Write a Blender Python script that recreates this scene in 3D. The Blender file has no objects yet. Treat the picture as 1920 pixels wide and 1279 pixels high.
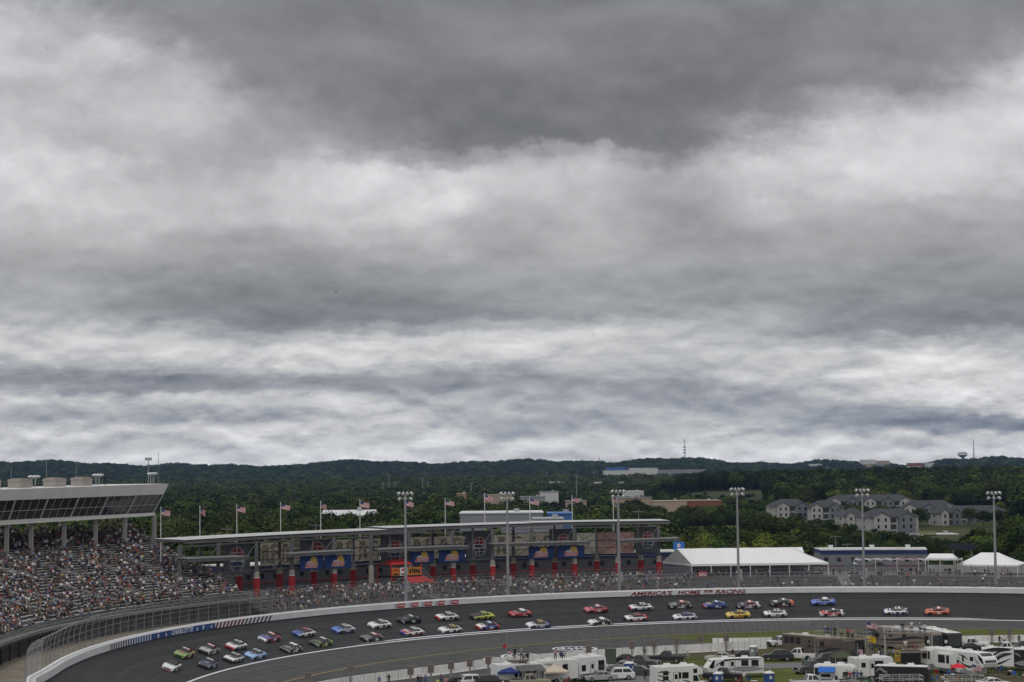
import bpy, math, random
import numpy as np
from mathutils import Vector, Matrix
random.seed(7); rng = np.random.default_rng(7)
scene = bpy.context.scene
COL = scene.collection
# ------------------------------------------------------------------ camera
F = 3733.0; CAMH = 30.0; YH = 890.0; ROLL = math.radians(0.6)
PITCH = math.atan((YH - 639.5) / F)
FWD = Vector((0, math.cos(PITCH), math.sin(PITCH)))
UP0 = Vector((0, -math.sin(PITCH), math.cos(PITCH))); RT0 = Vector((1, 0, 0))
RT = RT0 * math.cos(ROLL) - UP0 * math.sin(ROLL)
UP = RT0 * math.sin(ROLL) + UP0 * math.cos(ROLL)
CAMP = Vector((0, 0, CAMH))
cam = bpy.data.cameras.new("camera"); cam.sensor_width = 36.0; cam.lens = 36.0 * F / 1920.0
cam.clip_start = 1.0; cam.clip_end = 30000.0
camo = bpy.data.objects.new("camera", cam); COL.objects.link(camo)
mw = Matrix((RT, UP, -FWD)).transposed().to_4x4(); mw.translation = CAMP
camo.matrix_world = mw
scene.camera = camo
# ------------------------------------------------------------------ exposure
scene.view_settings.view_transform = 'Standard'; scene.view_settings.look = 'None'
scene.view_settings.exposure = 0.0; scene.view_settings.gamma = 1.0
scene.cycles.max_bounces = 5; scene.cycles.transparent_max_bounces = 12
scene.cycles.volume_bounces = 0
# ------------------------------------------------------------------ sun
SUN_EL, SUN_AZ = math.radians(62), math.radians(205)
sl = bpy.data.lights.new("sun", 'SUN'); sl.energy = 1.0; sl.angle = math.radians(25); sl.color = (1, .97, .93)
so = bpy.data.objects.new("sun", sl); COL.objects.link(so)
sdir = Vector((math.sin(SUN_AZ) * math.cos(SUN_EL), math.cos(SUN_AZ) * math.cos(SUN_EL), math.sin(SUN_EL)))
so.rotation_euler = sdir.to_track_quat('Z', 'Y').to_euler()
so.location = (0, 0, 200)
# ------------------------------------------------------------------ sky
SKY_PY = [0,50,100,150,200,240,265,290,320,360,400,440,480,520,560,590,610,630,650,670,690,705,720,740,760,780,795,810,830,855,890]
SKY = [  # brightness of the cloud deck, one row per elevation step, one column per azimuth step
 [192,144,132,129,126,122,122,122,122,124,128,132,129],
 [199,174,134,129,124,122,126,122,116,118,124,132,134],
 [194,204,149,129,122,119,126,122,114,116,124,132,154],
 [184,199,182,136,122,116,116,116,112,116,126,142,194],
 [189,184,189,154,129,112,109,109,108,122,154,182,209],
 [204,179,184,159,144,114,104,104,106,154,194,204,214],
 [209,182,176,162,154,122,108,110,116,182,209,209,209],
 [209,209,174,176,176,154,159,169,134,209,212,209,204],
 [212,214,189,194,204,209,199,194,169,209,212,212,204],
 [199,204,194,199,212,222,189,182,169,204,199,202,189],
 [184,194,186,184,204,216,176,182,164,182,179,176,169],
 [176,182,172,164,176,189,164,176,159,166,164,162,159],
 [172,169,162,152,154,169,159,164,154,156,159,154,149],
 [172,159,144,134,136,149,156,156,156,154,152,149,142],
 [169,156,132,122,124,129,154,156,159,152,144,139,134],
 [179,174,144,116,122,122,152,154,164,164,139,126,129],
 [199,199,176,129,154,154,179,184,184,169,134,122,132],
 [204,209,199,169,194,204,209,209,189,164,139,144,154],
 [199,199,204,204,209,214,214,204,189,179,169,189,179],
 [189,179,199,214,214,204,209,194,184,194,199,219,194],
 [159,152,164,179,189,169,174,179,179,204,209,222,184],
 [144,129,129,142,154,149,144,169,169,199,209,224,199],
 [169,142,134,154,169,144,149,169,154,194,204,222,209],
 [198,193,193,198,203,173,168,173,153,173,198,223,218],
 [173,178,173,183,198,183,173,173,148,153,173,213,220],
 [183,168,166,178,193,188,173,168,173,158,148,158,203],
 [208,198,188,193,203,193,163,168,188,178,143,118,133],
 [213,208,203,208,213,208,173,178,198,198,173,143,138],
 [198,193,203,216,218,213,208,203,213,218,208,203,203],
 [213,213,216,220,223,218,220,218,223,220,213,213,213],
 [220,220,220,220,220,220,220,220,220,220,220,220,220]]
def tone(g): return float(np.interp(g, [100, 130, 170, 230], [110, 136, 172, 230]))
def s2l(c):
    c = c / 255.0
    return c / 12.92 if c <= 0.04045 else ((c + 0.055) / 1.055) ** 2.4
def build_world():
    w = bpy.data.worlds.new("World"); scene.world = w; w.use_nodes = True
    nt = w.node_tree; N = nt.nodes; L = nt.links
    for n in list(N): N.remove(n)
    def nd(t, **k):
        n = N.new(t)
        for a, b in k.items(): setattr(n, a, b)
        return n
    def math_(op, a, b=None, c=None, clamp=False):
        if op == 'SMOOTHSTEP_':
            n = nd('ShaderNodeMapRange', interpolation_type='SMOOTHSTEP'); n.inputs[1].default_value = .36; n.inputs[2].default_value = .62; L.new(a, n.inputs[0]); return n.outputs[0]
        n = nd('ShaderNodeMath', operation=op, use_clamp=clamp)
        for i, v in enumerate((a, b, c)):
            if v is None: continue
            if isinstance(v, (int, float)): n.inputs[i].default_value = v
            else: L.new(v, n.inputs[i])
        return n.outputs[0]
    out = nd('ShaderNodeOutputWorld'); bg = nd('ShaderNodeBackground'); L.new(bg.outputs[0], out.inputs[0])
    tc = nd('ShaderNodeTexCoord'); sep = nd('ShaderNodeSeparateXYZ'); L.new(tc.outputs['Generated'], sep.inputs[0])
    x, y, z = sep.outputs
    yc = math_('MAXIMUM', y, 0.05)
    u0 = math_('DIVIDE', x, yc); v0 = math_('DIVIDE', z, yc)
    # cloud noise: coarse overhead, finer and flatter towards the horizon, as with real clouds
    hi = math_('MULTIPLY', math_('SUBTRACT', v0, .03), 9.0, clamp=True)
    def noise(scale, stretch, detail, rough=.55, dist=0.0, off=0.0, dv=0.0):
        cb = nd('ShaderNodeCombineXYZ'); L.new(u0, cb.inputs[0]); L.new(math_('MULTIPLY', math_('ADD', v0, dv), stretch), cb.inputs[1]); cb.inputs[2].default_value = off
        n = nd('ShaderNodeTexNoise'); n.inputs['Scale'].default_value = scale; n.inputs['Detail'].default_value = detail
        n.inputs['Roughness'].default_value = rough; n.inputs['Distortion'].default_value = dist
        L.new(cb.outputs[0], n.inputs['Vector']); return n
    def two(a, b, chan):
        sa, sb = nd('ShaderNodeSeparateXYZ'), nd('ShaderNodeSeparateXYZ'); L.new(a.outputs['Color'], sa.inputs[0]); L.new(b.outputs['Color'], sb.inputs[0])
        return math_('ADD', math_('MULTIPLY', sa.outputs[chan], hi), math_('MULTIPLY', sb.outputs[chan], math_('SUBTRACT', 1.0, hi)))
    wa, wb = noise(27, 1.3, 9, .60, 0, 3.1), noise(58, 2.6, 9, .60, 0, 7.7)
    amp = math_('ADD', math_('MULTIPLY', hi, .026), .012)
    u = math_('ADD', u0, math_('MULTIPLY', math_('SUBTRACT', two(wa, wb, 0), .5), math_('MULTIPLY', amp, 2.6)))
    v = math_('ADD', v0, math_('MULTIPLY', math_('SUBTRACT', two(wa, wb, 1), .5), amp))
    V = [math.tan(PITCH + math.atan((639.5 - p) / F)) for p in SKY_PY]
    vmin, vmax = V[-1], V[0]
    vn = math_('DIVIDE', math_('SUBTRACT', v, vmin), vmax - vmin, clamp=True)
    du = 160 / F; total = None
    for j in range(13):
        cr = nd('ShaderNodeValToRGB'); ramp = cr.color_ramp; ramp.interpolation = 'EASE'
        stops = sorted((((V[i] - vmin) / (vmax - vmin)), s2l(tone(SKY[i][j]))) for i in range(len(V)))
        while len(ramp.elements) < len(stops): ramp.elements.new(0.5)
        for e, (p, c) in zip(ramp.elements, stops): e.position = min(max(p, 0), 1)
        for e, (p, c) in zip(ramp.elements, stops): e.color = (c, c, c, 1)
        L.new(vn, cr.inputs[0])
        uj = (j - 6) * du
        if j == 0: t = math_('SUBTRACT', 1.0, math_('DIVIDE', math_('SUBTRACT', u, uj), du, clamp=True))
        elif j == 12: t = math_('SUBTRACT', 1.0, math_('DIVIDE', math_('SUBTRACT', uj, u), du, clamp=True))
        else: t = math_('MAXIMUM', math_('SUBTRACT', 1.0, math_('DIVIDE', math_('ABSOLUTE', math_('SUBTRACT', u, uj)), du)), 0.0)
        t = math_('SMOOTH_MIN', t, 1.0, 0.0)
        c = math_('MULTIPLY', t, cr.outputs[0])
        total = c if total is None else math_('ADD', total, c)
    # fine billows
    na, nb = noise(17, 1.5, 10, .60, .3, 1.3), noise(50, 2.4, 9, .60, .3, 5.0)
    n2 = noise(3, 1, 5)
    nc, nd_ = noise(34, 1.5, 6, .55, .2, 9.0), noise(80, 2.2, 6, .55, .2, 11.0)
    billow = math_('SUBTRACT', math_('ABSOLUTE', math_('SUBTRACT', two(nc, nd_, 0), .5)), .09)
    det = math_('ADD', math_('MULTIPLY', math_('SUBTRACT', two(na, nb, 0), .5), .65), math_('MULTIPLY', billow, .35))
    # lit tops and shaded bases of the puffs: density here against density a little higher up
    def puff(dv1, dv2): return math_('SMOOTHSTEP_', two(noise(15, 1.8, 9, .54, .2, 21.0, dv1), noise(30, 3.0, 9, .54, .2, 23.0, dv2), 0))
    det = math_('ADD', det, math_('MULTIPLY', math_('SUBTRACT', puff(0, 0), puff(.010, .0042)), math_('MULTIPLY_ADD', hi, -.18, .33)))
    lum = math_('MULTIPLY', total, math_('ADD', det, 1.0))
    # the rest of the sky dome, out of frame: plain overcast with the same noise
    rest = math_('MULTIPLY', math_('ADD', n2.outputs[0], .35), SKY_REST)
    ahead = math_('MULTIPLY', math_('SUBTRACT', y, .80), 8.0, clamp=True)
    low = math_('SUBTRACT', 1.0, math_('MULTIPLY', math_('SUBTRACT', v0, .26), 8.0, clamp=True), clamp=True)
    m = math_('MULTIPLY', ahead, low)
    lum = math_('ADD', math_('MULTIPLY', lum, m), math_('MULTIPLY', rest, math_('SUBTRACT', 1.0, m)))
    # thin places show the sky behind: the darker and lower, the bluer
    sky = nd('ShaderNodeTexSky'); sky.sky_type = 'NISHITA'; sky.sun_disc = False
    sky.sun_elevation = SUN_EL; sky.sun_rotation = SUN_AZ
    lowf = math_('SUBTRACT', 1.0, math_('MULTIPLY', v0, 9.0, clamp=True))
    dark = math_('SUBTRACT', 1.0, math_('MULTIPLY', math_('SUBTRACT', lum, .16), 2.6, clamp=True))
    bf = math_('MULTIPLY', lowf, dark)
    tint = nd('ShaderNodeMix', data_type='RGBA'); tint.inputs[6].default_value = (1.0, 1.0, 1.012, 1); tint.inputs[7].default_value = (.82, .95, 1.26, 1)
    L.new(bf, tint.inputs[0])
    cl = nd('ShaderNodeMix', data_type='RGBA', blend_type='MULTIPLY'); cl.inputs[0].default_value = 1
    cmb = nd('ShaderNodeCombineColor'); 
    l10 = math_('MULTIPLY', lum, 10.0)
    for i in range(3): L.new(l10, cmb.inputs[i])
    L.new(cmb.outputs[0], cl.inputs[6]); L.new(tint.outputs[2], cl.inputs[7])
    fin = nd('ShaderNodeMix', data_type='RGBA'); fin.inputs[0].default_value = .96
    L.new(sky.outputs[0], fin.inputs[6]); L.new(cl.outputs[2], fin.inputs[7])
    L.new(fin.outputs[2], bg.inputs[0]); bg.inputs[1].default_value = 0.1
    w.cycles.sampling_method = 'MANUAL'; w.cycles.sample_map_resolution = 512
SKY_REST = 0.75
build_world()
# ------------------------------------------------------------------ helpers: pixels of the survey to places on the ground
def ray(px, py):
    return FWD + RT * ((px - 960) / F) + UP * ((639.5 - py) / F)
def G(px, py, z=0.0):
    d = ray(px, py); t = (z - CAMH) / d.z
    return Vector((d.x * t, d.y * t, z))
def GD(px, py, dist):
    d = ray(px, py); return CAMP + d * (dist / d.y)
def hit(px, py, zf, t0=150.0, t1=700.0):
    d = ray(px, py)
    for _ in range(50):
        tm = .5 * (t0 + t1); p = CAMP + d * tm
        if p.z > zf(p.x, p.y): t0 = tm
        else: t1 = tm
    return CAMP + d * t0
def project(p):
    q = Vector(p) - CAMP; w = q.dot(FWD)
    return 960 + F * q.dot(RT) / w, 639.5 - F * q.dot(UP) / w, w
# ------------------------------------------------------------------ helpers: materials
MATS = {}
def mat(name, rgb, rough=.8, metal=0.0, var=0.0, scale=3.0, spec=.3, rgb2=None, thr=None, stretch=(1, 1, 1), objvar=0.0, detail=4):
    if name in MATS: return MATS[name]
    m = bpy.data.materials.new(name); m.use_nodes = True; MATS[name] = m
    nt = m.node_tree; b = nt.nodes['Principled BSDF']
    b.inputs['Base Color'].default_value = (*rgb, 1); b.inputs['Roughness'].default_value = rough
    b.inputs['Metallic'].default_value = metal; b.inputs['Specular IOR Level'].default_value = spec
    if var or rgb2:
        tc = nt.nodes.new('ShaderNodeTexCoord'); mp = nt.nodes.new('ShaderNodeMapping'); mp.inputs['Scale'].default_value = stretch
        n = nt.nodes.new('ShaderNodeTexNoise'); n.inputs['Scale'].default_value = scale; n.inputs['Detail'].default_value = detail
        nt.links.new(tc.outputs['Object'], mp.inputs[0]); nt.links.new(mp.outputs[0], n.inputs['Vector'])
        r = nt.nodes.new('ShaderNodeValToRGB')
        c2 = rgb2 or tuple(min(1, c * (1 + var)) for c in rgb); c1 = rgb if rgb2 else tuple(c * (1 - var) for c in rgb)
        if thr: r.color_ramp.elements[0].position = thr - .02; r.color_ramp.elements[1].position = thr + .02
        else: r.color_ramp.elements[0].position = .3; r.color_ramp.elements[1].position = .7
        r.color_ramp.elements[0].color = (*c1, 1); r.color_ramp.elements[1].color = (*c2, 1)
        nt.links.new(n.outputs[0], r.inputs[0]); src = r.outputs[0]
        if objvar:
            oi = nt.nodes.new('ShaderNodeObjectInfo'); hs = nt.nodes.new('ShaderNodeHueSaturation')
            mr = nt.nodes.new('ShaderNodeMapRange'); mr.inputs[3].default_value = 1 - objvar; mr.inputs[4].default_value = 1 + objvar
            nt.links.new(oi.outputs['Random'], mr.inputs[0]); nt.links.new(mr.outputs[0], hs.inputs['Value'])
            mr2 = nt.nodes.new('ShaderNodeMapRange'); mr2.inputs[3].default_value = .5 - .03 * objvar; mr2.inputs[4].default_value = .5 + .02 * objvar
            mu = nt.nodes.new('ShaderNodeMath'); mu.operation = 'FRACT'; mm = nt.nodes.new('ShaderNodeMath'); mm.operation = 'MULTIPLY'; mm.inputs[1].default_value = 17.3
            nt.links.new(oi.outputs['Random'], mm.inputs[0]); nt.links.new(mm.outputs[0], mu.inputs[0]); nt.links.new(mu.outputs[0], mr2.inputs[0]); nt.links.new(mr2.outputs[0], hs.inputs['Hue'])
            nt.links.new(src, hs.inputs['Color']); src = hs.outputs[0]
        nt.links.new(src, b.inputs['Base Color'])
    return m
def mat_objcolor(name, rough=.8):
    m = mat(name, (.5, .5, .5), rough); nt = m.node_tree
    oi = nt.nodes.new('ShaderNodeObjectInfo'); nt.links.new(oi.outputs['Color'], nt.nodes['Principled BSDF'].inputs['Base Color']); return m
def mat_attr(name, attr, rough=.85):
    m = mat(name, (.5, .5, .5), rough); nt = m.node_tree
    a = nt.nodes.new('ShaderNodeAttribute'); a.attribute_name = attr; nt.links.new(a.outputs['Color'], nt.nodes['Principled BSDF'].inputs['Base Color']); return m
# ------------------------------------------------------------------ helpers: meshes
class MB:
    def __init__(s): s.v = []; s.f = []; s.m = []
    def add(s, vs, fs, mi=0):
        o = len(s.v); s.v.extend(tuple(p) for p in vs)
        for k, f in enumerate(fs): s.f.append(tuple(i + o for i in f)); s.m.append(mi[k] if isinstance(mi, (list, tuple)) else mi)
        return s
    def box(s, x0, x1, y0, y1, z0, z1, mi=0):
        v = [(x, y, z) for x in (x0, x1) for y in (y0, y1) for z in (z0, z1)]
        return s.add(v, [(0, 1, 3, 2), (4, 6, 7, 5), (0, 4, 5, 1), (2, 3, 7, 6), (0, 2, 6, 4), (1, 5, 7, 3)], mi)
    def obox(s, c, ex, ey, ez, hx, hy, hz, mi=0):
        c = Vector(c); v = [c + ex * (a * hx) + ey * (b * hy) + ez * (d * hz) for a in (-1, 1) for b in (-1, 1) for d in (-1, 1)]
        return s.add(v, [(0, 1, 3, 2), (4, 6, 7, 5), (0, 4, 5, 1), (2, 3, 7, 6), (0, 2, 6, 4), (1, 5, 7, 3)], mi)
    def tube(s, p0, p1, r0, r1=None, n=6, mi=0, cap=True):
        p0, p1 = Vector(p0), Vector(p1); r1 = r0 if r1 is None else r1
        d = (p1 - p0); 
        if d.length < 1e-6: return s
        d.normalize(); a = d.orthogonal().normalized(); b = d.cross(a)
        vs = []
        for p, r in ((p0, r0), (p1, r1)):
            for k in range(n):
                t = 2 * math.pi * k / n; vs.append(p + (a * math.cos(t) + b * math.sin(t)) * r)
        fs = [(k, (k + 1) % n, n + (k + 1) % n, n + k) for k in range(n)]
        if cap: fs += [tuple(range(n - 1, -1, -1)), tuple(range(n, 2 * n))]
        return s.add(vs, fs, mi)
    def path(s, pts, r, n=5, mi=0):
        for a, b in zip(pts[:-1], pts[1:]): s.tube(a, b, r, r, n, mi)
        return s
    def loft(s, rings, mi=0, cap=True, closed=True, mis=None):
        n = len(rings[0]); vs = [p for r in rings for p in r]; fs = []; ms = []
        for i in range(len(rings) - 1):
            for k in range(n if closed else n - 1):
                k2 = (k + 1) % n; fs.append((i * n + k, i * n + k2, (i + 1) * n + k2, (i + 1) * n + k)); ms.append(mis(i, k) if mis else mi)
        if cap and closed:
            fs.append(tuple(range(n - 1, -1, -1))); ms.append(mis(0, -1) if mis else mi)
            fs.append(tuple(range((len(rings) - 1) * n, len(rings) * n))); ms.append(mis(len(rings) - 1, -1) if mis else mi)
        return s.add(vs, fs, ms)
    def prism(s, poly, y0, y1, mi=0):       # polygon in (x, z) pushed along y
        return s.loft([[(x, y0, z) for x, z in poly], [(x, y1, z) for x, z in poly]], mi)
    def prismz(s, poly, z0, z1, mi=0):      # polygon in (x, y) pushed along z
        return s.loft([[(x, y, z0) for x, y in poly], [(x, y, z1) for x, y in poly]], mi)
    def ball(s, c, r, nu=8, nv=5, mi=0):
        if isinstance(r, (int, float)): r = (r, r, r)
        vs = []; 
        for j in range(1, nv):
            t = math.pi * j / nv
            for i in range(nu): a = 2 * math.pi * i / nu; vs.append((c[0] + r[0] * math.sin(t) * math.cos(a), c[1] + r[1] * math.sin(t) * math.sin(a), c[2] + r[2] * math.cos(t)))
        top = len(vs); vs.append((c[0], c[1], c[2] + r[2])); vs.append((c[0], c[1], c[2] - r[2])); fs = []
        for j in range(nv - 2):
            for i in range(nu): fs.append((j * nu + i, (j + 1) * nu + i, (j + 1) * nu + (i + 1) % nu, j * nu + (i + 1) % nu))
        for i in range(nu): fs.append((top, i, (i + 1) % nu)); fs.append((top + 1, (nv - 2) * nu + (i + 1) % nu, (nv - 2) * nu + i))
        return s.add(vs, fs, mi)
    def mesh(s, name, mats, smooth=False):
        me = bpy.data.meshes.new(name); me.from_pydata(s.v, [], s.f)
        for m in (mats if isinstance(mats, (list, tuple)) else [mats]): me.materials.append(m)
        me.polygons.foreach_set('material_index', s.m)
        if smooth: me.polygons.foreach_set('use_smooth', [True] * len(s.f))
        me.update(); return me
    def build(s, name, mats, parent=None, smooth=False):
        return link(name, s.mesh(name, mats, smooth), parent)
def link(name, me, parent=None):
    o = bpy.data.objects.new(name, me); COL.objects.link(o)
    if parent is not None: o.parent = parent
    return o
LABELS = {}
def tag(o, label=None, cat=None, group=None, kind=None):
    if label:
        o['label'] = label; LABELS.setdefault(label, []).append(o.name)
    if cat: o['category'] = cat
    if group: o['group'] = group
    if kind: o['kind'] = kind
    return o
def thing(name, label, cat, loc=(0, 0, 0), rz=0.0, group=None):
    o = bpy.data.objects.new(name, None); COL.objects.link(o); o.empty_display_size = .3
    o.location = loc; o.rotation_euler = (0, 0, rz); return tag(o, label, cat, group)
def struct(name, mb, m, smooth=False):
    o = mb.build(name, m, None, smooth); o['kind'] = 'structure'; return o
def copy_tree(o, parent=None):
    c = o.copy(); COL.objects.link(c)
    if parent is not None: c.parent = parent
    for ch in list(o.children): copy_tree(ch, c)
    return c
TXT = {}
def text_mesh(s, size=1.0, shear=0.0, extrude=0.0, bold=0.0, sx=1.0):
    key = (s, size, shear, extrude, bold, sx)
    if key not in TXT:
        cu = bpy.data.curves.new('lettering', 'FONT'); cu.body = s; cu.size = size; cu.shear = shear; cu.extrude = extrude
        cu.align_x = 'CENTER'; cu.align_y = 'CENTER'; cu.offset = bold; cu.resolution_u = 2
        o = bpy.data.objects.new('lettering', cu); COL.objects.link(o)
        dg = bpy.context.evaluated_depsgraph_get(); dg.update()
        me = bpy.data.meshes.new_from_object(o.evaluated_get(dg))
        vs = np.array([v.co[:] for v in me.vertices]); fs = [tuple(p.vertices) for p in me.polygons]
        if len(vs): vs[:, 0] *= sx
        bpy.data.objects.remove(o); bpy.data.curves.remove(cu); bpy.data.meshes.remove(me); TXT[key] = (vs, fs)
    return TXT[key]
def put_text(mb, s, fn, size, mi=0, **k):    # fn maps (x, y) of the flat lettering to a point
    vs, fs = text_mesh(s, size, **k)
    return mb.add([fn(v[0], v[1]) for v in vs], fs, mi)
# ------------------------------------------------------------------ the turn, as polar curves about its centre
WALLZ = 4.5
_wall = [(95,1279),(140,1247),(175,1230),(207,1219),(252,1210),(320,1192),(403,1180),(505,1167),(590,1157.5),(695,1147),(740,1142.5),(860,1133.5),(1000,1126.5),(1182,1119),(1398,1114),(1500,1112.7),(1680,1112.5),(1920,1114)]
_line = [(354,1279),(421,1257),(512,1236),(591,1224.5),(700,1209.5),(740,1205),(860,1192),(990,1181.5),(1100,1176),(1182,1172.4),(1390,1165.4),(1500,1163.9),(1628,1162.8),(1920,1164.6)]
_yel = [(541,1279),(627,1257),(700,1244),(793,1230),(949,1215),(1100,1201),(1247,1193),(1500,1181),(1654,1181),(1920,1181)]
W_ = np.array([G(*p, WALLZ)[:2] for p in _wall])
A_ = np.c_[2 * W_, np.ones(len(W_))]; s_ = np.linalg.lstsq(A_, (W_ ** 2).sum(1), rcond=None)[0]
CX, CY = float(s_[0]), float(s_[1])
def _polfit(pts, z, deg):
    P = np.array([G(*p, z)[:2] for p in pts]); th = np.arctan2(P[:, 1] - CY, P[:, 0] - CX); th = np.where(th < -1, th + 2 * np.pi, th)
    r = np.hypot(P[:, 0] - CX, P[:, 1] - CY); c = np.polyfit(th - 2, r, deg); lo, hi = th.min(), th.max()
    return lambda t: float(np.polyval(c, min(max(t, lo - .05), hi + .05) - 2))
rw = _polfit(_wall, WALLZ, 4); rl = _polfit(_line, 0, 3); ry = _polfit(_yel, 0, 3)
def ang(x, y):
    t = math.atan2(y - CY, x - CX); return t + 2 * math.pi if t < -1 else t
T_END = math.radians(193)      # past this angle the turn runs out into the straight
def pol(th, r, z=0.0):
    if th > T_END:
        a = (th - T_END) * 125
        return Vector((CX + r * math.cos(T_END) - a * math.sin(T_END), CY + r * math.sin(T_END) + a * math.cos(T_END), z))
    return Vector((CX + r * math.cos(th), CY + r * math.sin(th), z))
def W(th, off, z): return pol(th, rw(th) + off, z)
def bank_z(x, y):
    th = ang(x, y); r = math.hypot(x - CX, y - CY); a, b = rl(th), rw(th)
    return max(0.0, min(1.2, (r - a) / (b - a))) * WALLZ
def th_at(px, off, z):       # angle at which the ring (offset, height) crosses picture column px (far crossing)
    lo, hi = 0.75, 3.75; best = None
    for k in range(1200):
        t = lo + (hi - lo) * k / 1199; p = W(t, off, z)
        if p.y < 40: continue
        d = abs(project(p)[0] - px)
        if best is None or d < best[0] or (d < 3 and p.y > best[2] + 30): best = (d, t, p.y)
    return best[1]
TH0, TH1 = math.radians(48), math.radians(222)
# ================================================================== materials of the setting
def mat_uv_asphalt(name, c1, c2, groove=0.0):
    m = bpy.data.materials.new(name); m.use_nodes = True; nt = m.node_tree; b = nt.nodes['Principled BSDF']
    b.inputs['Roughness'].default_value = .75; b.inputs['Specular IOR Level'].default_value = .25
    tc = nt.nodes.new('ShaderNodeTexCoord'); mp = nt.nodes.new('ShaderNodeMapping'); mp.inputs['Scale'].default_value = (.012, .7, 1)
    n = nt.nodes.new('ShaderNodeTexNoise'); n.inputs['Scale'].default_value = 1; n.inputs['Detail'].default_value = 5
    n2 = nt.nodes.new('ShaderNodeTexNoise'); n2.inputs['Scale'].default_value = .35; n2.inputs['Detail'].default_value = 6
    nt.links.new(tc.outputs['UV'], mp.inputs[0]); nt.links.new(mp.outputs[0], n.inputs['Vector']); nt.links.new(tc.outputs['Object'], n2.inputs['Vector'])
    ad = nt.nodes.new('ShaderNodeMath'); ad.operation = 'MULTIPLY_ADD'; ad.inputs[1].default_value = .65; ad.inputs[2].default_value = 0.0
    nt.links.new(n.outputs[0], ad.inputs[0])
    a2 = nt.nodes.new('ShaderNodeMath'); a2.operation = 'MULTIPLY_ADD'; a2.inputs[1].default_value = .35
    nt.links.new(n2.outputs[0], a2.inputs[0]); nt.links.new(ad.outputs[0], a2.inputs[2])
    r = nt.nodes.new('ShaderNodeValToRGB'); r.color_ramp.elements[0].position = .36; r.color_ramp.elements[1].position = .64
    r.color_ramp.elements[0].color = (*c1, 1); r.color_ramp.elements[1].color = (*c2, 1)
    nt.links.new(a2.outputs[0], r.inputs[0])
    # paving seams along the lanes
    sp = nt.nodes.new('ShaderNodeSeparateXYZ'); nt.links.new(tc.outputs['UV'], sp.inputs[0]); fr = nt.nodes.new('ShaderNodeMath'); fr.operation = 'FRACT'; dv = nt.nodes.new('ShaderNodeMath'); dv.operation = 'DIVIDE'; dv.inputs[1].default_value = 4.2
    nt.links.new(sp.outputs[1], dv.inputs[0]); nt.links.new(dv.outputs[0], fr.inputs[0]); lt = nt.nodes.new('ShaderNodeMath'); lt.operation = 'LESS_THAN'; lt.inputs[1].default_value = .07; nt.links.new(fr.outputs[0], lt.inputs[0])
    mx = nt.nodes.new('ShaderNodeMix'); mx.data_type = 'RGBA'; mx.inputs[7].default_value = (*[c * .8 for c in c1], 1); ml = nt.nodes.new('ShaderNodeMath'); ml.operation = 'MULTIPLY'; ml.inputs[1].default_value = .7; nt.links.new(lt.outputs[0], ml.inputs[0]); nt.links.new(ml.outputs[0], mx.inputs[0]); nt.links.new(r.outputs[0], mx.inputs[6]); nt.links.new(mx.outputs[2], b.inputs['Base Color'])
    return m
M_TRACK = mat_uv_asphalt('track_asphalt', (.019, .019, .02), (.039, .039, .039))
M_APRON = mat_uv_asphalt('apron_asphalt', (.038, .037, .036), (.08, .079, .077))
M_PAVE = mat('infield_paving', (.06, .059, .058), .9, var=.25, scale=.25)
M_ROAD = mat('road_asphalt', (.15, .15, .155), .9, var=.15, scale=.4)
M_WHITE = mat('white_paint', (.72, .72, .72), .6, var=.06, scale=.5)
M_LINE = mat('line_paint', (.62, .62, .66), .7, var=.1, scale=2)
M_YEL = mat('yellow_paint', (.62, .42, .10), .7, var=.15, scale=2)
M_GRASS = mat('infield_turf', (.045, .064, .011), .95, rgb2=(.115, .118, .03), scale=.16, spec=.1, detail=12)
M_DIRT = mat('infield_dirt', (.085, .07, .046), .95, rgb2=(.07, .072, .026), scale=.2, spec=.1, detail=8)
M_CONC = mat('concrete', (.27, .255, .23), .9, var=.18, scale=.4)
M_TAN = mat('tan_concrete', (.18, .155, .12), .9, var=.2, scale=.3)
M_STEEL = mat('grey_steel', (.12, .12, .125), .6, var=.1, scale=.3, metal=.2)
M_GALV = mat('galvanised_steel', (.36, .36, .37), .5, metal=.3)
M_FPOST = mat('fence_steel', (.22, .22, .22), .6, metal=.2)
M_POLE = mat('pole_steel', (.30, .30, .31), .5, metal=.4)
M_ALU = mat('bleacher_aluminium', (.58, .58, .58), .5, metal=.2, var=.12, scale=.6)
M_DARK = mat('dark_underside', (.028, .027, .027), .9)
M_BLACK = mat('black_paint', (.014, .014, .015), .5)
M_RED = mat('red_paint', (.52, .035, .03), .55, var=.1, scale=1)
M_GREYWALL = mat('grey_cladding', (.16, .165, .18), .7, var=.06, scale=.3)
M_NAVY = mat('navy_paint', (.018, .03, .11), .6)
M_BLUE = mat('blue_paint', (.03, .085, .33), .6, var=.1, scale=1)
M_GLASS = mat('dark_glass', (.012, .013, .014), .12, spec=.6)
M_TYRE = mat('tyre_rubber', (.018, .018, .018), .85)
M_RIM = mat('alloy_rim', (.33, .33, .34), .35, metal=.7)
M_CHROME = mat('bright_metal', (.5, .5, .52), .3, metal=.8)
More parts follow.
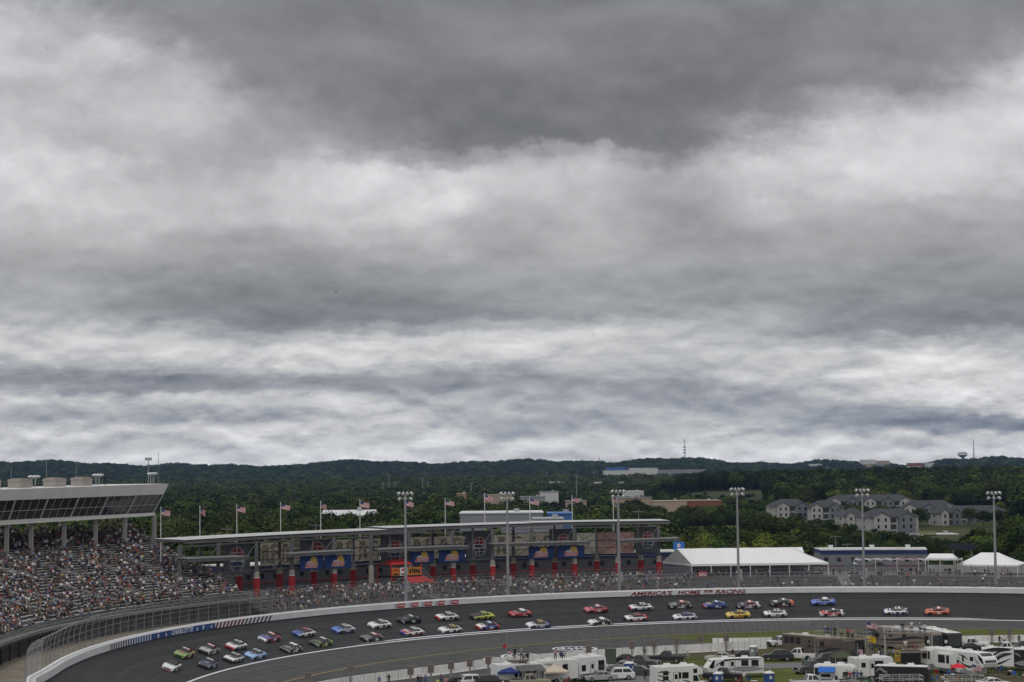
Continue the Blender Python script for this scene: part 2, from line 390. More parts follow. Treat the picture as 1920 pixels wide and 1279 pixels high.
# ================================================================== ground sheet and hills
_ridge = [(-400,866),(0,869),(130,867),(290,872),(420,874),(560,871),(600,866),(760,867),(1000,865),(1150,864),(1280,861),(1440,868),(1560,866),(1700,871),(1740,866),(1770,861),(1920,861),(2300,863)]
_rx = [a for a, b in _ridge]; _ryy = [b for a, b in _ridge]
def yh_at(px): return YH - (px - 960) * math.tan(ROLL)
def sm(a, b, x):
    t = min(1, max(0, (x - a) / (b - a))); return t * t * (3 - 2 * t)
def hgt(x, y):
    d = math.hypot(x, y)
    if y < 60: 
        return -.05 if d < 6000 else 30.0
    px = 960 + F * x / y
    th = ang(x, y); off = math.hypot(x - CX, y - CY) - rw(th)
    base = -.05 if off < 30 else -.05 + .6 * sm(95, 160, off)
    if off > 95:
        base += 2.5 * math.sin(x * .004 + 1.3) * math.sin(y * .0031) * sm(1000, 1500, d)
        base += 6 * sm(950, 2600, d)
        base += 15 * math.exp(-((d - 1600) / 330) ** 2) * sm(1150, 1330, px)
        base += 5 * math.exp(-((d - 1050) / 160) ** 2) * sm(1380, 1480, px)
        top = 30 + (yh_at(px) - np.interp(px, _rx, _ryy)) * 5000 / F - 24
        top += 3 * math.sin(px * .021) + 2 * math.sin(px * .057 + 2)
        base += (top - base) * sm(3300, 4900, d)
        base += 14 * sm(6500, 9000, d) * sm(350, 420, px) * (1 - sm(520, 600, px))
    return base
def build_ground():
    azs = np.concatenate([np.linspace(-180, -24, 27)[:-1], np.linspace(-24, 24, 121), np.linspace(24, 180, 27)[1:-1]])
    ds = [0, 60, 120, 200, 280, 360, 420, 460, 500, 540, 580, 620, 680, 740, 800, 880, 960, 1040, 1120, 1200, 1300, 1400, 1500, 1600, 1700, 1850, 2000, 2300, 2600, 3000, 3300, 3600, 3900, 4200, 4500, 4800, 5000, 5300, 5700, 6300, 6900]
    mb = MB(); vs = []; fs = []
    for d in ds:
        for a in azs:
            x, y = d * math.sin(math.radians(a)), d * math.cos(math.radians(a)); vs.append((x, y, hgt(x, y)))
    n = len(azs)
    for i in range(len(ds) - 1):
        for k in range(n):
            k2 = (k + 1) % n
            if i == 0: fs.append((k, n + k, n + k2))
            else: fs.append((i * n + k, (i + 1) * n + k, (i + 1) * n + k2, i * n + k2))
    mb.add(vs, fs)
    g = mat('ground_cover', (.03, .04, .012), .95, rgb2=(.075, .075, .03), scale=.01, spec=.1, detail=8)
    return struct('ground', mb, g, True)
build_ground()
def ring_strip(fa, fb, n=220, th0=TH0, th1=TH1, uv=True):
    """sheet between two polar curves; fa(th), fb(th) give points"""
    mb = MB(); vs = []; uvs = []
    for k in range(n + 1):
        t = th0 + (th1 - th0) * k / n; a, b = fa(t), fb(t)
        vs += [a, b]; uvs += [(t * 120, 0), (t * 120, (b - a).length)]
    mb.add(vs, [(2 * k, 2 * k + 1, 2 * k + 3, 2 * k + 2) for k in range(n)]); mb.uv = uvs; return mb
def set_uv(o, uvs):
    me = o.data; lay = me.uv_layers.new(name='UVMap')
    for l in me.loops: lay.data[l.index].uv = uvs[l.vertex_index]
def strip_struct(name, fa, fb, m, **k):
    mb = ring_strip(fa, fb, **k); o = struct(name, mb, m); set_uv(o, mb.uv); return o
# infield sheets
infield = ring_strip(lambda t: pol(t, 2, .01), lambda t: pol(t, ry(t) + 1, .01), 160)
struct('infield_grass', infield, M_GRASS)
strip_struct('track', lambda t: pol(t, rl(t) - .4, .03), lambda t: pol(t, rw(t) + .3, WALLZ + .05), M_TRACK)
strip_struct('apron', lambda t: pol(t, ry(t) - .5, .02), lambda t: pol(t, rl(t) - .3, .024), M_APRON)
for d0, d1 in ((-.35, 0), (.45, .8)):
    strip_struct('track_line', lambda t: pol(t, rl(t) + d0, .06 + (d0 + .4) * .28), lambda t: pol(t, rl(t) + d1, .06 + (d1 + .4) * .28), M_LINE)
strip_struct('track_line', lambda t: pol(t, ry(t) - .08, .04), lambda t: pol(t, ry(t) + .12, .04), M_YEL)
def poly_sheet(name, pix, m, z):
    pts = [G(a, b, z) for a, b in pix]; mb = MB(); mb.add(pts, [tuple(range(len(pts)))]); return struct(name, mb, m)
poly_sheet('infield_paving', [(300,1330),(430,1310),(545,1277),(630,1256),(705,1243),(795,1229.3),(950,1214.4),(1100,1201.3),(1180,1197.0),(1243,1193.6),(1275,1198),(1312,1204),(1336,1208),(1300,1216),(1160,1233),(1060,1243),(960,1256),(820,1290),(760,1330)], M_PAVE, .025)
poly_sheet('infield_dirt', [(1000,1262),(1065,1243),(1165,1233),(1330,1221),(1440,1214),(1600,1205),(1930,1200),(1930,1216),(1700,1212),(1560,1232),(1445,1228),(1360,1232),(1240,1236),(1150,1246),(1050,1275)], M_DIRT, .018)
poly_sheet('infield_dirt', [(600,1420),(760,1290),(960,1258),(1010,1264),(1040,1279),(1000,1420)], M_DIRT, .018)
poly_sheet('infield_dirt', [(1740,1264),(1930,1262),(1930,1340),(1640,1340),(1640,1279)], M_DIRT, .018)
poly_sheet('infield_dirt', [(1590,1190),(1830,1190),(1830,1210),(1660,1230),(1600,1226)], M_DIRT, .02)
def road_strip(name, pix, width, m, z):
    pts = [G(a, b, z) for a, b in pix]; mb = MB(); vs = []
    for i, p in enumerate(pts):
        d = (pts[min(i + 1, len(pts) - 1)] - pts[max(i - 1, 0)]).normalized(); nrm = Vector((-d.y, d.x, 0)) * width * .5
        vs += [p - nrm, p + nrm]
    mb.add(vs, [(2 * k, 2 * k + 1, 2 * k + 3, 2 * k + 2) for k in range(len(pts) - 1)]); return struct(name, mb, m)
road_strip('road', [(1120,1330),(1168,1292),(1205,1268),(1250,1257),(1330,1252.5),(1430,1249),(1520,1246),(1600,1244)], 7.5, M_ROAD, .035)
# painted emblems on the paving
def paint_oval(px0, px1, py0, py1, strokes, fill=False):
    mb = MB(); z = .045; cx, cy = (px0 + px1) / 2, (py0 + py1) / 2; rx, rr = (px1 - px0) / 2, (py1 - py0) / 2
    def P(a, s): return G(cx + rx * s * math.cos(a), cy + rr * s * math.sin(a) - (rx * s * math.cos(a)) * (py1 - py0) * .0 , z)
    n = 40
    for k in range(n):
        a, b = 2 * math.pi * k / n, 2 * math.pi * (k + 1) / n
        mb.add([P(a, 1), P(b, 1), P(b, .84), P(a, .84)], [(0, 1, 2, 3)])
    for (x0, y0, x1, y1, w) in strokes:
        p, q = Vector((cx + rx * x0, cy + rr * y0)), Vector((cx + rx * x1, cy + rr * y1))
        mb.add([G(p.x, p.y - w * rr, z), G(q.x, q.y - w * rr, z), G(q.x, q.y + w * rr, z), G(p.x, p.y + w * rr, z)], [(0, 1, 2, 3)])
    o = struct('track_marking', mb, M_LINE); return o
def paint_swash(pts, w):
    mb = MB(); z = .045
    for i in range(len(pts) - 1):
        (a, b), (c, d) = pts[i], pts[i + 1]
        w0, w1 = w * (0.25 + math.sin(math.pi * i / (len(pts) - 1))), w * (0.25 + math.sin(math.pi * (i + 1) / (len(pts) - 1)))
        mb.add([G(a, b - w0, z), G(c, d - w1, z), G(c, d + w1, z), G(a, b + w0, z)], [(0, 1, 2, 3)])
    return struct('track_marking', mb, M_LINE)
S5 = [(-.75, .1, -.45, -.5, .16), (-.55, .45, -.2, -.45, .16), (-.2, .5, .1, -.55, .2), (.05, .5, .35, -.6, .16), (.35, .4, .7, -.4, .2), (-.6, 0, .6, -.1, .1)]
paint_swash([(737,1264.5),(760,1263),(790,1259),(812,1256.5),(836,1254)], 1.2)
paint_swash([(745,1263),(770,1264),(795,1261.5),(826,1255.5)], 1.0)
paint_swash([(775,1258),(800,1256),(818,1255)], .9)
paint_swash([(847,1247),(870,1244.5),(900,1241),(936,1239)], 1.3)
paint_swash([(856,1248.5),(885,1247),(915,1243.5),(930,1240)], 1.1)
paint_swash([(880,1242),(905,1239.5),(925,1238.5)], .9)
paint_oval(1035, 1121, 1212, 1220.5, S5); paint_oval(938, 1018, 1225, 1236, S5); 
paint_swash([(630,1276),(660,1273.5),(690,1271),(725,1269)], 1.2); paint_swash([(640,1279),(675,1277),(712,1272)], 1.2)
paint_oval(905, 945, 1232, 1242, S5)
# ================================================================== outer wall with its lettering
def build_wall():
    w = thing('outer_wall', 'long curved white barrier wall lettered along the top of the banked track', 'wall', W(math.radians(130), 0, WALLZ))
    o0 = w.location.copy(); n = 260
    def ringpart(name, prof, m, th0=TH0, th1=TH1):
        mb = MB(); mb.loft([[W(th0 + (th1 - th0) * k / n, a, WALLZ + b) - o0 for a, b in prof] for k in range(n + 1)], 0)
        return mb.build(name, m, w)
    ringpart('barrier', [(0, -.1), (0, 1.12), (.62, 1.12), (.62, -.1)], mat('barrier_white', (.60, .60, .61), .55, var=.07, scale=.35))
    ringpart('coping', [(.70, -.2), (.70, 1.3), (1.05, 1.3), (1.05, -.2)], mat('coping_white', (.84, .84, .84), .6, var=.05, scale=.4))
    ringpart('base_strip', [(-.012, -.05), (-.012, .13), (-.004, .13), (-.004, -.05)], M_BLACK)
    ringpart('top_edge', [(-.02, 1.06), (-.02, 1.135), (.08, 1.135), (.08, 1.06)], mat('edge_white', (.8, .8, .8), .5))
    mb = MB(); t = TH0
    while t < TH1:          # grey gap plates on top of the barrier
        mb.add([W(t + a / 128, b, WALLZ + 1.126) - o0 for a, b in ((0, .1), (0, .6), (1.5, .6), (1.5, .1))], [(0, 1, 2, 3)]); t += 2.6 / 128
    mb.build('gap_plate', mat('gap_grey', (.5, .5, .51), .7), w)
    R = 128.0
    def on_face(th, lift=.02):
        return lambda x, y: W(th - x / R, -lift, WALLZ + y) - o0
    def quads(mb, th, x0, x1, y0, y1, mi, slant=0.0, seg=6, lift=.012):
        f = on_face(th, lift)
        for k in range(seg):
            a, b = x0 + (x1 - x0) * k / seg, x0 + (x1 - x0) * (k + 1) / seg
            mb.add([f(a, y0), f(b, y0), f(b + slant, y1), f(a + slant, y1)], [(0, 1, 2, 3)], mi)
    thp = lambda px: th_at(px, 0, WALLZ + .5)
    # slogan
    a, b = thp(1181), thp(1398); tc = (a + b) / 2; width = (a - b) * R
    mred = mat('letter_maroon', (.17, .008, .012), .6)
    mb = MB(); dark = MB()
    def word(s, xc, size, y, mbx, **k): put_text(mbx, s, lambda x, yy: on_face(tc)(xc + x, y + yy), size, **k)
    parts = [("AMERICA'S", 0.185, 1.12, .545), ("HOME", .515, 1.12, .545), ("FOR", .685, .62, .72), ("RACING", .872, 1.12, .545)]
    for s, fx, size, y in parts:
        vs, fs = text_mesh(s, size, shear=.25, bold=.035); wd = vs[:, 0].max() - vs[:, 0].min()
        want = {"AMERICA'S": .375, "HOME": .205, "FOR": .08, "RACING": .262}[s] * width
        put_text(mb, s, lambda x, yy, q=want / wd, xc=(fx - .5) * width, y0=y: on_face(tc, .03)(xc + x * q, y0 + yy), size, shear=.25, bold=.035)
    quads(mb, tc, (.645 - .5) * width, (.715 - .5) * width, .33, .40, 0)
    mb.build('slogan_lettering', mred, w)
    # mural: stripes, stars, city name, slanted red stripes
    mw_ = mat('mural_white', (.66, .66, .68), .6); mbl = mat('mural_blue', (.02, .06, .22), .6, var=.15, scale=.8); mrd = mat('mural_red', (.16, .02, .025), .6); mgy = mat('mural_grey', (.07, .07, .08), .7)
    mb = MB()
    x_ = lambda px: (thp(300) - thp(px)) * R
    t3 = thp(300); xs = [x_(p) for p in (207, 290, 320, 362, 403, 505)]
    quads(mb, t3, x_(243), xs[4], .12, 1.06, 1, seg=40)
    quads(mb, t3, x_(205), x_(243), .12, 1.06, 3, seg=10)
    k = 0; x = xs[0]
    while x < xs[1] - 1:
        quads(mb, t3, x, x + .42, .14, 1.05, 0, seg=1, lift=.02); x += 1.15
    x = xs[4]; k = 0
    while x < xs[5]:
        quads(mb, t3, x, x + .62, .12, 1.06, 2 if k < 8 else 3, slant=.75, seg=1, lift=.02); x += 1.25; k += 1
    def star(xc, yc, r, rot=.2):
        f = on_face(t3, .03); p = [(xc + (r if i % 2 == 0 else r * .42) * math.sin(math.pi * i / 5 + rot), yc + (r if i % 2 == 0 else r * .42) * math.cos(math.pi * i / 5 + rot)) for i in range(10)]
        mb.add([f(xc, yc)] + [f(*q) for q in p], [(0, i + 1, (i + 1) % 10 + 1) for i in range(10)], 0)
    star(x_(297), .55, .5); star(x_(311), .5, .42, .5); star(x_(381), .62, .5); star(x_(396), .55, .4, .6); star(x_(370), .5, .42, -.3)
    vs, fs = text_mesh("CHARLOTTE", 1.05, shear=.3, bold=.03); wd = vs[:, 0].max() - vs[:, 0].min(); q = (xs[3] - xs[2]) / wd * 1.0; xc = (xs[2] + xs[3]) / 2
    put_text(mb, "CHARLOTTE", lambda x, y: on_face(t3, .035)(xc + x * q, .58 + y), 1.05, 0, shear=.3, bold=.03)
    mb.build('mural', [mw_, mbl, mrd, mgy], w)
    msp = mat('panel_red', (.38, .02, .028), .55); msg = mat('panel_silver', (.34, .34, .36), .5)
    for p0, p1 in ((740, 758), (767, 784), (791, 809), (817, 834), (842, 860)):
        mb = MB(); ta = thp(p0); wd = (thp(p0) - thp(p1)) * R
        quads(mb, ta, wd * .25, wd, .2, 1.04, 0, slant=.12, seg=3); quads(mb, ta, -.1, wd * .22, .2, 1.04, 1, slant=.12, seg=1)
        vs, fs = text_mesh("TOYOTA", .42, bold=.02); ww = vs[:, 0].max() - vs[:, 0].min(); q = wd * .62 / ww
        put_text(mb, "TOYOTA", lambda x, y: on_face(ta, .03)(wd * .66 + x * q, .62 + y), .42, 2, bold=.02)
        mb.build('sponsor_panel', [msp, msg, mat('panel_white', (.7, .7, .7), .6)], w)
build_wall()
def build_fence():
    f = thing('catch_fence', 'tall wire catch fence with curved posts standing on the outer wall', 'fence', W(math.radians(130), 1.2, WALLZ + 1.2)); o0 = f.location.copy()
    prof = [(1.15, 1.2), (1.15, 3.6), (1.0, 4.6), (.55, 5.3), (-.2, 5.75), (-.9, 5.95)]
    ths = []; t = TH0 + .12
    while t < math.radians(206): ths.append(t); t += 3.05 / 128
    vis = ths
    step = max(1, math.ceil(len(vis) / 98)) if len(vis) > 98 else 1
    if len(vis) > 98: vis = [vis[0] + (vis[-1] - vis[0]) * i / 97 for i in range(98)]
    for t in vis:
        mb = MB(); mb.path([W(t, a, WALLZ + b) - o0 for a, b in prof], .055, 5); mb.build('post', M_FPOST, f)
    mb = MB(); n = 200
    for a, b in ((1.1, 2.0), (1.1, 2.8), (1.1, 3.6), (.98, 4.5), (.5, 5.25), (-.85, 5.9)):
        pts = [W(TH0 + (TH1 - TH0) * k / n, a, WALLZ + b) - o0 for k in range(n + 1)]; mb.path(pts, .02 if b != 3.6 else .035, 3)
    mb.build('cable', M_FPOST, f)
    m = bpy.data.materials.new('chain_link'); m.use_nodes = True; nt = m.node_tree; b = nt.nodes['Principled BSDF']
    b.inputs['Base Color'].default_value = (.3, .3, .3, 1); b.inputs['Alpha'].default_value = .13; b.inputs['Roughness'].default_value = .6
    mb = MB(); mb.loft([[W(TH0 + (TH1 - TH0) * k / n, a, WALLZ + b2) - o0 for a, b2 in prof] for k in range(n + 1)], 0, cap=False, closed=False)
    mb.build('wire_mesh', m, f)
build_fence()
# ================================================================== banking behind the wall, decks
TA, TB = math.radians(52), th_at(478, 9, 6.5)       # the turn's own low stand runs between these angles
DECKZ = 7.0
def ring_profile(name, prof, mats, mi, th0, th1, n=120):
    mb = MB(); mb.loft([[W(th0 + (th1 - th0) * k / n, a, b) for a, b in prof] for k in range(n + 1)], 0, cap=False, closed=False, mis=lambda i, k: mi[k])
    return struct(name, mb, mats)
ring_profile('service_path', [(1.06, 4.0), (1.06, 4.9), (4.6, 5.0)], [M_CONC], [0, 0], TA, TB)
ring_profile('concourse_path', [(15.6, 6.95), (15.8, DECKZ), (72, DECKZ), (92, -.2)], [mat('terrace_concrete', (.15, .145, .135), .9, var=.15, scale=.3), mat('embankment_grass', (.04, .05, .015), .95, var=.3, scale=.2)], [0, 0, 1], TA, TB + .05)
ring_profile('service_path', [(1.06, 4.0), (1.06, 4.75), (9.9, 4.9)], [M_TAN], [0, 0], TB, TH1)
# low stand of the turn
ROWS = []     # (kind, offset, seat height, th0, th1)
def build_turn_stand():
    s = thing('bleacher_stand', 'low curved bank of bleachers behind the catch fence along the turn', 'grandstand', W(math.radians(120), 8, 5)); o0 = s.location.copy()
    n = 110; nr = 9; prof = []
    mb = MB(); bm_ = MB()
    for k in range(nr):
        a0 = 4.6 + k * 1.22; z = 5.0 + k * .235
        prof += [(a0, z), (a0, z + .235)]
        ROWS.append(('turn', a0 + .75, z + .235, TA + .05, TB - .01))
        bm_.loft([[W(TA + (TB - TA) * j / n, a0 + p, z + q) - o0 for p, q in ((.6, .60), (.6, .65), (.95, .65), (.95, .60))] for j in range(n + 1)], 0)
    prof.append((15.58, 5.0 + nr * .235))
    mb.loft([[W(TA + (TB - TA) * j / n, a, z) - o0 for a, z in prof] for j in range(n + 1)], 0, cap=False, closed=False)
    mb.build('tier', mat('stand_concrete', (.085, .083, .08), .9, var=.25, scale=.5), s); bm_.build('bench', mat('bench_board', (.16, .16, .16), .6, var=.3, scale=.4), s)
    rl_ = MB(); 
    for zz in (DECKZ + .55, DECKZ + 1.1):
        rl_.path([W(TA + (TB - TA) * j / n, 15.7, zz) - o0 for j in range(n + 1)], .045, 4)
    for j in range(0, 2 * n): 
        t = TA + (TB - TA) * j / (2 * n); rl_.tube(W(t, 15.7, DECKZ - .1) - o0, W(t, 15.7, DECKZ + 1.1) - o0, .03, n=4)
    rl_.build('railing', M_GALV, s)
    for px in (800, 1008, 1583):
        t = th_at(px, 10, 6); mb = MB()
        for k in range(12):
            p = W(t, 4.4 + k * .95, 5.05 + k * .19) - o0; e = (W(t - .01, 4, 5) - W(t, 4, 5)).normalized(); r_ = Vector((math.cos(t), math.sin(t), 0))
            mb.obox(p + Vector((0, 0, .12)), e, r_, Vector((0, 0, 1)), .95, .45, .1)
        for sd in (-1, 1):
            e = (W(t - .01, 4, 5) - W(t, 4, 5)).normalized() * sd * .95
            for hz in (.5, 1.0): mb.tube(W(t, 4.4, 5.1 + hz) - o0 + e, W(t, 15.6, 7.2 + hz) - o0 + e, .06, n=4)
            for k in range(5): mb.tube(W(t, 4.4 + k * 2.7, 5.1 + k * .53) - o0 + e, W(t, 4.4 + k * 2.7, 6.15 + k * .53) - o0 + e, .05, n=4)
        mb.build('stair', M_GALV, s)
build_turn_stand()
# ================================================================== main grandstand at the left
def z_at(px, py, off, z=12.0):
    for _ in range(3):
        t = th_at(px, off, z); z = GD(px, py, W(t, off, z).y).z
    return t, z
def build_main_stand():
    s = thing('main_grandstand', 'big open grandstand packed with spectators under a long glazed suite', 'grandstand', W(math.radians(175), 30, 4.9)); o0 = s.location.copy()
    NR = 25; NU = 8; o_a, o_b, za, zb = 11.0, 47.0, 8.3, 16.8
    rows = []
    for k in range(NR + NU):
        f = k / (NR - 1); a = o_a + (o_b - o_a) * f; z = za + (zb - za) * f
        px = 462 + (300 - 462) * min(1, f) if k < NR else 292 - 5 * (k - NR)
        rows.append((a, z, th_at(px, a, z)))
    tw = (o_b - o_a) / (NR - 1); rise = (zb - za) / (NR - 1); tl = TH1; n = 80
    tiers = MB(); bench = MB(); red = MB(); top = rows[-1]
    for k, (a, z, te) in enumerate(rows):
        ths = [te + (tl - te) * j / n for j in range(n + 1)]
        tiers.loft([[W(t, a - tw * .5, z - rise) - o0, W(t, a - tw * .5, z) - o0, W(t, a + tw * .5, z) - o0] for t in ths], 0, cap=False, closed=False)
        mbx = bench if k < NR else red
        mbx.loft([[W(t, a + p, z + q) - o0 for p, q in ((.02, .41), (.02, .46), (.36, .46), (.36, .41))] for t in ths], 0)
        ROWS.append(('main' if k < NR else 'upper', a + .15, z, te + .004, math.radians(206)))
        e0 = W(te, a - tw * .5, z) - o0; e1 = W(te, a + tw * .5, z) - o0; dn = Vector((0, 0, z - 6.5))
        tiers.add([e0, e1, e1 - dn, e0 - dn], [(0, 1, 2, 3)])
    tiers.build('tier', mat('tier_concrete', (.105, .104, .102), .9, var=.3, scale=.4), s)
    bench.build('bench', M_ALU, s); red.build('upper_seats', mat('maroon_seats', (.16, .03, .03), .6, var=.3, scale=1), s)
    # front wall, walkway and rail
    te = th_at(475, 9.8, 8.3); mb = MB(); ths = [te + (tl - te) * j / n for j in range(n + 1)]
    mb.loft([[W(t, 9.95, 4.7) - o0, W(t, 9.95, 7.1) - o0, W(t, 9.95, 7.1) - o0] for t in ths], 0, cap=False, closed=False)
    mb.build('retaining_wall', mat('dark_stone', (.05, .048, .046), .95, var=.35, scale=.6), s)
    mb = MB(); mb.loft([[W(t, p, q) - o0 for p, q in ((8.9, 7.55), (8.9, 7.95), (10.6, 7.95), (10.6, 7.55))] for t in ths], 0); mb.build('walkway', mat('walkway_grey', (.16, .16, .155), .7, var=.15, scale=.5), s)
    mb = MB()
    for zz in (8.45, 9.0): mb.path([W(t, 8.95, zz) - o0 for t in ths], .05, 4)
    nn = 150
    for j in range(nn): t = te + (tl - te) * j / nn; mb.tube(W(t, 8.93, 7.2) - o0, W(t, 8.93, 9.0) - o0, .045, n=4)
    mb.build('railing', M_FPOST, s)
    for j in range(26):
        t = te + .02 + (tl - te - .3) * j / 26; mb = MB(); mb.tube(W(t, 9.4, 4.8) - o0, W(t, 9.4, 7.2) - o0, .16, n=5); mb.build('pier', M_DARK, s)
    # stair aisles with their rails
    for j, px in enumerate((20, 80, 150, 215, 285, 345)):
        a0, a1 = rows[2], rows[NR - 2]; t0 = th_at(px + 60, a0[0], a0[1]); mb = MB(); t1 = t0
        e = (W(t0 + .01, 20, 0) - W(t0, 20, 0)).normalized()
        for k in range(2, NR - 1):
            a, z, tt = rows[k]
            if t0 < tt + .02: break
            if k in (9, 10, 17, 18): continue
            for sd in (-.6, .6):
                mb.tube(W(t0, a - tw * .5, z + .95) - o0 + e * sd, W(t0, a + tw * .5, z + rise + .95) - o0 + e * sd, .05, n=4)
                mb.tube(W(t0, a, z) - o0 + e * sd, W(t0, a, z + .98) - o0 + e * sd, .04, n=4)
            mb.obox(W(t0, a, z + .03) - o0, e, Vector((math.cos(t0), math.sin(t0), 0)), Vector((0, 0, 1)), .58, tw * .48, .02)
        mb.build('stair_rail', M_GALV, s)
    # suite
    DR, DL = 400.0, 355.0
    def q(px, py, dd=0.0):
        f = px / 291.0; d = DL + (DR - DL) * f; return GD(px, py, d + dd) - o0
    A0, A1 = q(-110, 991.5), q(291, 967); e = (A1 - A0); e.z = 0; L_ = e.length; e.normalize(); back = Vector((-e.y, e.x, 0))
    zf = A1.z; up = Vector((0, 0, 1))
    def lerp(px, py, out): p = q(px, py); return p
    B0, B1 = q(-110, 982), q(291, 961); C0, C1 = q(-110, 943), q(299, 927); D0, D1 = q(-110, 921.5), q(304, 907)
    B0.x += .2; mb = MB()
    def slab(name, p0, p1, q0, q1, m, depth=13.0, lean0=0, lean1=0):
        mb = MB(); r0 = [p0 - back * lean0, q0 - back * lean1, q0 + back * depth, p0 + back * depth]; r1 = [p1 - back * lean0, q1 - back * lean1, q1 + back * depth, p1 + back * depth]
        mb.loft([r0, r1], 0); return mb.build(name, m, s)
    fas = mat('fascia_grey', (.60, .585, .57), .6, var=.04, scale=.3)
    slab('suite_floor', A0, A1, B0, B1, fas)
    slab('suite_window', B0 + back * .6, B1 + back * .6 - e * .3, C0 + back * .25, C1 + back * .25 - e * .3, mat('suite_glass', (.02, .02, .018), .12, var=.6, scale=.35, spec=.35), depth=12, lean0=0, lean1=1.0)
    slab('suite_roof', C0, C1, D0, D1, fas, depth=14, lean0=1.0, lean1=1.6)
    mul = mat('mullion_grey', (.33, .33, .33), .5, metal=.3)
    np_ = 28
    for j in range(np_ + 1):
        f = j / np_; big = j % 4 == 0
        a = B0.lerp(B1, f) + back * .5; b = C0.lerp(C1, f) - back * .85
        mb = MB(); mb.tube(a, b, .22 if big else .06, n=4); mb.build('mullion', mul, s)
    mb = MB(); mb.tube(B0.lerp(C0, .45) - back * .15, B1.lerp(C1, .45) - back * .15, .07, n=4); mb.build('mullion', mul, s)
    for px in (-50, 12, 58, 120, 179, 234, 289):
        f = px / 291.0; p = q(px, 985 - 17.5 * f + .5)
        for dd in (0.0,):
            mb = MB(); mb.box(p.x - .35, p.x + .35, p.y - .2, p.y + .5, 14.6 - o0.z, p.z + .3); mb.build('column', mat('column_grey', (.34, .325, .31), .6), s)
    mb = MB(); mb.tube(q(289, 968) , q(289, 968) - Vector((0, 0, 6)) , .3, n=6); mb.build('column', M_GALV, s)
    return o0, back, q, e
STAND = build_main_stand()
# things on the suite roof
def on_roof():
    o0, back, q, e = STAND
    hv = mat('duct_beige', (.34, .31, .28), .7, var=.08, scale=.8)
    def rp(px, back_=5.0):
        py = 917 - 10 * px / 304; p = q(px, py) + o0 + back * back_; return p
    for k, (px, w, lab) in enumerate(((22, 3.6, 'beige rooftop unit at the open end of the suite roof'), (79, 3.5, 'beige rooftop unit beneath the first cluster of stadium lamps'), (144, 3.7, 'beige rooftop unit standing clear between two lamp clusters'), (194, 3.4, 'beige rooftop unit beside the second cluster of stadium lamps'))):
        p = rp(px); t = thing('rooftop_unit', lab, 'air conditioner', p, math.atan2(e.y, e.x), 'rooftop units on the suite'); t.location.z -= .3
        mb = MB(); mb.box(-w / 2, w / 2, -1.3, 1.3, .2, 1.9); mb.box(-w / 2 - .15, w / 2 + .15, -1.4, 1.4, 1.5, 1.65); mb.box(-w * .3, w * .3, -1.0, 1.0, 1.9, 2.05); mb.build('housing', hv, t)
        mb = MB(); mb.box(-w / 2 + .1, w / 2 - .1, -1.2, 1.2, -.2, .2); mb.build('base', M_STEEL, t)
    for px, lab in ((80, 'wide cluster of stadium lamps above the first rooftop unit'), (199, 'wide cluster of stadium lamps above the second rooftop unit'), (301, 'wide cluster of stadium lamps at the end of the suite roof')):
        p = rp(px, 2.0); t = thing('floodlight', lab, 'floodlight', p, math.atan2(e.y, e.x), 'lamp clusters on the suite roof')
        mb = MB(); mb.tube((-.5, 0, -.5), (-.5, 0, 1.9), .1); mb.tube((.5, 0, -.5), (.5, 0, 1.9), .1); mb.tube((-1.6, 0, 1.8), (1.6, 0, 1.8), .06); mb.build('frame', M_GALV, t)
        for k in range(7):
            x = -1.5 + k * .5; mb = MB(); mb.ball((x, -.1, 2.05 + .1 * (k % 2)), (.24, .34, .15), 8, 5); mb.tube((x, 0, 1.8), (x, 0, 2.0), .04, n=4); mb.build('lamp', mat('lamp_white', (.75, .75, .76), .3, metal=.3), t)
    for px, h, lab in ((137, 5.5, 'thin whip antenna between rooftop units'), (72, 4.0, 'thin whip antenna by the first lamp cluster'), (192, 4.5, 'thin whip antenna by the second lamp cluster')):
        p = rp(px, 6); t = thing('antenna', lab, 'antenna', p); mb = MB(); mb.tube((0, 0, -.5), (0, 0, h), .05, .03); mb.build('mast', M_GALV, t)
        mb = MB(); mb.box(-.2, .2, -.2, .2, -.5, .3); mb.build('base', M_GALV, t)
    return rp
RP = on_roof()
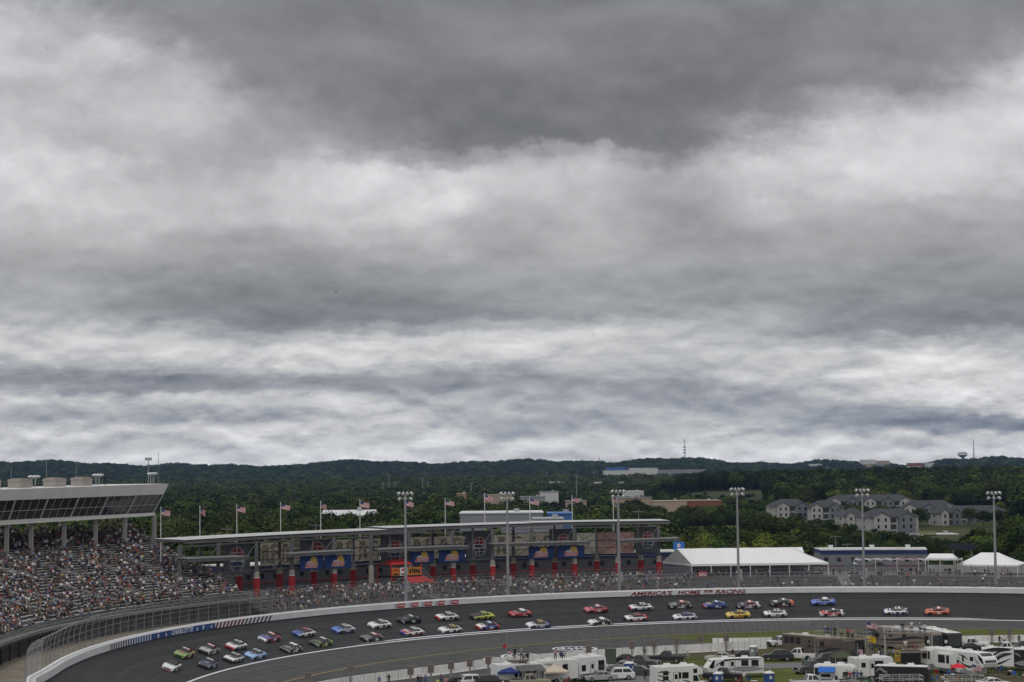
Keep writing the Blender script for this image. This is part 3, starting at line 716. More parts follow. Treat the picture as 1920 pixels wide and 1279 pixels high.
# ================================================================== concourse building with its steel canopy
FRONT = [338, 410, 481, 548, 625, 697, 768, 848, 923, 998, 1077, 1158, 1235]
FOFF, BOFF = 21.5, 30.0
def bigletters(): pass
def build_canopy():
    t0 = th_at(760, 25, 12)
    c = thing('steel_canopy', 'long dark steel canopy frame with red based columns behind the low stand', 'canopy', W(t0, 25, DECKZ)); o0 = c.location.copy()
    tl, tr = th_at(286, 25, 18), th_at(1238, 25, 19)
    # roofs: three lengths, each a step higher
    segs = [(286, 762, 1010, 987.5), (690, 1003, 987.2, 977), (972, 1238, 977, 973)]
    RZ = []
    for pa, pb, ya, yb in segs:
        ta, za = z_at(pa, ya, 30.5, 19); tb, zb = z_at(pb, yb, 30.5, 19); RZ.append((pa, pb, za, zb)); n = 24; mb = MB(); mb2 = MB(); mb3 = MB()
        rings = []
        for k in range(n + 1):
            f = k / n; t = ta + (tb - ta) * f; z = za + (zb - za) * f
            rings.append([W(t, a, z + b) - o0 for a, b in ((22.5, -.30), (22.5, -.2), (30.5, 0), (30.5, -.16))])
            mb3.tube(W(t, 22.7, z - .5) - o0, W(t, 30, z - .4) - o0, .18, n=4)
        mb.loft(rings, 0, mis=lambda i, k: 0 if k == 1 else 1); mb.build('roof', [mat('roof_membrane', (.46, .46, .46), .7, var=.06, scale=.15), M_STEEL], c)
        for off, dz, h in ((22.7, -.95, .5), (25, -.9, .5), (29.8, -.75, .5)):
            mb2.loft([[W(ta + (tb - ta) * k / n, off + a, za + (zb - za) * k / n + dz + b) - o0 for a, b in ((-.15, 0), (.15, 0), (.15, h), (-.15, h))] for k in range(n + 1)], 0)
        mb2.build('roof_beam', M_STEEL, c); mb3.build('rafter', M_STEEL, c)
    def roof_z(px):
        for pa, pb, za, zb in RZ[::-1]:
            if pa <= px <= pb: return za + (zb - za) * (px - pa) / (pb - pa)
        return RZ[0][2]
    stub = mat('column_concrete', (.33, .31, .27), .85, var=.12, scale=.8)
    colx = []
    def column(px, off, jacket, steel=.3):
        t = th_at(px, off, 12); p = W(t, off, DECKZ) - o0; top = roof_z(px) - (1.2 if off < 25 else .9) - o0.z
        mb = MB(); mb.box(p.x - steel, p.x + steel, p.y - steel, p.y + steel, p.z, top); k = mb.build('column', M_STEEL, c)
        mb = MB(); mb.tube(p, p + Vector((0, 0, 4.9)), .56, n=12); mb.build('column_base', stub, k)
        if jacket:
            mb = MB(); mb.tube(p + Vector((0, 0, -.1)), p + Vector((0, 0, 3.7)), .64, n=12, cap=True); mb.tube(p + Vector((0, 0, 3.7)), p + Vector((0, 0, 3.78)), .65, n=12, mi=1); mb.build('red_jacket', [mat('jacket_red', (.33, .02, .022), .6, var=.15, scale=1), M_WHITE], k)
        return t, p, top
    fr = [column(px, FOFF, px not in (338, 410, 697), .32) for px in FRONT]
    bk = [column(px, BOFF, px not in (375,), .26) for px in (375, 448, 525, 590, 662, 737, 812, 887, 962, 1040, 1120, 1200)]
    # bracing between the column rows, one part per bay
    for i in range(len(fr) - 1):
        (ta, pa, za), (tb, pb, zb) = fr[i], fr[i + 1]; mb = MB(); tm = (ta + tb) / 2; z0 = 12.2 - o0.z
        zt = min(za, zb) - .2
        m_ = W(tm, FOFF, 0) - o0; m_.z = z0
        A = Vector((pa.x, pa.y, z0)); B = Vector((pb.x, pb.y, z0)); A2 = Vector((pa.x, pa.y, zt)); B2 = Vector((pb.x, pb.y, zt)); M2 = Vector((m_.x, m_.y, zt))
        mb.tube(A, B, .11, n=4); mb.tube(A2, B2, .13, n=4); mb.tube(m_, M2, .13, n=4)
        mb.tube(A2, m_, .09, n=4); mb.tube(B2, m_, .09, n=4)
        mb.tube(A, Vector((pa.x, pa.y, 16 - o0.z)).lerp(Vector((m_.x, m_.y, 16 - o0.z)), 1), .07, n=4)
        mb.build('brace', M_STEEL, c)
    for i in range(len(bk) - 1):
        (ta, pa, za), (tb, pb, zb) = bk[i], bk[i + 1]; mb = MB()
        for z in (12.0, 13.6, 15.2, 17.2): mb.tube(Vector((pa.x, pa.y, z - o0.z)), Vector((pb.x, pb.y, z - o0.z)), .1, n=4)
        mb.tube(Vector((pa.x, pa.y, 12 - o0.z)), Vector((pb.x, pb.y, 17.2 - o0.z)), .07, n=4); mb.tube(Vector((pb.x, pb.y, 12 - o0.z)), Vector((pa.x, pa.y, 17.2 - o0.z)), .07, n=4)
        mb.build('back_frame', mat('frame_dark', (.05, .05, .052), .7), c)
    # mid level awnings
    for pa, pb, ya, yb in ((352, 466, 1046.5, 1042), (545, 665, 1037, 1030.5), (712, 880, 1029, 1022.5), (925, 1105, 1019, 1014.5), (1163, 1275, 1012, 1008)):
        ta, za = z_at(pa, ya, 19, 13); tb, zb = z_at(pb, yb, 19, 13); mb = MB(); n = 8
        mb.loft([[W(ta + (tb - ta) * k / n, a, za + (zb - za) * k / n + b) - o0 for a, b in ((18.8, -.2), (18.8, -.1), (22.2, .06), (22.2, -.06))] for k in range(n + 1)], 0)
        mb.loft([[W(ta + (tb - ta) * k / n, a, za + (zb - za) * k / n + b) - o0 for a, b in ((18.9, -.75), (19.1, -.75), (19.1, -.2), (18.9, -.2))] for k in range(n + 1)], 1)
        mb.build('awning', [mat('awning_grey', (.18, .18, .18), .7, var=.1, scale=.2), M_STEEL], c)
    # pale wind screens at the back of the upper level, faint big letters showing through from the far side
    scr = mat('screen_cloth', (.40, .355, .28), .9, var=.3, scale=.18); let = mat('screen_grey', (.52, .48, .40), .9, var=.2, scale=.3); pk = mat('screen_pink', (.40, .25, .22), .9, var=.35, scale=.25)
    for mm in (scr, pk, let):       # thin cloth: daylight comes through it
        nt = mm.node_tree; b = nt.nodes['Principled BSDF']; tl_ = nt.nodes.new('ShaderNodeBsdfTranslucent'); mx = nt.nodes.new('ShaderNodeMixShader'); mx.inputs[0].default_value = .55
        src = b.inputs['Base Color'].links[0].from_socket; nt.links.new(src, tl_.inputs['Color']); nt.links.new(b.outputs[0], mx.inputs[1]); nt.links.new(tl_.outputs[0], mx.inputs[2]); nt.links.new(mx.outputs[0], nt.nodes['Material Output'].inputs[0])
    pairs = [(487, 563, 0), (626, 714, 0), (769, 872, 0), (926, 1042, 0), (1079, 1120, 1), (1120, 1190, 2)]
    for pa, pb, kind in pairs:
        ta, tb = th_at(pa, 31, 14), th_at(pb, 31, 14); n = 6; mb = MB(); R = 158.0
        for k in range(n):
            q = [W(ta + (tb - ta) * (k + j) / n, 31.0, z) - o0 for j, z in ((0, 12.3), (1, 12.3), (1, 16.9), (0, 16.9))]
            mb.add(q, [(0, 1, 2, 3)], 0 if kind == 0 else (1 if kind == 1 else 2))
        if kind == 0:
            wd = abs(ta - tb) * R
            for k in range(4):
                x = (k + .5) * wd / 4; f = lambda u, z: W(ta - u / R, 30.95, z) - o0
                if k % 2 == 0: qs = [(x - 1.1, 12.8), (x - .4, 12.8), (x + .1, 16.5), (x - .7, 16.5)], [(x + .4, 12.8), (x + 1.1, 12.8), (x + .7, 16.5), (x - .1, 16.5)]
                else: qs = [(x - 1.1, 12.8), (x - .5, 12.8), (x - .5, 16.5), (x - 1.1, 16.5)], [(x - .5, 14.4), (x + .9, 14.4), (x + .9, 15.1), (x - .5, 15.1)], [(x - .5, 15.9), (x + .9, 15.9), (x + .9, 16.5), (x - .5, 16.5)]
                for qd in qs: mb.add([f(*u) for u in qd], [(0, 1, 2, 3)], 1)
        mb.build('wind_screen', [scr, let, pk], c)
    return roof_z
ROOFZ = build_canopy()
# emblem panels: red dome over a white band over a blue dome, white meridians
def emblem(mb, P, r, red, white, blue, black):
    n = 24
    def dome(a0, a1, mi, cy):
        pts = [(r * math.cos(a0 + (a1 - a0) * k / n), cy + r * math.sin(a0 + (a1 - a0) * k / n)) for k in range(n + 1)]
        mb.add([P(0, cy, .02)] + [P(x, y, .02) for x, y in pts], [(0, k + 1, k + 2) for k in range(n)], mi)
        s = 1 if a1 < math.pi + .1 else -1
        for k in range(n):
            (x0, y0), (x1, y1) = pts[k], pts[k + 1]; mb.add([P(x0, y0, .03), P(x1, y1, .03), P(x1 * .93, cy + (y1 - cy) * .93, .03), P(x0 * .93, cy + (y0 - cy) * .93, .03)], [(0, 1, 2, 3)], white)
        for fx in (-.55, 0, .55):
            yy = r * math.sqrt(1 - fx * fx); mb.add([P(fx * r * 1.35 - .07, cy, .035), P(fx * r * 1.35 + .07, cy, .035), P(fx * r * .8 + .05, cy + s * yy * (.97 if fx == 0 else .9), .035), P(fx * r * .8 - .05, cy + s * yy * (.97 if fx == 0 else .9), .035)], [(0, 1, 2, 3)], white)
        h = r * .45; wd = math.sqrt(r * r - h * h); mb.add([P(-wd, cy + s * h - .06, .035), P(wd, cy + s * h - .06, .035), P(wd, cy + s * h + .06, .035), P(-wd, cy + s * h + .06, .035)], [(0, 1, 2, 3)], white)
        mb.add([P(-r, cy - .07, .036), P(r, cy - .07, .036), P(r, cy + .07, .036), P(-r, cy + .07, .036)], [(0, 1, 2, 3)], white)
    dome(0, math.pi, red, .42); dome(math.pi, 2 * math.pi, blue, -.42)
    mb.add([P(-r, -.36, .025), P(r, -.36, .025), P(r, .36, .025), P(-r, .36, .025)], [(0, 1, 2, 3)], white)
    mp = [(-.75, .25), (-.2, .3), (.35, .26), (.5, .12), (.78, .3), (.7, .05), (.55, -.12), (.5, -.3), (.2, -.2), (0, -.3), (-.15, -.15), (-.6, -.18), (-.8, 0)]
    mb.add([P(0, .02, .05)] + [P(a * r, b, .05) for a, b in mp], [(0, k + 1, (k + 1) % len(mp) + 1) for k in range(len(mp))], black)
def panel_frame(px, off, z):
    t = th_at(px, off, z); p = W(t, off, z); e = Vector((math.sin(t), -math.cos(t), 0)); n = Vector((-math.cos(t), -math.sin(t), 0))
    return p, e, n
EM = [mat('panel_grey', (.10, .103, .11), .7, var=.05, scale=.5), mat('emblem_red', (.26, .015, .02), .6), mat('emblem_white', (.5, .5, .5), .6), mat('emblem_blue', (.02, .035, .10), .6), M_BLACK]
for px, z0, z1, w, r, lab in ((444, 11.2, 17.3, 7.0, 2.0, 'dark panel with red and blue globe emblem nearest the main grandstand'), (594, 11.9, 17.6, 8.6, 1.9, 'dark emblem panel hanging above the pair of blue banners closest to the grandstand'),
                     (741, 11.3, 17.8, 7.0, 1.75, 'dark emblem panel over the red roofed viewing platform'), (898, 11.6, 18.0, 6.4, 1.6, 'dark panel showing its whole globe emblem between two awnings'),
                     (1057, 12.2, 18.0, 6.4, 1.5, 'dark emblem panel above the pair of blue banners farthest along the canopy'), (1214, 12.4, 18.2, 5.6, 1.45, 'dark emblem panel at the far end of the steel canopy')):
    p, e, n = panel_frame(px, 27.0, (z0 + z1) / 2); o = thing('emblem_panel', lab, 'sign', p, 0, 'emblem panels in the steel canopy'); hw, hh = w / 2, (z1 - z0) / 2; up = Vector((0, 0, 1))
    mb = MB(); mb.obox((0, 0, 0), e, n, up, hw, .08, hh); mb.build('board', EM[0], o)
    mb = MB(); emblem(mb, lambda x, y, l: e * x + up * (y - .1) + n * (.1 + l), r, 1, 2, 3, 4); mb.build('emblem', EM, o)
# blue banners with a sun
BN = [mat('banner_blue', (.018, .045, .17), .7, var=.12, scale=.6), mat('banner_yellow', (.62, .40, .07), .7), mat('banner_red', (.50, .05, .04), .7), mat('banner_white', (.6, .6, .62), .7)]
for px, pw, y0, y1, lab in ((583, 42, 1043, 1068, 'blue sun banner farthest left under the canopy'), (633, 50, 1041, 1065, 'blue sun banner beside the one farthest left'), (792, 43, 1033.5, 1056, 'blue sun banner just right of the red roofed platform'),
                       (847, 49, 1031, 1054, 'blue sun banner below the awning left of the whole globe emblem'), (1014, 46, 1025, 1047.5, 'blue sun banner left of the pair nearest the white tent'), (1070, 50, 1023, 1045.5, 'blue sun banner nearest the big white tent')):
    p, e, n = panel_frame(px, 20.6, 10.5); zt, zb = GD(px, y0, p.y).z, GD(px, y1, p.y).z; p.z = (zt + zb) / 2; hh = (zt - zb) / 2; hw = pw * p.y / F / 2 / max(.3, abs(e.x * 1 - e.y * p.x / p.y)); up = Vector((0, 0, 1))
    o = thing('banner', lab, 'banner', p, 0, 'blue sun banners under the canopy'); mb = MB(); mb.obox((0, 0, 0), e, n, up, hw, .03, hh); mb.build('cloth', BN[0], o)
    mb = MB(); P = lambda x, y, l: e * x + up * y + n * (.05 + l); cx, cy, r = .55, .35, .72; k = 22
    sp = [(cx + (r * (1.45 if i % 2 == 0 else 1.0)) * math.cos(2 * math.pi * i / k + .2), cy + (r * (1.45 if i % 2 == 0 else 1.0)) * math.sin(2 * math.pi * i / k + .2)) for i in range(k)]
    mb.add([P(cx, cy, 0)] + [P(a, b, 0) for a, b in sp], [(0, i + 1, (i + 1) % k + 1) for i in range(k)], 1)
    mb.add([P(-1.7, -.95, .01), P(1.45, -.95, .01), P(1.65, .02, .01), P(-1.45, .02, .01)], [(0, 1, 2, 3)], 3); mb.add([P(-1.62, -.87, .02), P(1.38, -.87, .02), P(1.55, -.06, .02), P(-1.4, -.06, .02)], [(0, 1, 2, 3)], 2)
    mb.add([P(-1.2, .05, .01), P(.1, .05, .01), P(.1, .3, .01), P(-1.1, .3, .01)], [(0, 1, 2, 3)], 3)
    vs, fs = text_mesh("SUNDROP", .8, shear=.15, bold=.02); q = 2.5 / (vs[:, 0].max() - vs[:, 0].min()); put_text(mb, "SUNDROP", lambda x, y: P(x * q, -.47 + y, .035), .8, 3, shear=.15, bold=.02)
    mb.build('print', BN, o)
# low concessions building behind the columns
def build_concourse():
    segs = [(430, 1290, 'long low grey building with navy band behind the canopy columns'), (1536, 1738, 'low grey building with navy band and red stripe behind the terrace tents')]
    for pa, pb, lab in segs:
        ta, tb = th_at(pa, 40, 9), th_at(pb, 40, 9); t0 = (ta + tb) / 2; b = thing('concession_building', lab, 'building', W(t0, 40, DECKZ)); o0 = b.location.copy(); n = 30
        def ringp(name, prof, m):
            mb = MB(); mb.loft([[W(ta + (tb - ta) * k / n, a, z) - o0 for a, z in prof] for k in range(n + 1)], 0); mb.build(name, m, b)
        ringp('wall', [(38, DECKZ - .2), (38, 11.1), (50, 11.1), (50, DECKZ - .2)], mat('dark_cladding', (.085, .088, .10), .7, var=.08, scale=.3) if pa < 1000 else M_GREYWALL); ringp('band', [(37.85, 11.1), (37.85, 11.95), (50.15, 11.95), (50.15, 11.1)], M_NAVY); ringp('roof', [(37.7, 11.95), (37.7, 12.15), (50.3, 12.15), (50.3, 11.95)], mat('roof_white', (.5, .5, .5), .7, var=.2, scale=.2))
        ringp('stripe', [(37.9, 8.4), (37.9, 8.65), (38.02, 8.65), (38.02, 8.4)], mat('stripe_red', (.2, .05, .05), .6))
        m = int(abs(pb - pa) / 24)
        for k in range(m):
            if k % 5 == 4: continue
            p, e, nn = panel_frame(pa + (pb - pa) * (k + .5) / m, 37.95, 9.9); mb = MB(); mb.obox(p - o0, e, nn, Vector((0, 0, 1)), .42, .06, .45); mb.build('window', M_GLASS, b)
        for k, f in enumerate((.12, .5, .83)):
            t = ta + (tb - ta) * f; mb = MB(); p = W(t, 43, 12.1) - o0; mb.box(p.x - .45, p.x + .45, p.y - .5, p.y + .5, p.z, p.z + .75); mb.box(p.x - .55, p.x + .55, p.y - .6, p.y + .6, p.z + .75, p.z + .85); mb.build('roof_vent', M_WHITE, b)
build_concourse()
# ================================================================== flags
def flag_mat():
    m = mat('flag_canton', (.03, .04, .13), .8); nt = m.node_tree; v = nt.nodes.new('ShaderNodeTexVoronoi'); v.inputs['Scale'].default_value = 6.0
    tc = nt.nodes.new('ShaderNodeTexCoord'); r = nt.nodes.new('ShaderNodeValToRGB'); r.color_ramp.elements[0].color = (.6, .6, .6, 1); r.color_ramp.elements[1].color = (.03, .04, .13, 1); r.color_ramp.elements[0].position = .17; r.color_ramp.elements[1].position = .22
    nt.links.new(tc.outputs['Object'], v.inputs['Vector']); nt.links.new(v.outputs['Distance'], r.inputs[0]); nt.links.new(r.outputs[0], nt.nodes['Principled BSDF'].inputs['Base Color']); return m
FLAGM = [mat('flag_red', (.40, .03, .04), .8), mat('flag_white', (.66, .64, .64), .8), flag_mat()]
FLAGS = {}
def flag_mesh(kind, fold=0.0):
    key = (kind, fold)
    if key in FLAGS: return FLAGS[key]
    mb = MB(); nx, nz = 16, 13; Lx, Lz = 2.75, 1.5
    def P(i, j):
        u = i / nx; x = u * Lx * (1 - .55 * fold); y = .22 * math.sin(u * 7 + fold * 3 + j * .12) * u ** .5 * (1 + 2.2 * fold); z = -j / nz * Lz - u * .35 * (1 + fold) + .08 * math.sin(u * 5 + 1); return (x, y, z)
    vs = [P(i, j) for i in range(nx + 1) for j in range(nz + 1)]; fs = []; ms = []
    for i in range(nx):
        for j in range(nz):
            fs.append((i * (nz + 1) + j, i * (nz + 1) + j + 1, (i + 1) * (nz + 1) + j + 1, (i + 1) * (nz + 1) + j))
            if kind == 'us': ms.append(2 if (i < nx * .42 and j < 7) else (0 if j % 2 == 0 else 1))
            else: ms.append(0)
    mb.add(vs, fs, ms); FLAGS[key] = mb.mesh('flag', FLAGM if kind == 'us' else [mat('flag_' + kind, {'yellow': (.6, .42, .02), 'red': (.45, .03, .03)}[kind], .8)], True); return FLAGS[key]
FP = [(301.5, 953, 1012, .3), (374, 950.5, 1005, 1), (443.5, 947.5, 1001, .1), (526, 944, 997, 0), (602, 941, 993, .9), (674, 939, 990, .05), (757.7, 938, 985, .1), (835, 936.5, 982, .1), (909, 926.5, 979, .3), (995.5, 934, 977, .2), (1074, 930, 973, .5), (1151.3, 930, 972, .9)]
NTH = ['first', 'second', 'third', 'fourth', 'fifth', 'sixth', 'seventh', 'eighth', 'ninth', 'tenth', 'eleventh', 'twelfth']
for k, (px, yt, yb, fold) in enumerate(FP):
    t = th_at(px, 34.5, 15); p = W(t, 34.5, 12.1 if px > 430 else DECKZ); top = GD(px, yt, p.y).z
    lab = f'white flagpole with a waving striped flag, {NTH[k]} pole along the canopy from the main grandstand'
    f = thing('flagpole', lab, 'flagpole', p, 0, 'flagpoles in a row behind the canopy'); h = top - p.z
    mb = MB(); mb.tube((0, 0, -.1), (0, 0, h), .13, .07, 6); mb.build('pole', mat('pole_white', (.6, .6, .6), .5), f); mb = MB(); mb.ball((0, 0, h + .1), .14, 6, 4); mb.build('finial', M_CHROME, f)
    fo = link('flag', flag_mesh('us', fold), f); fo.location = (.12, 0, h - .15); fo.rotation_euler = (0, 0, -.25 + .3 * math.sin(k * 2.1)); s_ = .74 + .06 * math.sin(k * 1.7); fo.scale = (s_, s_, s_)
# ================================================================== stadium light poles
def light_pole(px, yb, yt, off, lab, big=True):
    t = th_at(px, off, 5.0); p = W(t, off, 4.9); z1 = GD(px, yt, p.y).z; h = z1 - 4.9
    o = thing('light_pole', lab, 'light pole', p, 0, 'tall stadium light poles along the turn')
    mb = MB(); mb.tube((0, 0, -.2), (0, 0, h), .34, .17, 10); mb.build('pole', M_POLE, o); mb = MB(); mb.tube((0, 0, 0), (0, 0, .35), .6, n=10); mb.build('base', M_CONC, o)
    mb = MB(); mb.box(.2, .75, -.4, .4, 2.6, 4.6); mb.build('control_box', M_GALV, o)
    mb = MB(); mb.tube((-1.15, 0, h), (1.15, 0, h), .06, n=5); mb.tube((-1.05, 0, h - 1.05), (1.05, 0, h - 1.05), .06, n=5); mb.build('crossarm', M_GALV, o)
    lm = mat('lamp_white', (.75, .75, .76), .3)
    for row, xs in ((h, (-1.05, -.35, .35, 1.05)), (h - 1.05, (-.95, 0, .95))):
        for x in xs:
            mb = MB(); mb.tube((x, .1, row + .22), (x + .35 * x, -.38, row - .12), .10, .33, 10); mb.ball((x, .12, row + .25), .15, 6, 4, 1); mb.build('lamp', [lm, M_STEEL], o)
for px, yb, yt, lab in ((761, 1122, 925, 'tall light pole rising in front of the red roofed platform'), (953, 1112, 925, 'tall light pole in front of the gap between whole globe emblem and banners'), (1161, 1103, 921, 'tall light pole before the far end of the canopy'), (1385, 1098, 917, 'tall light pole in front of the big white tent'), (1619, 1098, 919, 'tall light pole by the metal stair and terrace rail'), (1869, 1100, 924, 'tall light pole before the peaked white tent')):
    light_pole(px, yb, yt, 2.6, lab)
# ================================================================== tents and terrace
TENT = mat('tent_vinyl', (.74, .74, .74), .55, var=.03, scale=.4); TCL = mat('clear_vinyl', (.20, .22, .27), .25, spec=.5)
def deck_pt(px, off): t = th_at(px, off, DECKZ); return W(t, off, DECKZ), t
def build_big_tent():
    p0, t0 = deck_pt(1246, 26); p1, t1 = deck_pt(1556, 26); a = GD(1294, 1061, p0.y - 4); 
    A, B = W(th_at(1296, 19, 9), 19, 0), W(th_at(1553, 19, 9), 19, 0); e = (B - A); L = e.length; e.normalize(); n = Vector((-e.y, e.x, 0))
    t = thing('marquee', 'long white gabled marquee on the terrace beside the steel canopy', 'tent', Vector((A.x, A.y, DECKZ)), math.atan2(e.y, e.x))
    ze = GD(1400, 1056.5, A.lerp(B, .4).y).z - DECKZ; D = 15.0; zr = GD(1400, 1027, A.lerp(B, .4).y + D / 2).z - DECKZ
    mb = MB(); ns = 7
    for k in range(ns):      # roof bays sag a little between the frames
        x0, x1 = L * k / ns, L * (k + 1) / ns; xm = (x0 + x1) / 2
        last = k == ns - 1
        for (ya, za, yb, zb) in ((0, ze, D / 2, zr), (D / 2, zr, D, ze)):
            m_ = 6
            for i in range(m_):
                f0, f1 = i / m_, (i + 1) / m_; q = lambda f: (ya + (yb - ya) * f, za + (zb - za) * f - .18 * math.sin(math.pi * f))
                (y0, z0), (y1, z1) = q(f0), q(f1)
                dx0 = 0; end0 = x1; end1 = x1
                if last:     # hipped far end
                    h0 = (z0 - ze) / (zr - ze); h1 = (z1 - ze) / (zr - ze); end0 = x1 - 7.0 * max(0, h0) ; end1 = x1 - 7.0 * max(0, h1)
                x0_ = x0
                if k == 0: x0 = -.3 * y0; x0b = -.3 * y1
                else: x0b = x0
                mb.add([(x0, y0, z0), ((x0 + end0) / 2, y0, z0 - .05), (end0, y0, z0), (end1, y1, z1), ((x0b + end1) / 2, y1, z1 - .05), (x0b, y1, z1)], [(0, 1, 4, 5), (1, 2, 3, 4)]); x0 = x0_
    mb.add([(L, 0, ze), (L, D, ze), (L - 7.0, D / 2, zr)], [(0, 1, 2)]); mb.build('roof', TENT, t)
    mb = MB(); mb.add([(0, 0, ze), (-.15 * D, D / 2, zr), (-.3 * D, D, ze)], [(0, 1, 2)]); mb.build('gable', mat('gable_grey', (.5, .5, .51), .6), t)
    mb = MB(); mb.box(0, L, -.06, .0, ze - .45, ze + .02); mb.add([(-.03, 0, ze - .45), (-.3 * D, D, ze - .45), (-.3 * D, D, ze + .02), (-.03, 0, ze + .02)], [(0, 1, 2, 3)]); mb.build('valance', TENT, t)
    mb = MB(); mb.add([(0, D - .1, 0), (L, D - .1, 0), (L, D - .1, ze), (0, D - .1, ze)], [(0, 1, 2, 3)]); mb.add([(.1, 0, 0), (.1 - .3 * D, D, 0), (.1 - .3 * D, D, ze), (.1, 0, ze)], [(0, 1, 2, 3)]); mb.build('side_curtain', TCL, t)
    for k in range(ns + 1):
        mb = MB(); x = L * k / ns; mb.box(x - .08, x + .08, -.1, .06, 0, ze); mb.build('leg', M_WHITE, t)
    return A, B, e, n, L
BT = build_big_tent()
def peak_tent(name, lab, pa, pb, off, y_eave, y_top, D, inset=.35, cat='tent'):
    A, B = W(th_at(pa, off, 9), off, 0), W(th_at(pb, off, 9), off, 0); e = B - A; L = e.length; e.normalize(); pm = (pa + pb) / 2
    t = thing(name, lab, cat, Vector((A.x, A.y, DECKZ)), math.atan2(e.y, e.x)); ze = GD(pm, y_eave, A.lerp(B, .5).y).z - DECKZ; zr = GD(pm, y_top, A.lerp(B, .5).y + D / 2).z - DECKZ
    mb = MB(); i0, i1 = L * inset, L * (1 - inset); n = 6
    def ring(f):
        g = f; z = ze + (zr - ze) * (f ** 1.25); return [(i0 * g, D / 2 * g, z), (L - (L - i1) * g, D / 2 * g, z), (L - (L - i1) * g, D - D / 2 * g, z), (i0 * g, D - D / 2 * g, z)]
    mb.loft([ring(k / n) for k in range(n + 1)], 0, cap=False); mb.build('roof', TENT, t); mb = MB(); mb.loft([[(0, 0, ze - .3), (L, 0, ze - .3), (L, D, ze - .3), (0, D, ze - .3)], [(0, 0, ze), (L, 0, ze), (L, D, ze), (0, D, ze)]], 0, cap=False); mb.build('valance', TENT, t)
    k = max(2, int(L / 6))
    for j in range(k + 1):
        for y in (0.05, D - .05): mb = MB(); x = .08 + (L - .16) * j / k; mb.box(x - .06, x + .06, y - .06, y + .06, 0, ze); mb.build('leg', M_WHITE, t)
    return t
peak_tent('marquee', 'peaked white marquee at the right hand end of the terrace', 1790, 1907, 22, 1059.5, 1036, 13, .36)
peak_tent('marquee', 'small white tent with a flat ridge between grey building and peaked marquee', 1735, 1791, 30, 1048, 1038, 8, .12)
# flat shade pergola over the terrace
def pergola():
    pa, pb, off = 1602, 1805, 18.5; A, B = W(th_at(pa, off, 9), off, 0), W(th_at(pb, off, 9), off, 0); e = B - A; L = e.length; e.normalize(); t = thing('pergola', 'low shade pergola with a white and red cloth top over the terrace', 'pergola', Vector((A.x, A.y, DECKZ)), math.atan2(e.y, e.x))
    z = GD(1700, 1049, A.lerp(B, .5).y).z - DECKZ; mb = MB(); n = 10
    for k in range(n):
        x0, x1 = L * k / n, L * (k + 1) / n; mb.add([(x0, 0, z), ((x0 + x1) / 2, 0, z - .2), (x1, 0, z), (x1, 6, z), ((x0 + x1) / 2, 6, z - .25), (x0, 6, z)], [(0, 1, 4, 5), (1, 2, 3, 4)], 1 if k in (4, 5) else 0)
    mb.build('cloth', [mat('shade_white', (.55, .55, .57), .7), mat('shade_red', (.42, .2, .2), .7)], t); mb = MB(); mb.tube((0, 0, z), (L, 0, z), .07, n=4); mb.tube((0, 6, z), (L, 6, z), .07, n=4); mb.build('frame', M_GALV, t)
    for k in range(6):
        mb = MB(); x = .1 + (L - .2) * k / 5; mb.box(x - .1, x + .1, -.1, .1, 0, z); mb.build('leg', mat('post_grey', (.42, .41, .4), .6), t)
pergola()
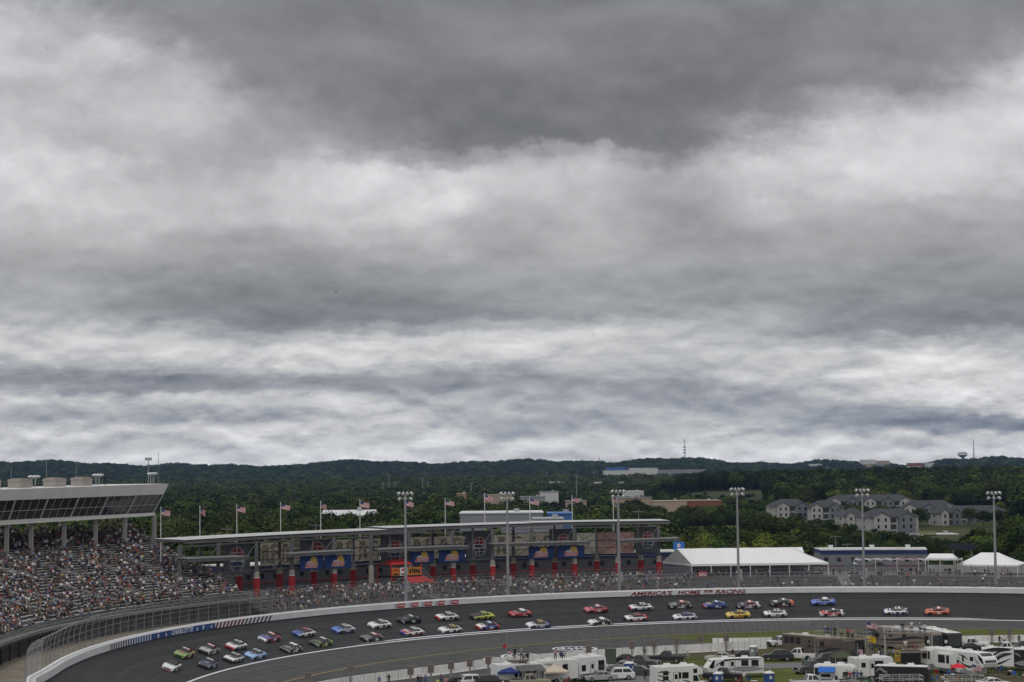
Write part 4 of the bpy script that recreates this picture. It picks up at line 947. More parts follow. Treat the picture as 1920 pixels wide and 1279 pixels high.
# red roofed viewing platform with signs
def red_platform():
    pa, pb, off = 733, 790, 18.5; A, B = W(th_at(pa, off, 10), off, 0), W(th_at(pb, off, 10), off, 0); e = B - A; L = e.length; e.normalize(); t = thing('viewing_platform', 'red roofed viewing platform with orange signs among the canopy columns', 'platform', Vector((A.x, A.y, DECKZ)), math.atan2(e.y, e.x)); d = A.lerp(B, .5).y
    zz = lambda py: GD(762, py, d).z - DECKZ
    zf, zs, zr = zz(1079), zz(1064), zz(1058); zt = zz(1049)
    mb = MB(); mb.box(0, L, 0, 5, zf - .3, zf); mb.build('deck', M_BLACK, t)
    for x in (.1, L - .1):
        for y in (.1, 4.9): mb = MB(); mb.box(x - .1, x + .1, y - .1, y + .1, 0, zr); mb.build('leg', M_RED, t)
    mb = MB(); x0, x1 = L * .08, L * .66; mb.loft([[(x0 - .4, 0, zr), (x1 + .4, 0, zr), (x1 + .4, 5, zr), (x0 - .4, 5, zr)], [(x0 + .9, 2.3, zt), (x1 - .6, 2.3, zt), (x1 - .6, 2.7, zt), (x0 + .9, 2.7, zt)]], 0); mb.build('roof', mat('canvas_red', (.42, .03, .03), .6), t)
    ms = [mat('sign_orange', (.46, .18, .03), .6), M_WHITE, mat('sign_red', (.5, .03, .03), .6), M_BLACK]
    for f0, f1, bg, fg in ((.02, .26, 0, 2), (.28, .52, 1, 2), (.54, .97, 0, 3)):
        mb = MB(); mb.box(L * f0, L * f1, -.12, -.04, zf, zs, bg); w = L * (f1 - f0); zc = (zf + zs) / 2
        for k, (a, b, c, dd) in enumerate(((.2, .8, .1, .4), (.15, .85, -.45, -.25)) if f1 < .6 else ((.1, .22, -.3, .3), (.28, .4, -.1, .4), (.45, .56, -.3, .3), (.6, .7, -.2, .3), (.74, .9, -.3, .2))): mb.box(L * f0 + w * a, L * f0 + w * b, -.15, -.12, zc + c * (zs - zf) * .9, zc + dd * (zs - zf) * .9, fg if k == 0 or f1 > .6 else 3)
        mb.build('sign_board', ms, t)
    mb = MB(); mb.loft([[(L * .3, -2.5, zf - 1.4), (L * 1.18, -2.5, zf - 1.4), (L * 1.18, -2.45, zf - 1.35), (L * .3, -2.45, zf - 1.35)], [(L * .36, 0, zf - .35), (L * 1.08, 0, zf - .35), (L * 1.08, 0, zf - .3), (L * .36, 0, zf - .3)]], 0); mb.build('front_awning', mat('canvas_red', (.42, .03, .03), .6), t)
    mb = MB()
    for y in (0, 1.2): mb.tube((L, y, zs), (L * 1.45, y, .9), .06, n=4); mb.tube((L, y, zf), (L * 1.45, y, 0), .08, n=4)
    for k in range(8): f = k / 7; mb.box(L + L * .45 * f, L + L * .45 * f + .35, 0, 1.2, zf * (1 - f), zf * (1 - f) + .06)
    mb.build('stair', M_GALV, t)
red_platform()
# small signs
def sign(name, lab, px, y0, y1, pw, off, bg, fn=None, posts=True):
    p, e, n = panel_frame(px, off, 9); zt, zb = GD(px, y0, p.y).z, GD(px, y1, p.y).z; p.z = (zt + zb) / 2; hw = pw * p.y / F / 2; hh = (zt - zb) / 2; o = thing(name, lab, 'sign', p); up = Vector((0, 0, 1))
    mb = MB(); mb.obox((0, 0, 0), e, n, up, hw, .06, hh); mb.build('board', bg, o)
    if fn: mb = MB(); fn(mb, lambda x, y, l=0: e * x + up * y + n * (.09 + l), hw, hh); mb.build('lettering', [mat('sign_white', (.75, .75, .75), .5), M_RED], o)
    if posts:
        mb = MB()
        for s in (-.7, .7): b = e * (hw * s); mb.tube(b - n * .1 + up * hh * .8, Vector((b.x, b.y, DECKZ - p.z)) - n * .1, .06, n=4)
        mb.build('post', M_GALV, o)
def cc(mb, P, hw, hh):
    vs, fs = text_mesh("Coca-Cola", 1.0, shear=.2, bold=.025); q = 1.7 * hw / (vs[:, 0].max() - vs[:, 0].min()); put_text(mb, "Coca-Cola", lambda x, y: P(x * q, y * 1.1), 1.0, 0, shear=.2, bold=.025)
sign('drink_sign', 'red drink sign with white script on the terrace rail', 1318, 1072, 1081.5, 17, 15.4, mat('sign_red', (.5, .03, .03), .6), cc, False)
def bl(mb, P, hw, hh):
    pts = [(hw * .3 * math.cos(a) , hh * .1 + hh * .45 * math.sin(a)) for a in [k * math.pi / 6 for k in range(12)]]; mb.add([P(0, hh * .1)] + [P(*q) for q in pts], [(0, i + 1, (i + 1) % 12 + 1) for i in range(12)], 0); mb.add([P(-hw * .2, 0, .01), P(hw * .2, 0, .01), P(hw * .25, hh * .25, .01), P(-hw * .15, hh * .25, .01)], [(0, 1, 2, 3)], 1)
sign('tall_sign', 'bright blue sign board rising behind the gable of the long marquee', 1272, 1016, 1031, 21, 34, mat('sign_blue', (.03, .14, .45), .6), bl)
sign('display_board', 'dark back of a display board standing between the road and the white tents', 1803, 1019, 1031, 47, 60, mat('board_dark', (.018, .022, .035), .6))
# ================================================================== race cars
def mirror(h): return [(y, z) for y, z in h] 
def car_ring(x, w, zb, zs, zt):
    h = [(-w * .9, zb), (-w, zb + (zs - zb) * .35), (-w * .985, zs - .1), (-w * .88, zs), (-w * .45, zt)]
    return [(x, y, z) for y, z in h] + [(x, -y, z) for y, z in h[::-1]]
RC_ST = [(-2.44, .88, .34, .80, .88), (-2.30, .96, .2, .87, .95), (-1.75, .99, .14, .90, .97), (-1.0, .975, .12, .86, .93), (0, .97, .11, .84, .9), (.75, .98, .11, .82, .89), (1.35, .99, .11, .79, .87), (1.95, .97, .11, .70, .79), (2.28, .90, .11, .58, .66), (2.42, .80, .12, .44, .5)]
def racecar_meshes():
    mb = MB(); rings = [car_ring(*s) for s in RC_ST]
    def mi(i, k):
        if k in (3, 4, 5): return 1 if i >= 5 and i < 8 else (2 if i >= 8 else (3 if i < 3 else 0))   # hood / nose / deck
        if k == -1: return 2 if i > 4 else 3
        return 2 if i >= 8 else (3 if i < 2 else 0)
    mb.loft(rings, 0, True, True, mi); body = lambda mats: mb.mesh('body', mats, False)
    cb = MB(); low = [(.98, .86), (.3, .9), (-1.15, .9), (-1.85, .84)]
    base = [(.95, .80, .86), (-1.9, .78, .93)]; top = [(.12, .60, 1.27), (-.80, .60, 1.29)]
    P = lambda x, y, z: (x, y, z)
    bl, br, rl_, rr = (.95, .80, .87), (.95, -.80, .87), (-1.85, .76, .94), (-1.85, -.76, .94)
    tl, tr, ul, ur = (.10, .60, 1.25), (.10, -.60, 1.25), (-.85, .60, 1.27), (-.85, -.60, 1.27)
    cb.add([bl, br, tr, tl], [(0, 1, 2, 3)], 1); cb.add([tl, tr, (-.35, -.62, 1.30), (-.35, .62, 1.30), ur, ul], [(0, 1, 2, 3), (3, 2, 4, 5)], 0); cb.add([ul, ur, rr, rl_], [(0, 1, 2, 3)], 1)
    for s in (1, -1):
        q = [(.95, s * .80, .87), (.10, s * .60, 1.25), (-.85, s * .60, 1.27), (-1.85, s * .76, .94)]; cb.add(q, [(0, 1, 2, 3) if s < 0 else (3, 2, 1, 0)], 0)
        o = lambda x, z: (x, s * (.60 + (1.26 - z) / .36 * .185 + .012), z)
        cb.add([o(.78, .90), o(.10, 1.225), o(-.30, 1.235), o(-.30, .91)], [(0, 1, 2, 3) if s < 0 else (3, 2, 1, 0)], 1)
        cb.add([o(-.38, .91), o(-.38, 1.235), o(-.82, 1.235), o(-1.45, .97)], [(0, 1, 2, 3) if s < 0 else (3, 2, 1, 0)], 1)
    wh = MB(); wh.tube((0, -.15, 0), (0, .15, 0), .35, n=14, mi=0); wh.tube((0, -.155, 0), (0, .155, 0), .2, n=10, mi=1)
    sp = MB(); sp.box(-2.42, -2.36, -.8, .8, .95, 1.12); sp.box(-2.4, -2.3, -.75, -.71, .88, .97); sp.box(-2.4, -2.3, .71, .75, .88, .97)
    spl = MB(); spl.loft([[(2.2, -.95, .05), (2.52, -.62, .05), (2.52, .62, .05), (2.2, .95, .05)], [(2.2, -.95, .10), (2.52, -.62, .10), (2.52, .62, .10), (2.2, .95, .10)]], 0)
    gr = MB(); gr.box(2.36, 2.455, -.55, .55, .2, .36); gr.box(1.36, 1.5, -.6, .6, .873, .885)
    blot = MB()
    for s in (1, -1): blot.box(-.55, .05, s * .985 - .012, s * .985 + .012, .30, .70); 
    stripe = MB()
    for s in (1, -1): stripe.box(-1.0, 1.0, s * .992 - .01, s * .992 + .01, .16, .27); stripe.box(-2.15, -1.78, s * .985 - .012, s * .985 + .012, .45, .72)
    rb = MB(); rb.box(-.62, -.02, -.34, .34, 1.265, 1.312)
    lgt = MB()
    for s in (1, -1): lgt.add([(2.18, s * .9, .6), (2.34, s * .62, .585), (2.3, s * .62, .65), (2.12, s * .88, .665)], [(0, 1, 2, 3)])
    def proto(m, name): return m.mesh(name, [None, None, None, None][:max(m.m) + 1])
    return dict(body=mb, cabin=cb, wheel=wh, spoiler=sp, splitter=spl, grille=gr, number=blot, stripe=stripe, roof_number=rb, headlight=lgt)
def decal_mesh(seed):
    r = random.Random(seed); mb = MB()
    for k in range(4):      # hood and tail badges
        x = r.uniform(.95, 1.75) if k < 3 else r.uniform(-2.1, -1.95); y = r.uniform(-.45, .25); w, h = r.uniform(.12, .3), r.uniform(.15, .4); z = (.895 - (x - .75) * .045) if k < 3 else .985; mb.box(x - w / 2, x + w / 2, y, y + h, z - .03, z + .006, r.randrange(3))
    for s in (1, -1):
        for k in range(7):
            x = r.choice((r.uniform(.15, .95), r.uniform(-1.0, -.6), r.uniform(-2.25, -1.9), r.uniform(1.85, 2.1))); z = r.uniform(.25, .68); w, h = r.uniform(.15, .5), r.uniform(.08, .2); y0 = .985 if abs(x) < 1.8 else .955; mb.box(x - w / 2, x + w / 2, s * y0 - .02, s * y0 + .02, z - h / 2, z + h / 2, r.randrange(3))
    mb.box(-.5, -.1, -.5, .5, 1.27, 1.306, 0); return mb
RCM = racecar_meshes()
for i_ in range(5): RCM['decal%d' % i_] = decal_mesh(i_ + 3)
mb_ = MB(); mb_.loft([[(-2.35, -.9, .05), (2.2, -.93, .05), (2.2, .93, .05), (-2.35, .9, .05)], [(-2.35, -.96, .2), (2.2, -.985, .18), (2.2, .985, .18), (-2.35, .96, .2)]], 0); RCM['skirt'] = mb_; RCMESH = {}  # black side skirts; the dark plate also stands in for contact shade beneath
PAL = dict(w=(.72, .72, .72), k=(.02, .02, .022), g=(.14, .14, .145), r=(.48, .03, .03), o=(.62, .12, .03), y=(.70, .50, .03), yg=(.55, .60, .03), b=(.04, .08, .34), lb=(.22, .42, .75), rb=(.08, .18, .60), nv=(.025, .04, .12), p=(.20, .05, .16), ol=(.05, .055, .035), dg=(.025, .06, .03), gn=(.19, .34, .07), pk=(.55, .10, .13), lg=(.4, .4, .41), rd=(.28, .015, .02), gd=(.6, .36, .04), pr=(.13, .07, .32))
PAL = {k: tuple(.84 * x + .16 * sum(v) / 3 for x in v) for k, v in PAL.items()}
def paint(c, c2=None, seed=0):
    nm = 'car_paint_%s%s' % (c, ('_' + c2) if c2 else '')
    if nm in MATS: return MATS[nm]
    if c2: return mat(nm, PAL[c], .3, spec=.5, rgb2=PAL[c2], thr=.60, scale=1.5, stretch=(1.1, .6, 2.0), detail=3)
    return mat(nm, PAL[c], .3, spec=.5, var=.04, scale=3)
def slotmesh(key, n):
    if key not in RCMESH: RCMESH[key] = RCM[key].mesh(key, [paint('w')] * n, False)
    return RCMESH[key]
# x0, x1, y bottom in the survey picture; side, hood, nose, tail, roof, accent (on the sides); label
CARS = [
 (300, 339, 1259, 'w', 'w', 'w', 'w', 'k', None, 'white car with red chin and black roof leading the field', None),
 (325, 362, 1235, 'gn', 'gn', 'gn', 'gd', 'r', 'r', 'lime green race car with red roof and hood patch, just behind the leader', None),
 (370, 410, 1228, 'g', 'lg', 'k', 'g', 'r', 'w', 'silver and black race car with red roof beside the lime green one', None),
 (367, 409, 1255, 'nv', 'nv', 'k', 'nv', 'g', 'g', 'dark navy race car directly behind the white leading car', None),
 (421, 461, 1220, 'w', 'w', 'r', 'w', 'w', 'g', 'white race car with one red front corner in the outer lane', None),
 (417, 455, 1244, 'w', 'w', 'k', 'g', 'w', 'k', 'white race car with black grille and grey tail beside the sky blue one', None),
 (457, 496, 1237, 'lb', 'lb', 'lb', 'lb', 'w', None, 'sky blue race car with white roof', None),
 (484, 523, 1205, 'p', 'b', 'w', 'r', 'r', 'o', 'purple and red race car with white nose', None),
 (524, 565, 1225, 'ol', 'ol', 'k', 'ol', 'w', 'w', 'dark olive race car with white on roof and door', None),
 (548, 589, 1196, 'w', 'b', 'b', 'w', 'r', 'g', 'blue nosed race car with white sides and red roof', None),
 (581, 620, 1214, 'dg', 'dg', 'k', 'gn', 'g', 'yg', 'dark green race car with pale green tail', None),
 (622, 663, 1189, 'lg', 'rb', 'rb', 'w', 'w', 'b', 'bright blue hooded race car with white rear half', None),
 (675, 717, 1205, 'k', 'g', 'k', 'g', 'r', 'g', 'black and grey race car with red roof near the double white line', None),
 (690, 731, 1180, 'w', 'w', 'w', 'w', 'w', 'lg', 'all white race car in the outer lane', None),
 (746, 786, 1171, 'k', 'k', 'k', 'k', 'dg', 'dg', 'black race car with a green tinged roof', None),
 (751, 792, 1194, 'w', 'r', 'b', 'w', 'w', 'r', 'race car with striped red and white hood and blue nose', None),
 (817, 857, 1165, 'w', 'w', 'r', 'lg', 'w', 'lg', 'white race car with red lower nose ahead of the yellow green one', None),
 (823, 864, 1189, 'w', 'w', 'w', 'lg', 'gd', 'k', 'white race car with a yellow roof and plain white hood', None),
 (881, 924, 1164, 'yg', 'k', 'k', 'yg', 'yg', None, 'fluorescent yellow race car with black hood', None),
 (892, 934, 1183, 'b', 'w', 'r', 'r', 'b', 'r', 'race car with white hood, blue doors and red tail', None),
 (953, 996, 1159, 'r', 'r', 'rd', 'r', 'w', 'k', 'red race car with a black lower door', '14'),
 (987, 1029, 1180, 'lg', 'w', 'w', 'b', 'gd', 'b', 'white race car with yellow roof and blue tail', None),
 (1096, 1137, 1151, 'pk', 'pk', 'pk', 'rd', 'pk', 'rd', 'coral pink race car', None),
 (1105, 1144, 1175, 'k', 'w', 'w', 'k', 'w', 'gd', 'white hooded race car with black and gold side, last by the double line', None),
 (1180, 1221, 1147, 'w', 'w', 'r', 'w', 'w', 'k', 'white race car with a solid red nose in the outer lane', '43'),
 (1170, 1213, 1167, 'w', 'w', 'k', 'r', 'r', 'r', 'white race car with red roof and red tail', '41'),
 (1254, 1295, 1143, 'ol', 'g', 'k', 'ol', 'r', 'w', 'black and olive race car with a red roof below the slogan', None),
 (1262, 1305, 1165, 'w', 'w', 'w', 'lg', 'pr', 'p', 'white race car with a purple roof', None),
 (1318, 1361, 1143, 'b', 'b', 'r', 'b', 'b', 'nv', 'blue race car with an orange patch on its hood', None),
 (1361, 1405, 1161, 'y', 'y', 'y', 'y', 'y', 'gd', 'bright yellow race car', None),
 (1381, 1423, 1143, 'p', 'k', 'k', 'w', 'r', 'w', 'black nosed race car with purple door and white tail', None),
 (1431, 1474, 1159, 'w', 'w', 'k', 'w', 'w', 'lg', 'white race car with black number on its roof', '20'),
 (1444, 1487, 1139, 'k', 'k', 'k', 'o', 'g', 'o', 'black race car with a white circle on its hood', None),
 (1521, 1565, 1137, 'rb', 'rb', 'rb', 'rb', 'w', 'b', 'royal blue race car with a white roof', '24'),
 (1537, 1582, 1158, 'r', 'r', 'w', 'w', 'k', 'w', 'red hooded race car with white tail', None),
 (1657, 1702, 1155, 'w', 'w', 'b', 'lg', 'w', 'b', 'white race car with a blue lower front', None),
 (1734, 1780, 1155, 'o', 'o', 'r', 'o', 'r', 'r', 'orange red race car at the back of the field', None)]
M_CARBON = mat('carbon_black', (.02, .02, .02), .4)
def race_car(x0, x1, yb, side, hood, nose, tail, roof, acc, label, num):
    p = hit((x0 + x1) / 2, yb - 4.0, bank_z); th = ang(p.x, p.y); eps = .02
    r = math.hypot(p.x - CX, p.y - CY); zz = bank_z(p.x, p.y) + .05
    t = Vector((-math.sin(th), math.cos(th), 0)); rad = Vector((math.cos(th), math.sin(th), 0))
    slope = WALLZ / (rw(th) - rl(th)); up = (Vector((0, 0, 1)) - rad * slope).normalized(); left = up.cross(t).normalized()
    o = thing('race_car', label, 'race car', (0, 0, 0), 0, 'race cars running in two lanes on the banked track')
    m = Matrix((t, left, up)).transposed().to_4x4(); m.translation = Vector((p.x, p.y, zz)); o.matrix_world = m
    def part(key, mats):
        ob = link(key, slotmesh(key, len(mats)), o)
        for i, mm in enumerate(mats): ob.material_slots[i].link = 'OBJECT'; ob.material_slots[i].material = mm
        return ob
    sp = paint(side, acc); part('body', [sp, paint(hood, acc if acc and acc != hood else None), paint(nose), paint(tail, 'k' if tail in ('w', 'lg', 'r', 'b') else None)]); part('cabin', [paint(roof), M_GLASS])
    for i, (wx, wy) in enumerate(((1.42, .85), (1.42, -.85), (-1.42, .85), (-1.42, -.85))):
        ob = part('wheel', [M_TYRE, mat('wheel_dark', (.06, .06, .06), .5, metal=.5)]); ob.location = (wx, wy, .35)
    part('spoiler', [M_CARBON]); part('splitter', [paint('r') if 'red chin' in label else M_CARBON]); part('grille', [M_CARBON]); part('headlight', [mat('lamp_decal', (.6, .6, .62), .3)])
    dk = side in ('w', 'y', 'yg', 'lb', 'lg'); nc = paint('k') if dk else paint('w')
    if num:
        key = 'num' + num
        if key not in RCMESH:
            mb = MB(); vs, fs = text_mesh(num, .62, shear=.15, bold=.02)
            for s in (1, -1): mb.add([(-.25 - s * v[0] * 1.0, s * 1.0, .50 + v[1] * .9) for v in vs], fs)
            mb.add([(-.35 - v[1] * 1.1, v[0] * 1.1, 1.315) for v in vs], fs); RCMESH[key] = mb.mesh('number', [nc])
        ob = link('number', RCMESH[key], o); ob.material_slots[0].link = 'OBJECT'; ob.material_slots[0].material = nc
    else:
        part('number', [paint({'w': 'k', 'y': 'r', 'yg': 'k', 'lb': 'w'}.get(side, 'w'))])
    part('stripe', [paint(acc if acc else nose)]); part('skirt', [M_CARBON])
    dm = link('decals', slotmesh('decal%d' % (len(label) % 5), 3), o); tri = [paint('k') if dk else paint('w'), paint(acc or ('r' if dk else 'lg')), paint('g') if side == 'w' else paint('k' if side != 'k' else 'lg')]
    for i, mm in enumerate(tri): dm.material_slots[i].link = 'OBJECT'; dm.material_slots[i].material = mm
    if 'circle' in label:
        mb = MB(); mb.add([(1.35 + .42 * math.cos(a * math.pi / 8), .5 * math.sin(a * math.pi / 8), .885) for a in range(16)], [tuple(range(16))]); mb.build('hood_mark', paint('w'), o)
    if 'orange patch' in label: mb = MB(); mb.box(1.0, 1.75, -.3, .35, .80, .89); mb.build('hood_mark', paint('gd'), o)
    if 'hood patch' in label: mb = MB(); mb.box(.98, 1.7, -.4, .4, .80, .89); mb.build('hood_mark', paint('r'), o)
    if 'striped' in label:
        mb = MB()
        for k in range(3): mb.box(1.0, 1.9, -.62 + k * .48, -.42 + k * .48, .78, .886)
        mb.build('hood_mark', paint('w'), o)
    return o
for c in CARS: race_car(*c)
# ================================================================== infield: walls, fence, sign boxes
def smooth_pts(pix, z=0.0, n=60):
    P = [G(a, b, z) for a, b in pix]; out = []
    for i in range(n + 1):
        f = i / n * (len(P) - 1); k = min(int(f), len(P) - 2); t = f - k
        p0, p1, p2, p3 = P[max(k - 1, 0)], P[k], P[k + 1], P[min(k + 2, len(P) - 1)]
        out.append(.5 * ((2 * p1) + (p2 - p0) * t + (2 * p0 - 5 * p1 + 4 * p2 - p3) * t * t + (3 * p1 - p0 - 3 * p2 + p3) * t ** 3))
    return out
IW = [(560,1305),(640,1290),(725,1277.5),(834,1264),(938,1250),(1060,1239),(1167,1231),(1250,1226.5),(1333,1222),(1437,1216)]
M_IWALL = mat('infield_wall_white', (.82, .81, .79), .75, rgb2=(.66, .64, .60), scale=.45, detail=7)
def infield_wall(lab, pix, h, n):
    P = smooth_pts(pix, 0, n); t = thing('infield_wall', lab, 'wall', P[len(P) // 2]); o0 = t.location.copy()
    for i in range(0, n):
        a, b = P[i] - o0, P[i + 1] - o0; d = (b - a); d.normalize(); nn = Vector((-d.y, d.x, 0)); mb = MB()
        b = b - d * .06; prof = [(-.30, 0), (-.22, .25), (-.12, h), (.12, h), (.22, .25), (.30, 0)]
        mb.loft([[a + nn * u + Vector((0, 0, v)) for u, v in prof], [b + nn * u + Vector((0, 0, v)) for u, v in prof]], 0); mb.build('segment', M_IWALL, t)
    return P
PW = infield_wall('long white concrete wall between the inner apron and the camper field', IW, 1.4, 44)
infield_wall('short white concrete wall on the grass strip beyond the sign boxes', [(1336,1208.5),(1390,1208.2),(1448,1207)], 1.1, 8)
infield_wall('white concrete wall behind the campers at the right hand edge', [(1794,1206.5),(1850,1205),(1935,1204)], 1.25, 9)
def infield_fence():
    f = thing('infield_fence', 'thin wire fence with bent posts in front of the long white infield wall', 'fence', PW[22]); o0 = f.location.copy()
    ext = smooth_pts([(560,1306),(725,1279),(938,1251.5),(1167,1232.5),(1333,1223.3),(1437,1217),(1520,1213)], 0, 54)
    for p in ext:
        d = (CX - p.x, CY - p.y); l = math.hypot(*d); out = Vector((-d[0] / l, -d[1] / l, 0)); p = p - o0
        mb = MB(); mb.path([p, p + Vector((0, 0, 3.2)), p + Vector((0, 0, 4.0)) + out * .25, p + Vector((0, 0, 4.5)) + out * .8], .035, 4); mb.build('post', M_FPOST, f)
    mb = MB()
    for z in (1.5, 2.4, 3.2): mb.path([p - o0 + Vector((0, 0, z)) for p in ext], .012, 3)
    mb.build('cable', M_FPOST, f)
infield_fence()
M_SBOX = mat('sign_back_tan', (.22, .185, .155), .8, var=.15, scale=1.5)
SB = [(511,1306,1.0),(577,1300,1.8),(657,1292,2.3),(770,1284,1.5),(808,1280,1.5),(846,1273,1.5),(881,1268,1.5),(916,1263,1.5),(1104,1240,1.4),(1185,1232,1.4),(1226,1228,1.4),(1269,1226,1.6),(1314,1223,1.6),(1362,1221,1.7),(1860,1206,1.4),(1893,1205,1.4),(1793,1205,1.3)]
ORD = ['first', 'second', 'third', 'fourth', 'fifth', 'sixth', 'seventh', 'eighth', 'ninth', 'tenth', 'eleventh', 'twelfth', 'thirteenth', 'fourteenth', 'fifteenth', 'sixteenth', 'seventeenth']
for k, (px, py, h) in enumerate(sorted(SB)):
    p = G(px, py); a = math.atan2(CY - p.y, CX - p.x)
    lab = f'tan sign box on a post, {ORD[k]} from the left along the white infield wall'
    t = thing('sign_box', lab, 'sign', p, -.15 + .2 * math.sin(k * 2.3), 'tan sign boxes along the infield wall')
    mb = MB(); mb.box(-.13, .13, -.1, .1, 0, h); mb.build('post', M_FPOST, t)
    mb = MB(); mb.box(-.46, .46, -.12, .12, h - .1, h + 1.0); mb.box(-.5, .5, -.2, .2, h + 1.0, h + 1.07); mb.build('board', M_SBOX, t)
    mb = MB(); mb.box(-.35, .35, -.14, -.12, h + .05, h + .85); mb.build('face', mat('sign_inner', (.16, .13, .115), .85), t)
# ================================================================== road vehicles
M_CLR = mat('lamp_clear', (.6, .6, .6), .2); M_TAIL = mat('lamp_red', (.35, .02, .02), .3); M_TRIM = mat('trim_black', (.02, .02, .02), .6)
VM = {}
SPEC = dict(  # length, width, lower body profile (x, z), cabin: (x base front, x roof front, x roof rear, x base rear, z base, z roof), wheels x, wheel radius
 pickup=(5.9, 2.0, [(-2.95, .62), (-2.95, 1.16), (-.95, 1.16), (.95, 1.16), (2.55, 1.12), (2.92, .98), (2.95, .5), (2.6, .38), (-2.7, .42)], (1.15, .45, -.65, -.98, 1.14, 1.90), (1.85, -1.75), .42),
 suv=(4.9, 1.95, [(-2.4, .55), (-2.42, 1.12), (1.0, 1.1), (2.2, 1.02), (2.43, .86), (2.45, .45), (2.1, .34), (-2.2, .36)], (1.2, .55, -1.75, -2.3, 1.1, 1.78), (1.5, -1.45), .38),
 sedan=(4.8, 1.85, [(-2.38, .5), (-2.38, .98), (-1.6, 1.0), (1.0, .93), (2.2, .80), (2.4, .66), (2.4, .36), (2.1, .24), (-2.2, .26)], (1.1, .25, -.95, -1.75, .95, 1.45), (1.45, -1.4), .33))
def veh_meshes(kind):
    if kind in VM: return VM[kind]
    L, Wd, prof, (xa, xb, xc, xd, zb, zr), wx, wr = SPEC[kind]; hw = Wd / 2; M = {}
    mb = MB(); n = len(prof)
    ring = lambda y, s, dz: [(x * s, y, z + dz * (z - .6)) for x, z in prof]
    mb.loft([ring(-hw + .02, .97, -.12), ring(-hw * .96, 1, 0), ring(hw * .96, 1, 0), ring(hw - .02, .97, -.12)], 0)
    if kind == 'pickup': mb.box(-2.78, -1.05, -.78, .78, 1.162, 1.168, 1)
    M['body'] = mb.mesh('body', [M_WHITE, M_TRIM])
    mb = MB(); a, b = hw * .93, hw * .76
    c = [(xa, zb), (xb, zr - .05), ((xb + xc) / 2, zr + .02), (xc, zr - .03), (xd, zb)]; wd = [a, b, b, b, a]
    vs = [(x, w, z) for (x, z), w in zip(c, wd)] + [(x, -w, z) for (x, z), w in zip(c, wd)]
    mb.add(vs, [(0, 5, 6, 1), (1, 6, 7, 2), (2, 7, 8, 3), (3, 8, 9, 4), (0, 1, 2, 3, 4), (9, 8, 7, 6, 5)], [1, 0, 0, 1, 0, 0]); M['cabin'] = mb.mesh('cabin', [M_WHITE, M_GLASS])
    mb = MB()
    for s in (1, -1):
        f = lambda x, z: (x, s * (a + (b - a) * (z - zb) / (zr - zb) + .012), z)
        zt, zl = zr - .12, zb + .06; xm = (xb + xc) / 2
        g = lambda x0, x1, x2, x3: mb.add([f(x0, zl), f(x1, zt), f(x2, zt), f(x3, zl)], [(0, 1, 2, 3)])
        g(xa - .22, xb - .02, xm + .06, xm + .06); g(xm - .06, xm - .06, xc + .1, xd + .28)
    M['side_window'] = mb.mesh('side_window', [M_GLASS])
    mb = MB(); mb.tube((0, -.12, 0), (0, .12, 0), wr, n=14); M['wheel'] = mb.mesh('wheel', [M_TYRE]); mb = MB(); mb.tube((0, -.13, 0), (0, .13, 0), wr * .6, n=10); M['rim'] = mb.mesh('rim', [M_RIM])
    mb = MB(); x = max(p[0] for p in prof); zz = .62 if kind != 'sedan' else .45; mb.box(x - .1, x + .06, -hw * .9, hw * .9, zz - .22, zz); mb.box(-x - .05, -x + .1, -hw * .9, hw * .9, zz - .18, zz); M['bumper'] = mb.mesh('bumper', [M_CHROME if kind == 'pickup' else M_TRIM])
    mb = MB(); mb.box(x - .02, x + .035, -hw * .55, hw * .55, zz + .04, zz + .32); M['grille'] = mb.mesh('grille', [M_TRIM])
    mb = MB(); mb.box(x - .12, x + .03, -.16, .16, zz + .1, zz + .3); M['headlight'] = mb.mesh('headlight', [M_CLR]); mb = MB(); mb.box(-x - .02, -x + .06, -.12, .12, zz + .15, zz + .5); M['taillight'] = mb.mesh('taillight', [M_TAIL])
    VM[kind] = M; return M
def vehicle(kind, name, cat, label, px, py, deg, color, rough=.3, group=None, z=0.0):
    M = veh_meshes(kind); L, Wd, prof, cab, wx, wr = SPEC[kind]; p = G(px, py, z); t = thing(name, label, cat, p, math.radians(deg), group); hw = Wd / 2
    pm = mat('paint_%d_%d_%d' % tuple(int(c * 255) for c in color), color, rough, spec=.5, var=.05, scale=2)
    for k in ('body', 'cabin'): o = link(k, M[k], t); o.material_slots[0].link = 'OBJECT'; o.material_slots[0].material = pm
    for k in ('side_window', 'bumper', 'grille'): link(k, M[k], t)
    x = max(q[0] for q in prof)
    for s in (1, -1):
        o = link('headlight', M['headlight'], t); o.location = (0, s * hw * .72, 0); o = link('taillight', M['taillight'], t); o.location = (0, s * hw * .8, 0)
        for w in wx:
            o = link('wheel', M['wheel'], t); o.location = (w, s * (hw - .1), wr); link('rim', M['rim'], o)
    return t
GREY, DKG, BLK, WHT, SIL, TANC = (.075, .078, .082), (.03, .031, .033), (.014, .014, .015), (.7, .7, .7), (.36, .365, .37), (.32, .28, .20)
GV = 'vehicles parked among the campers'
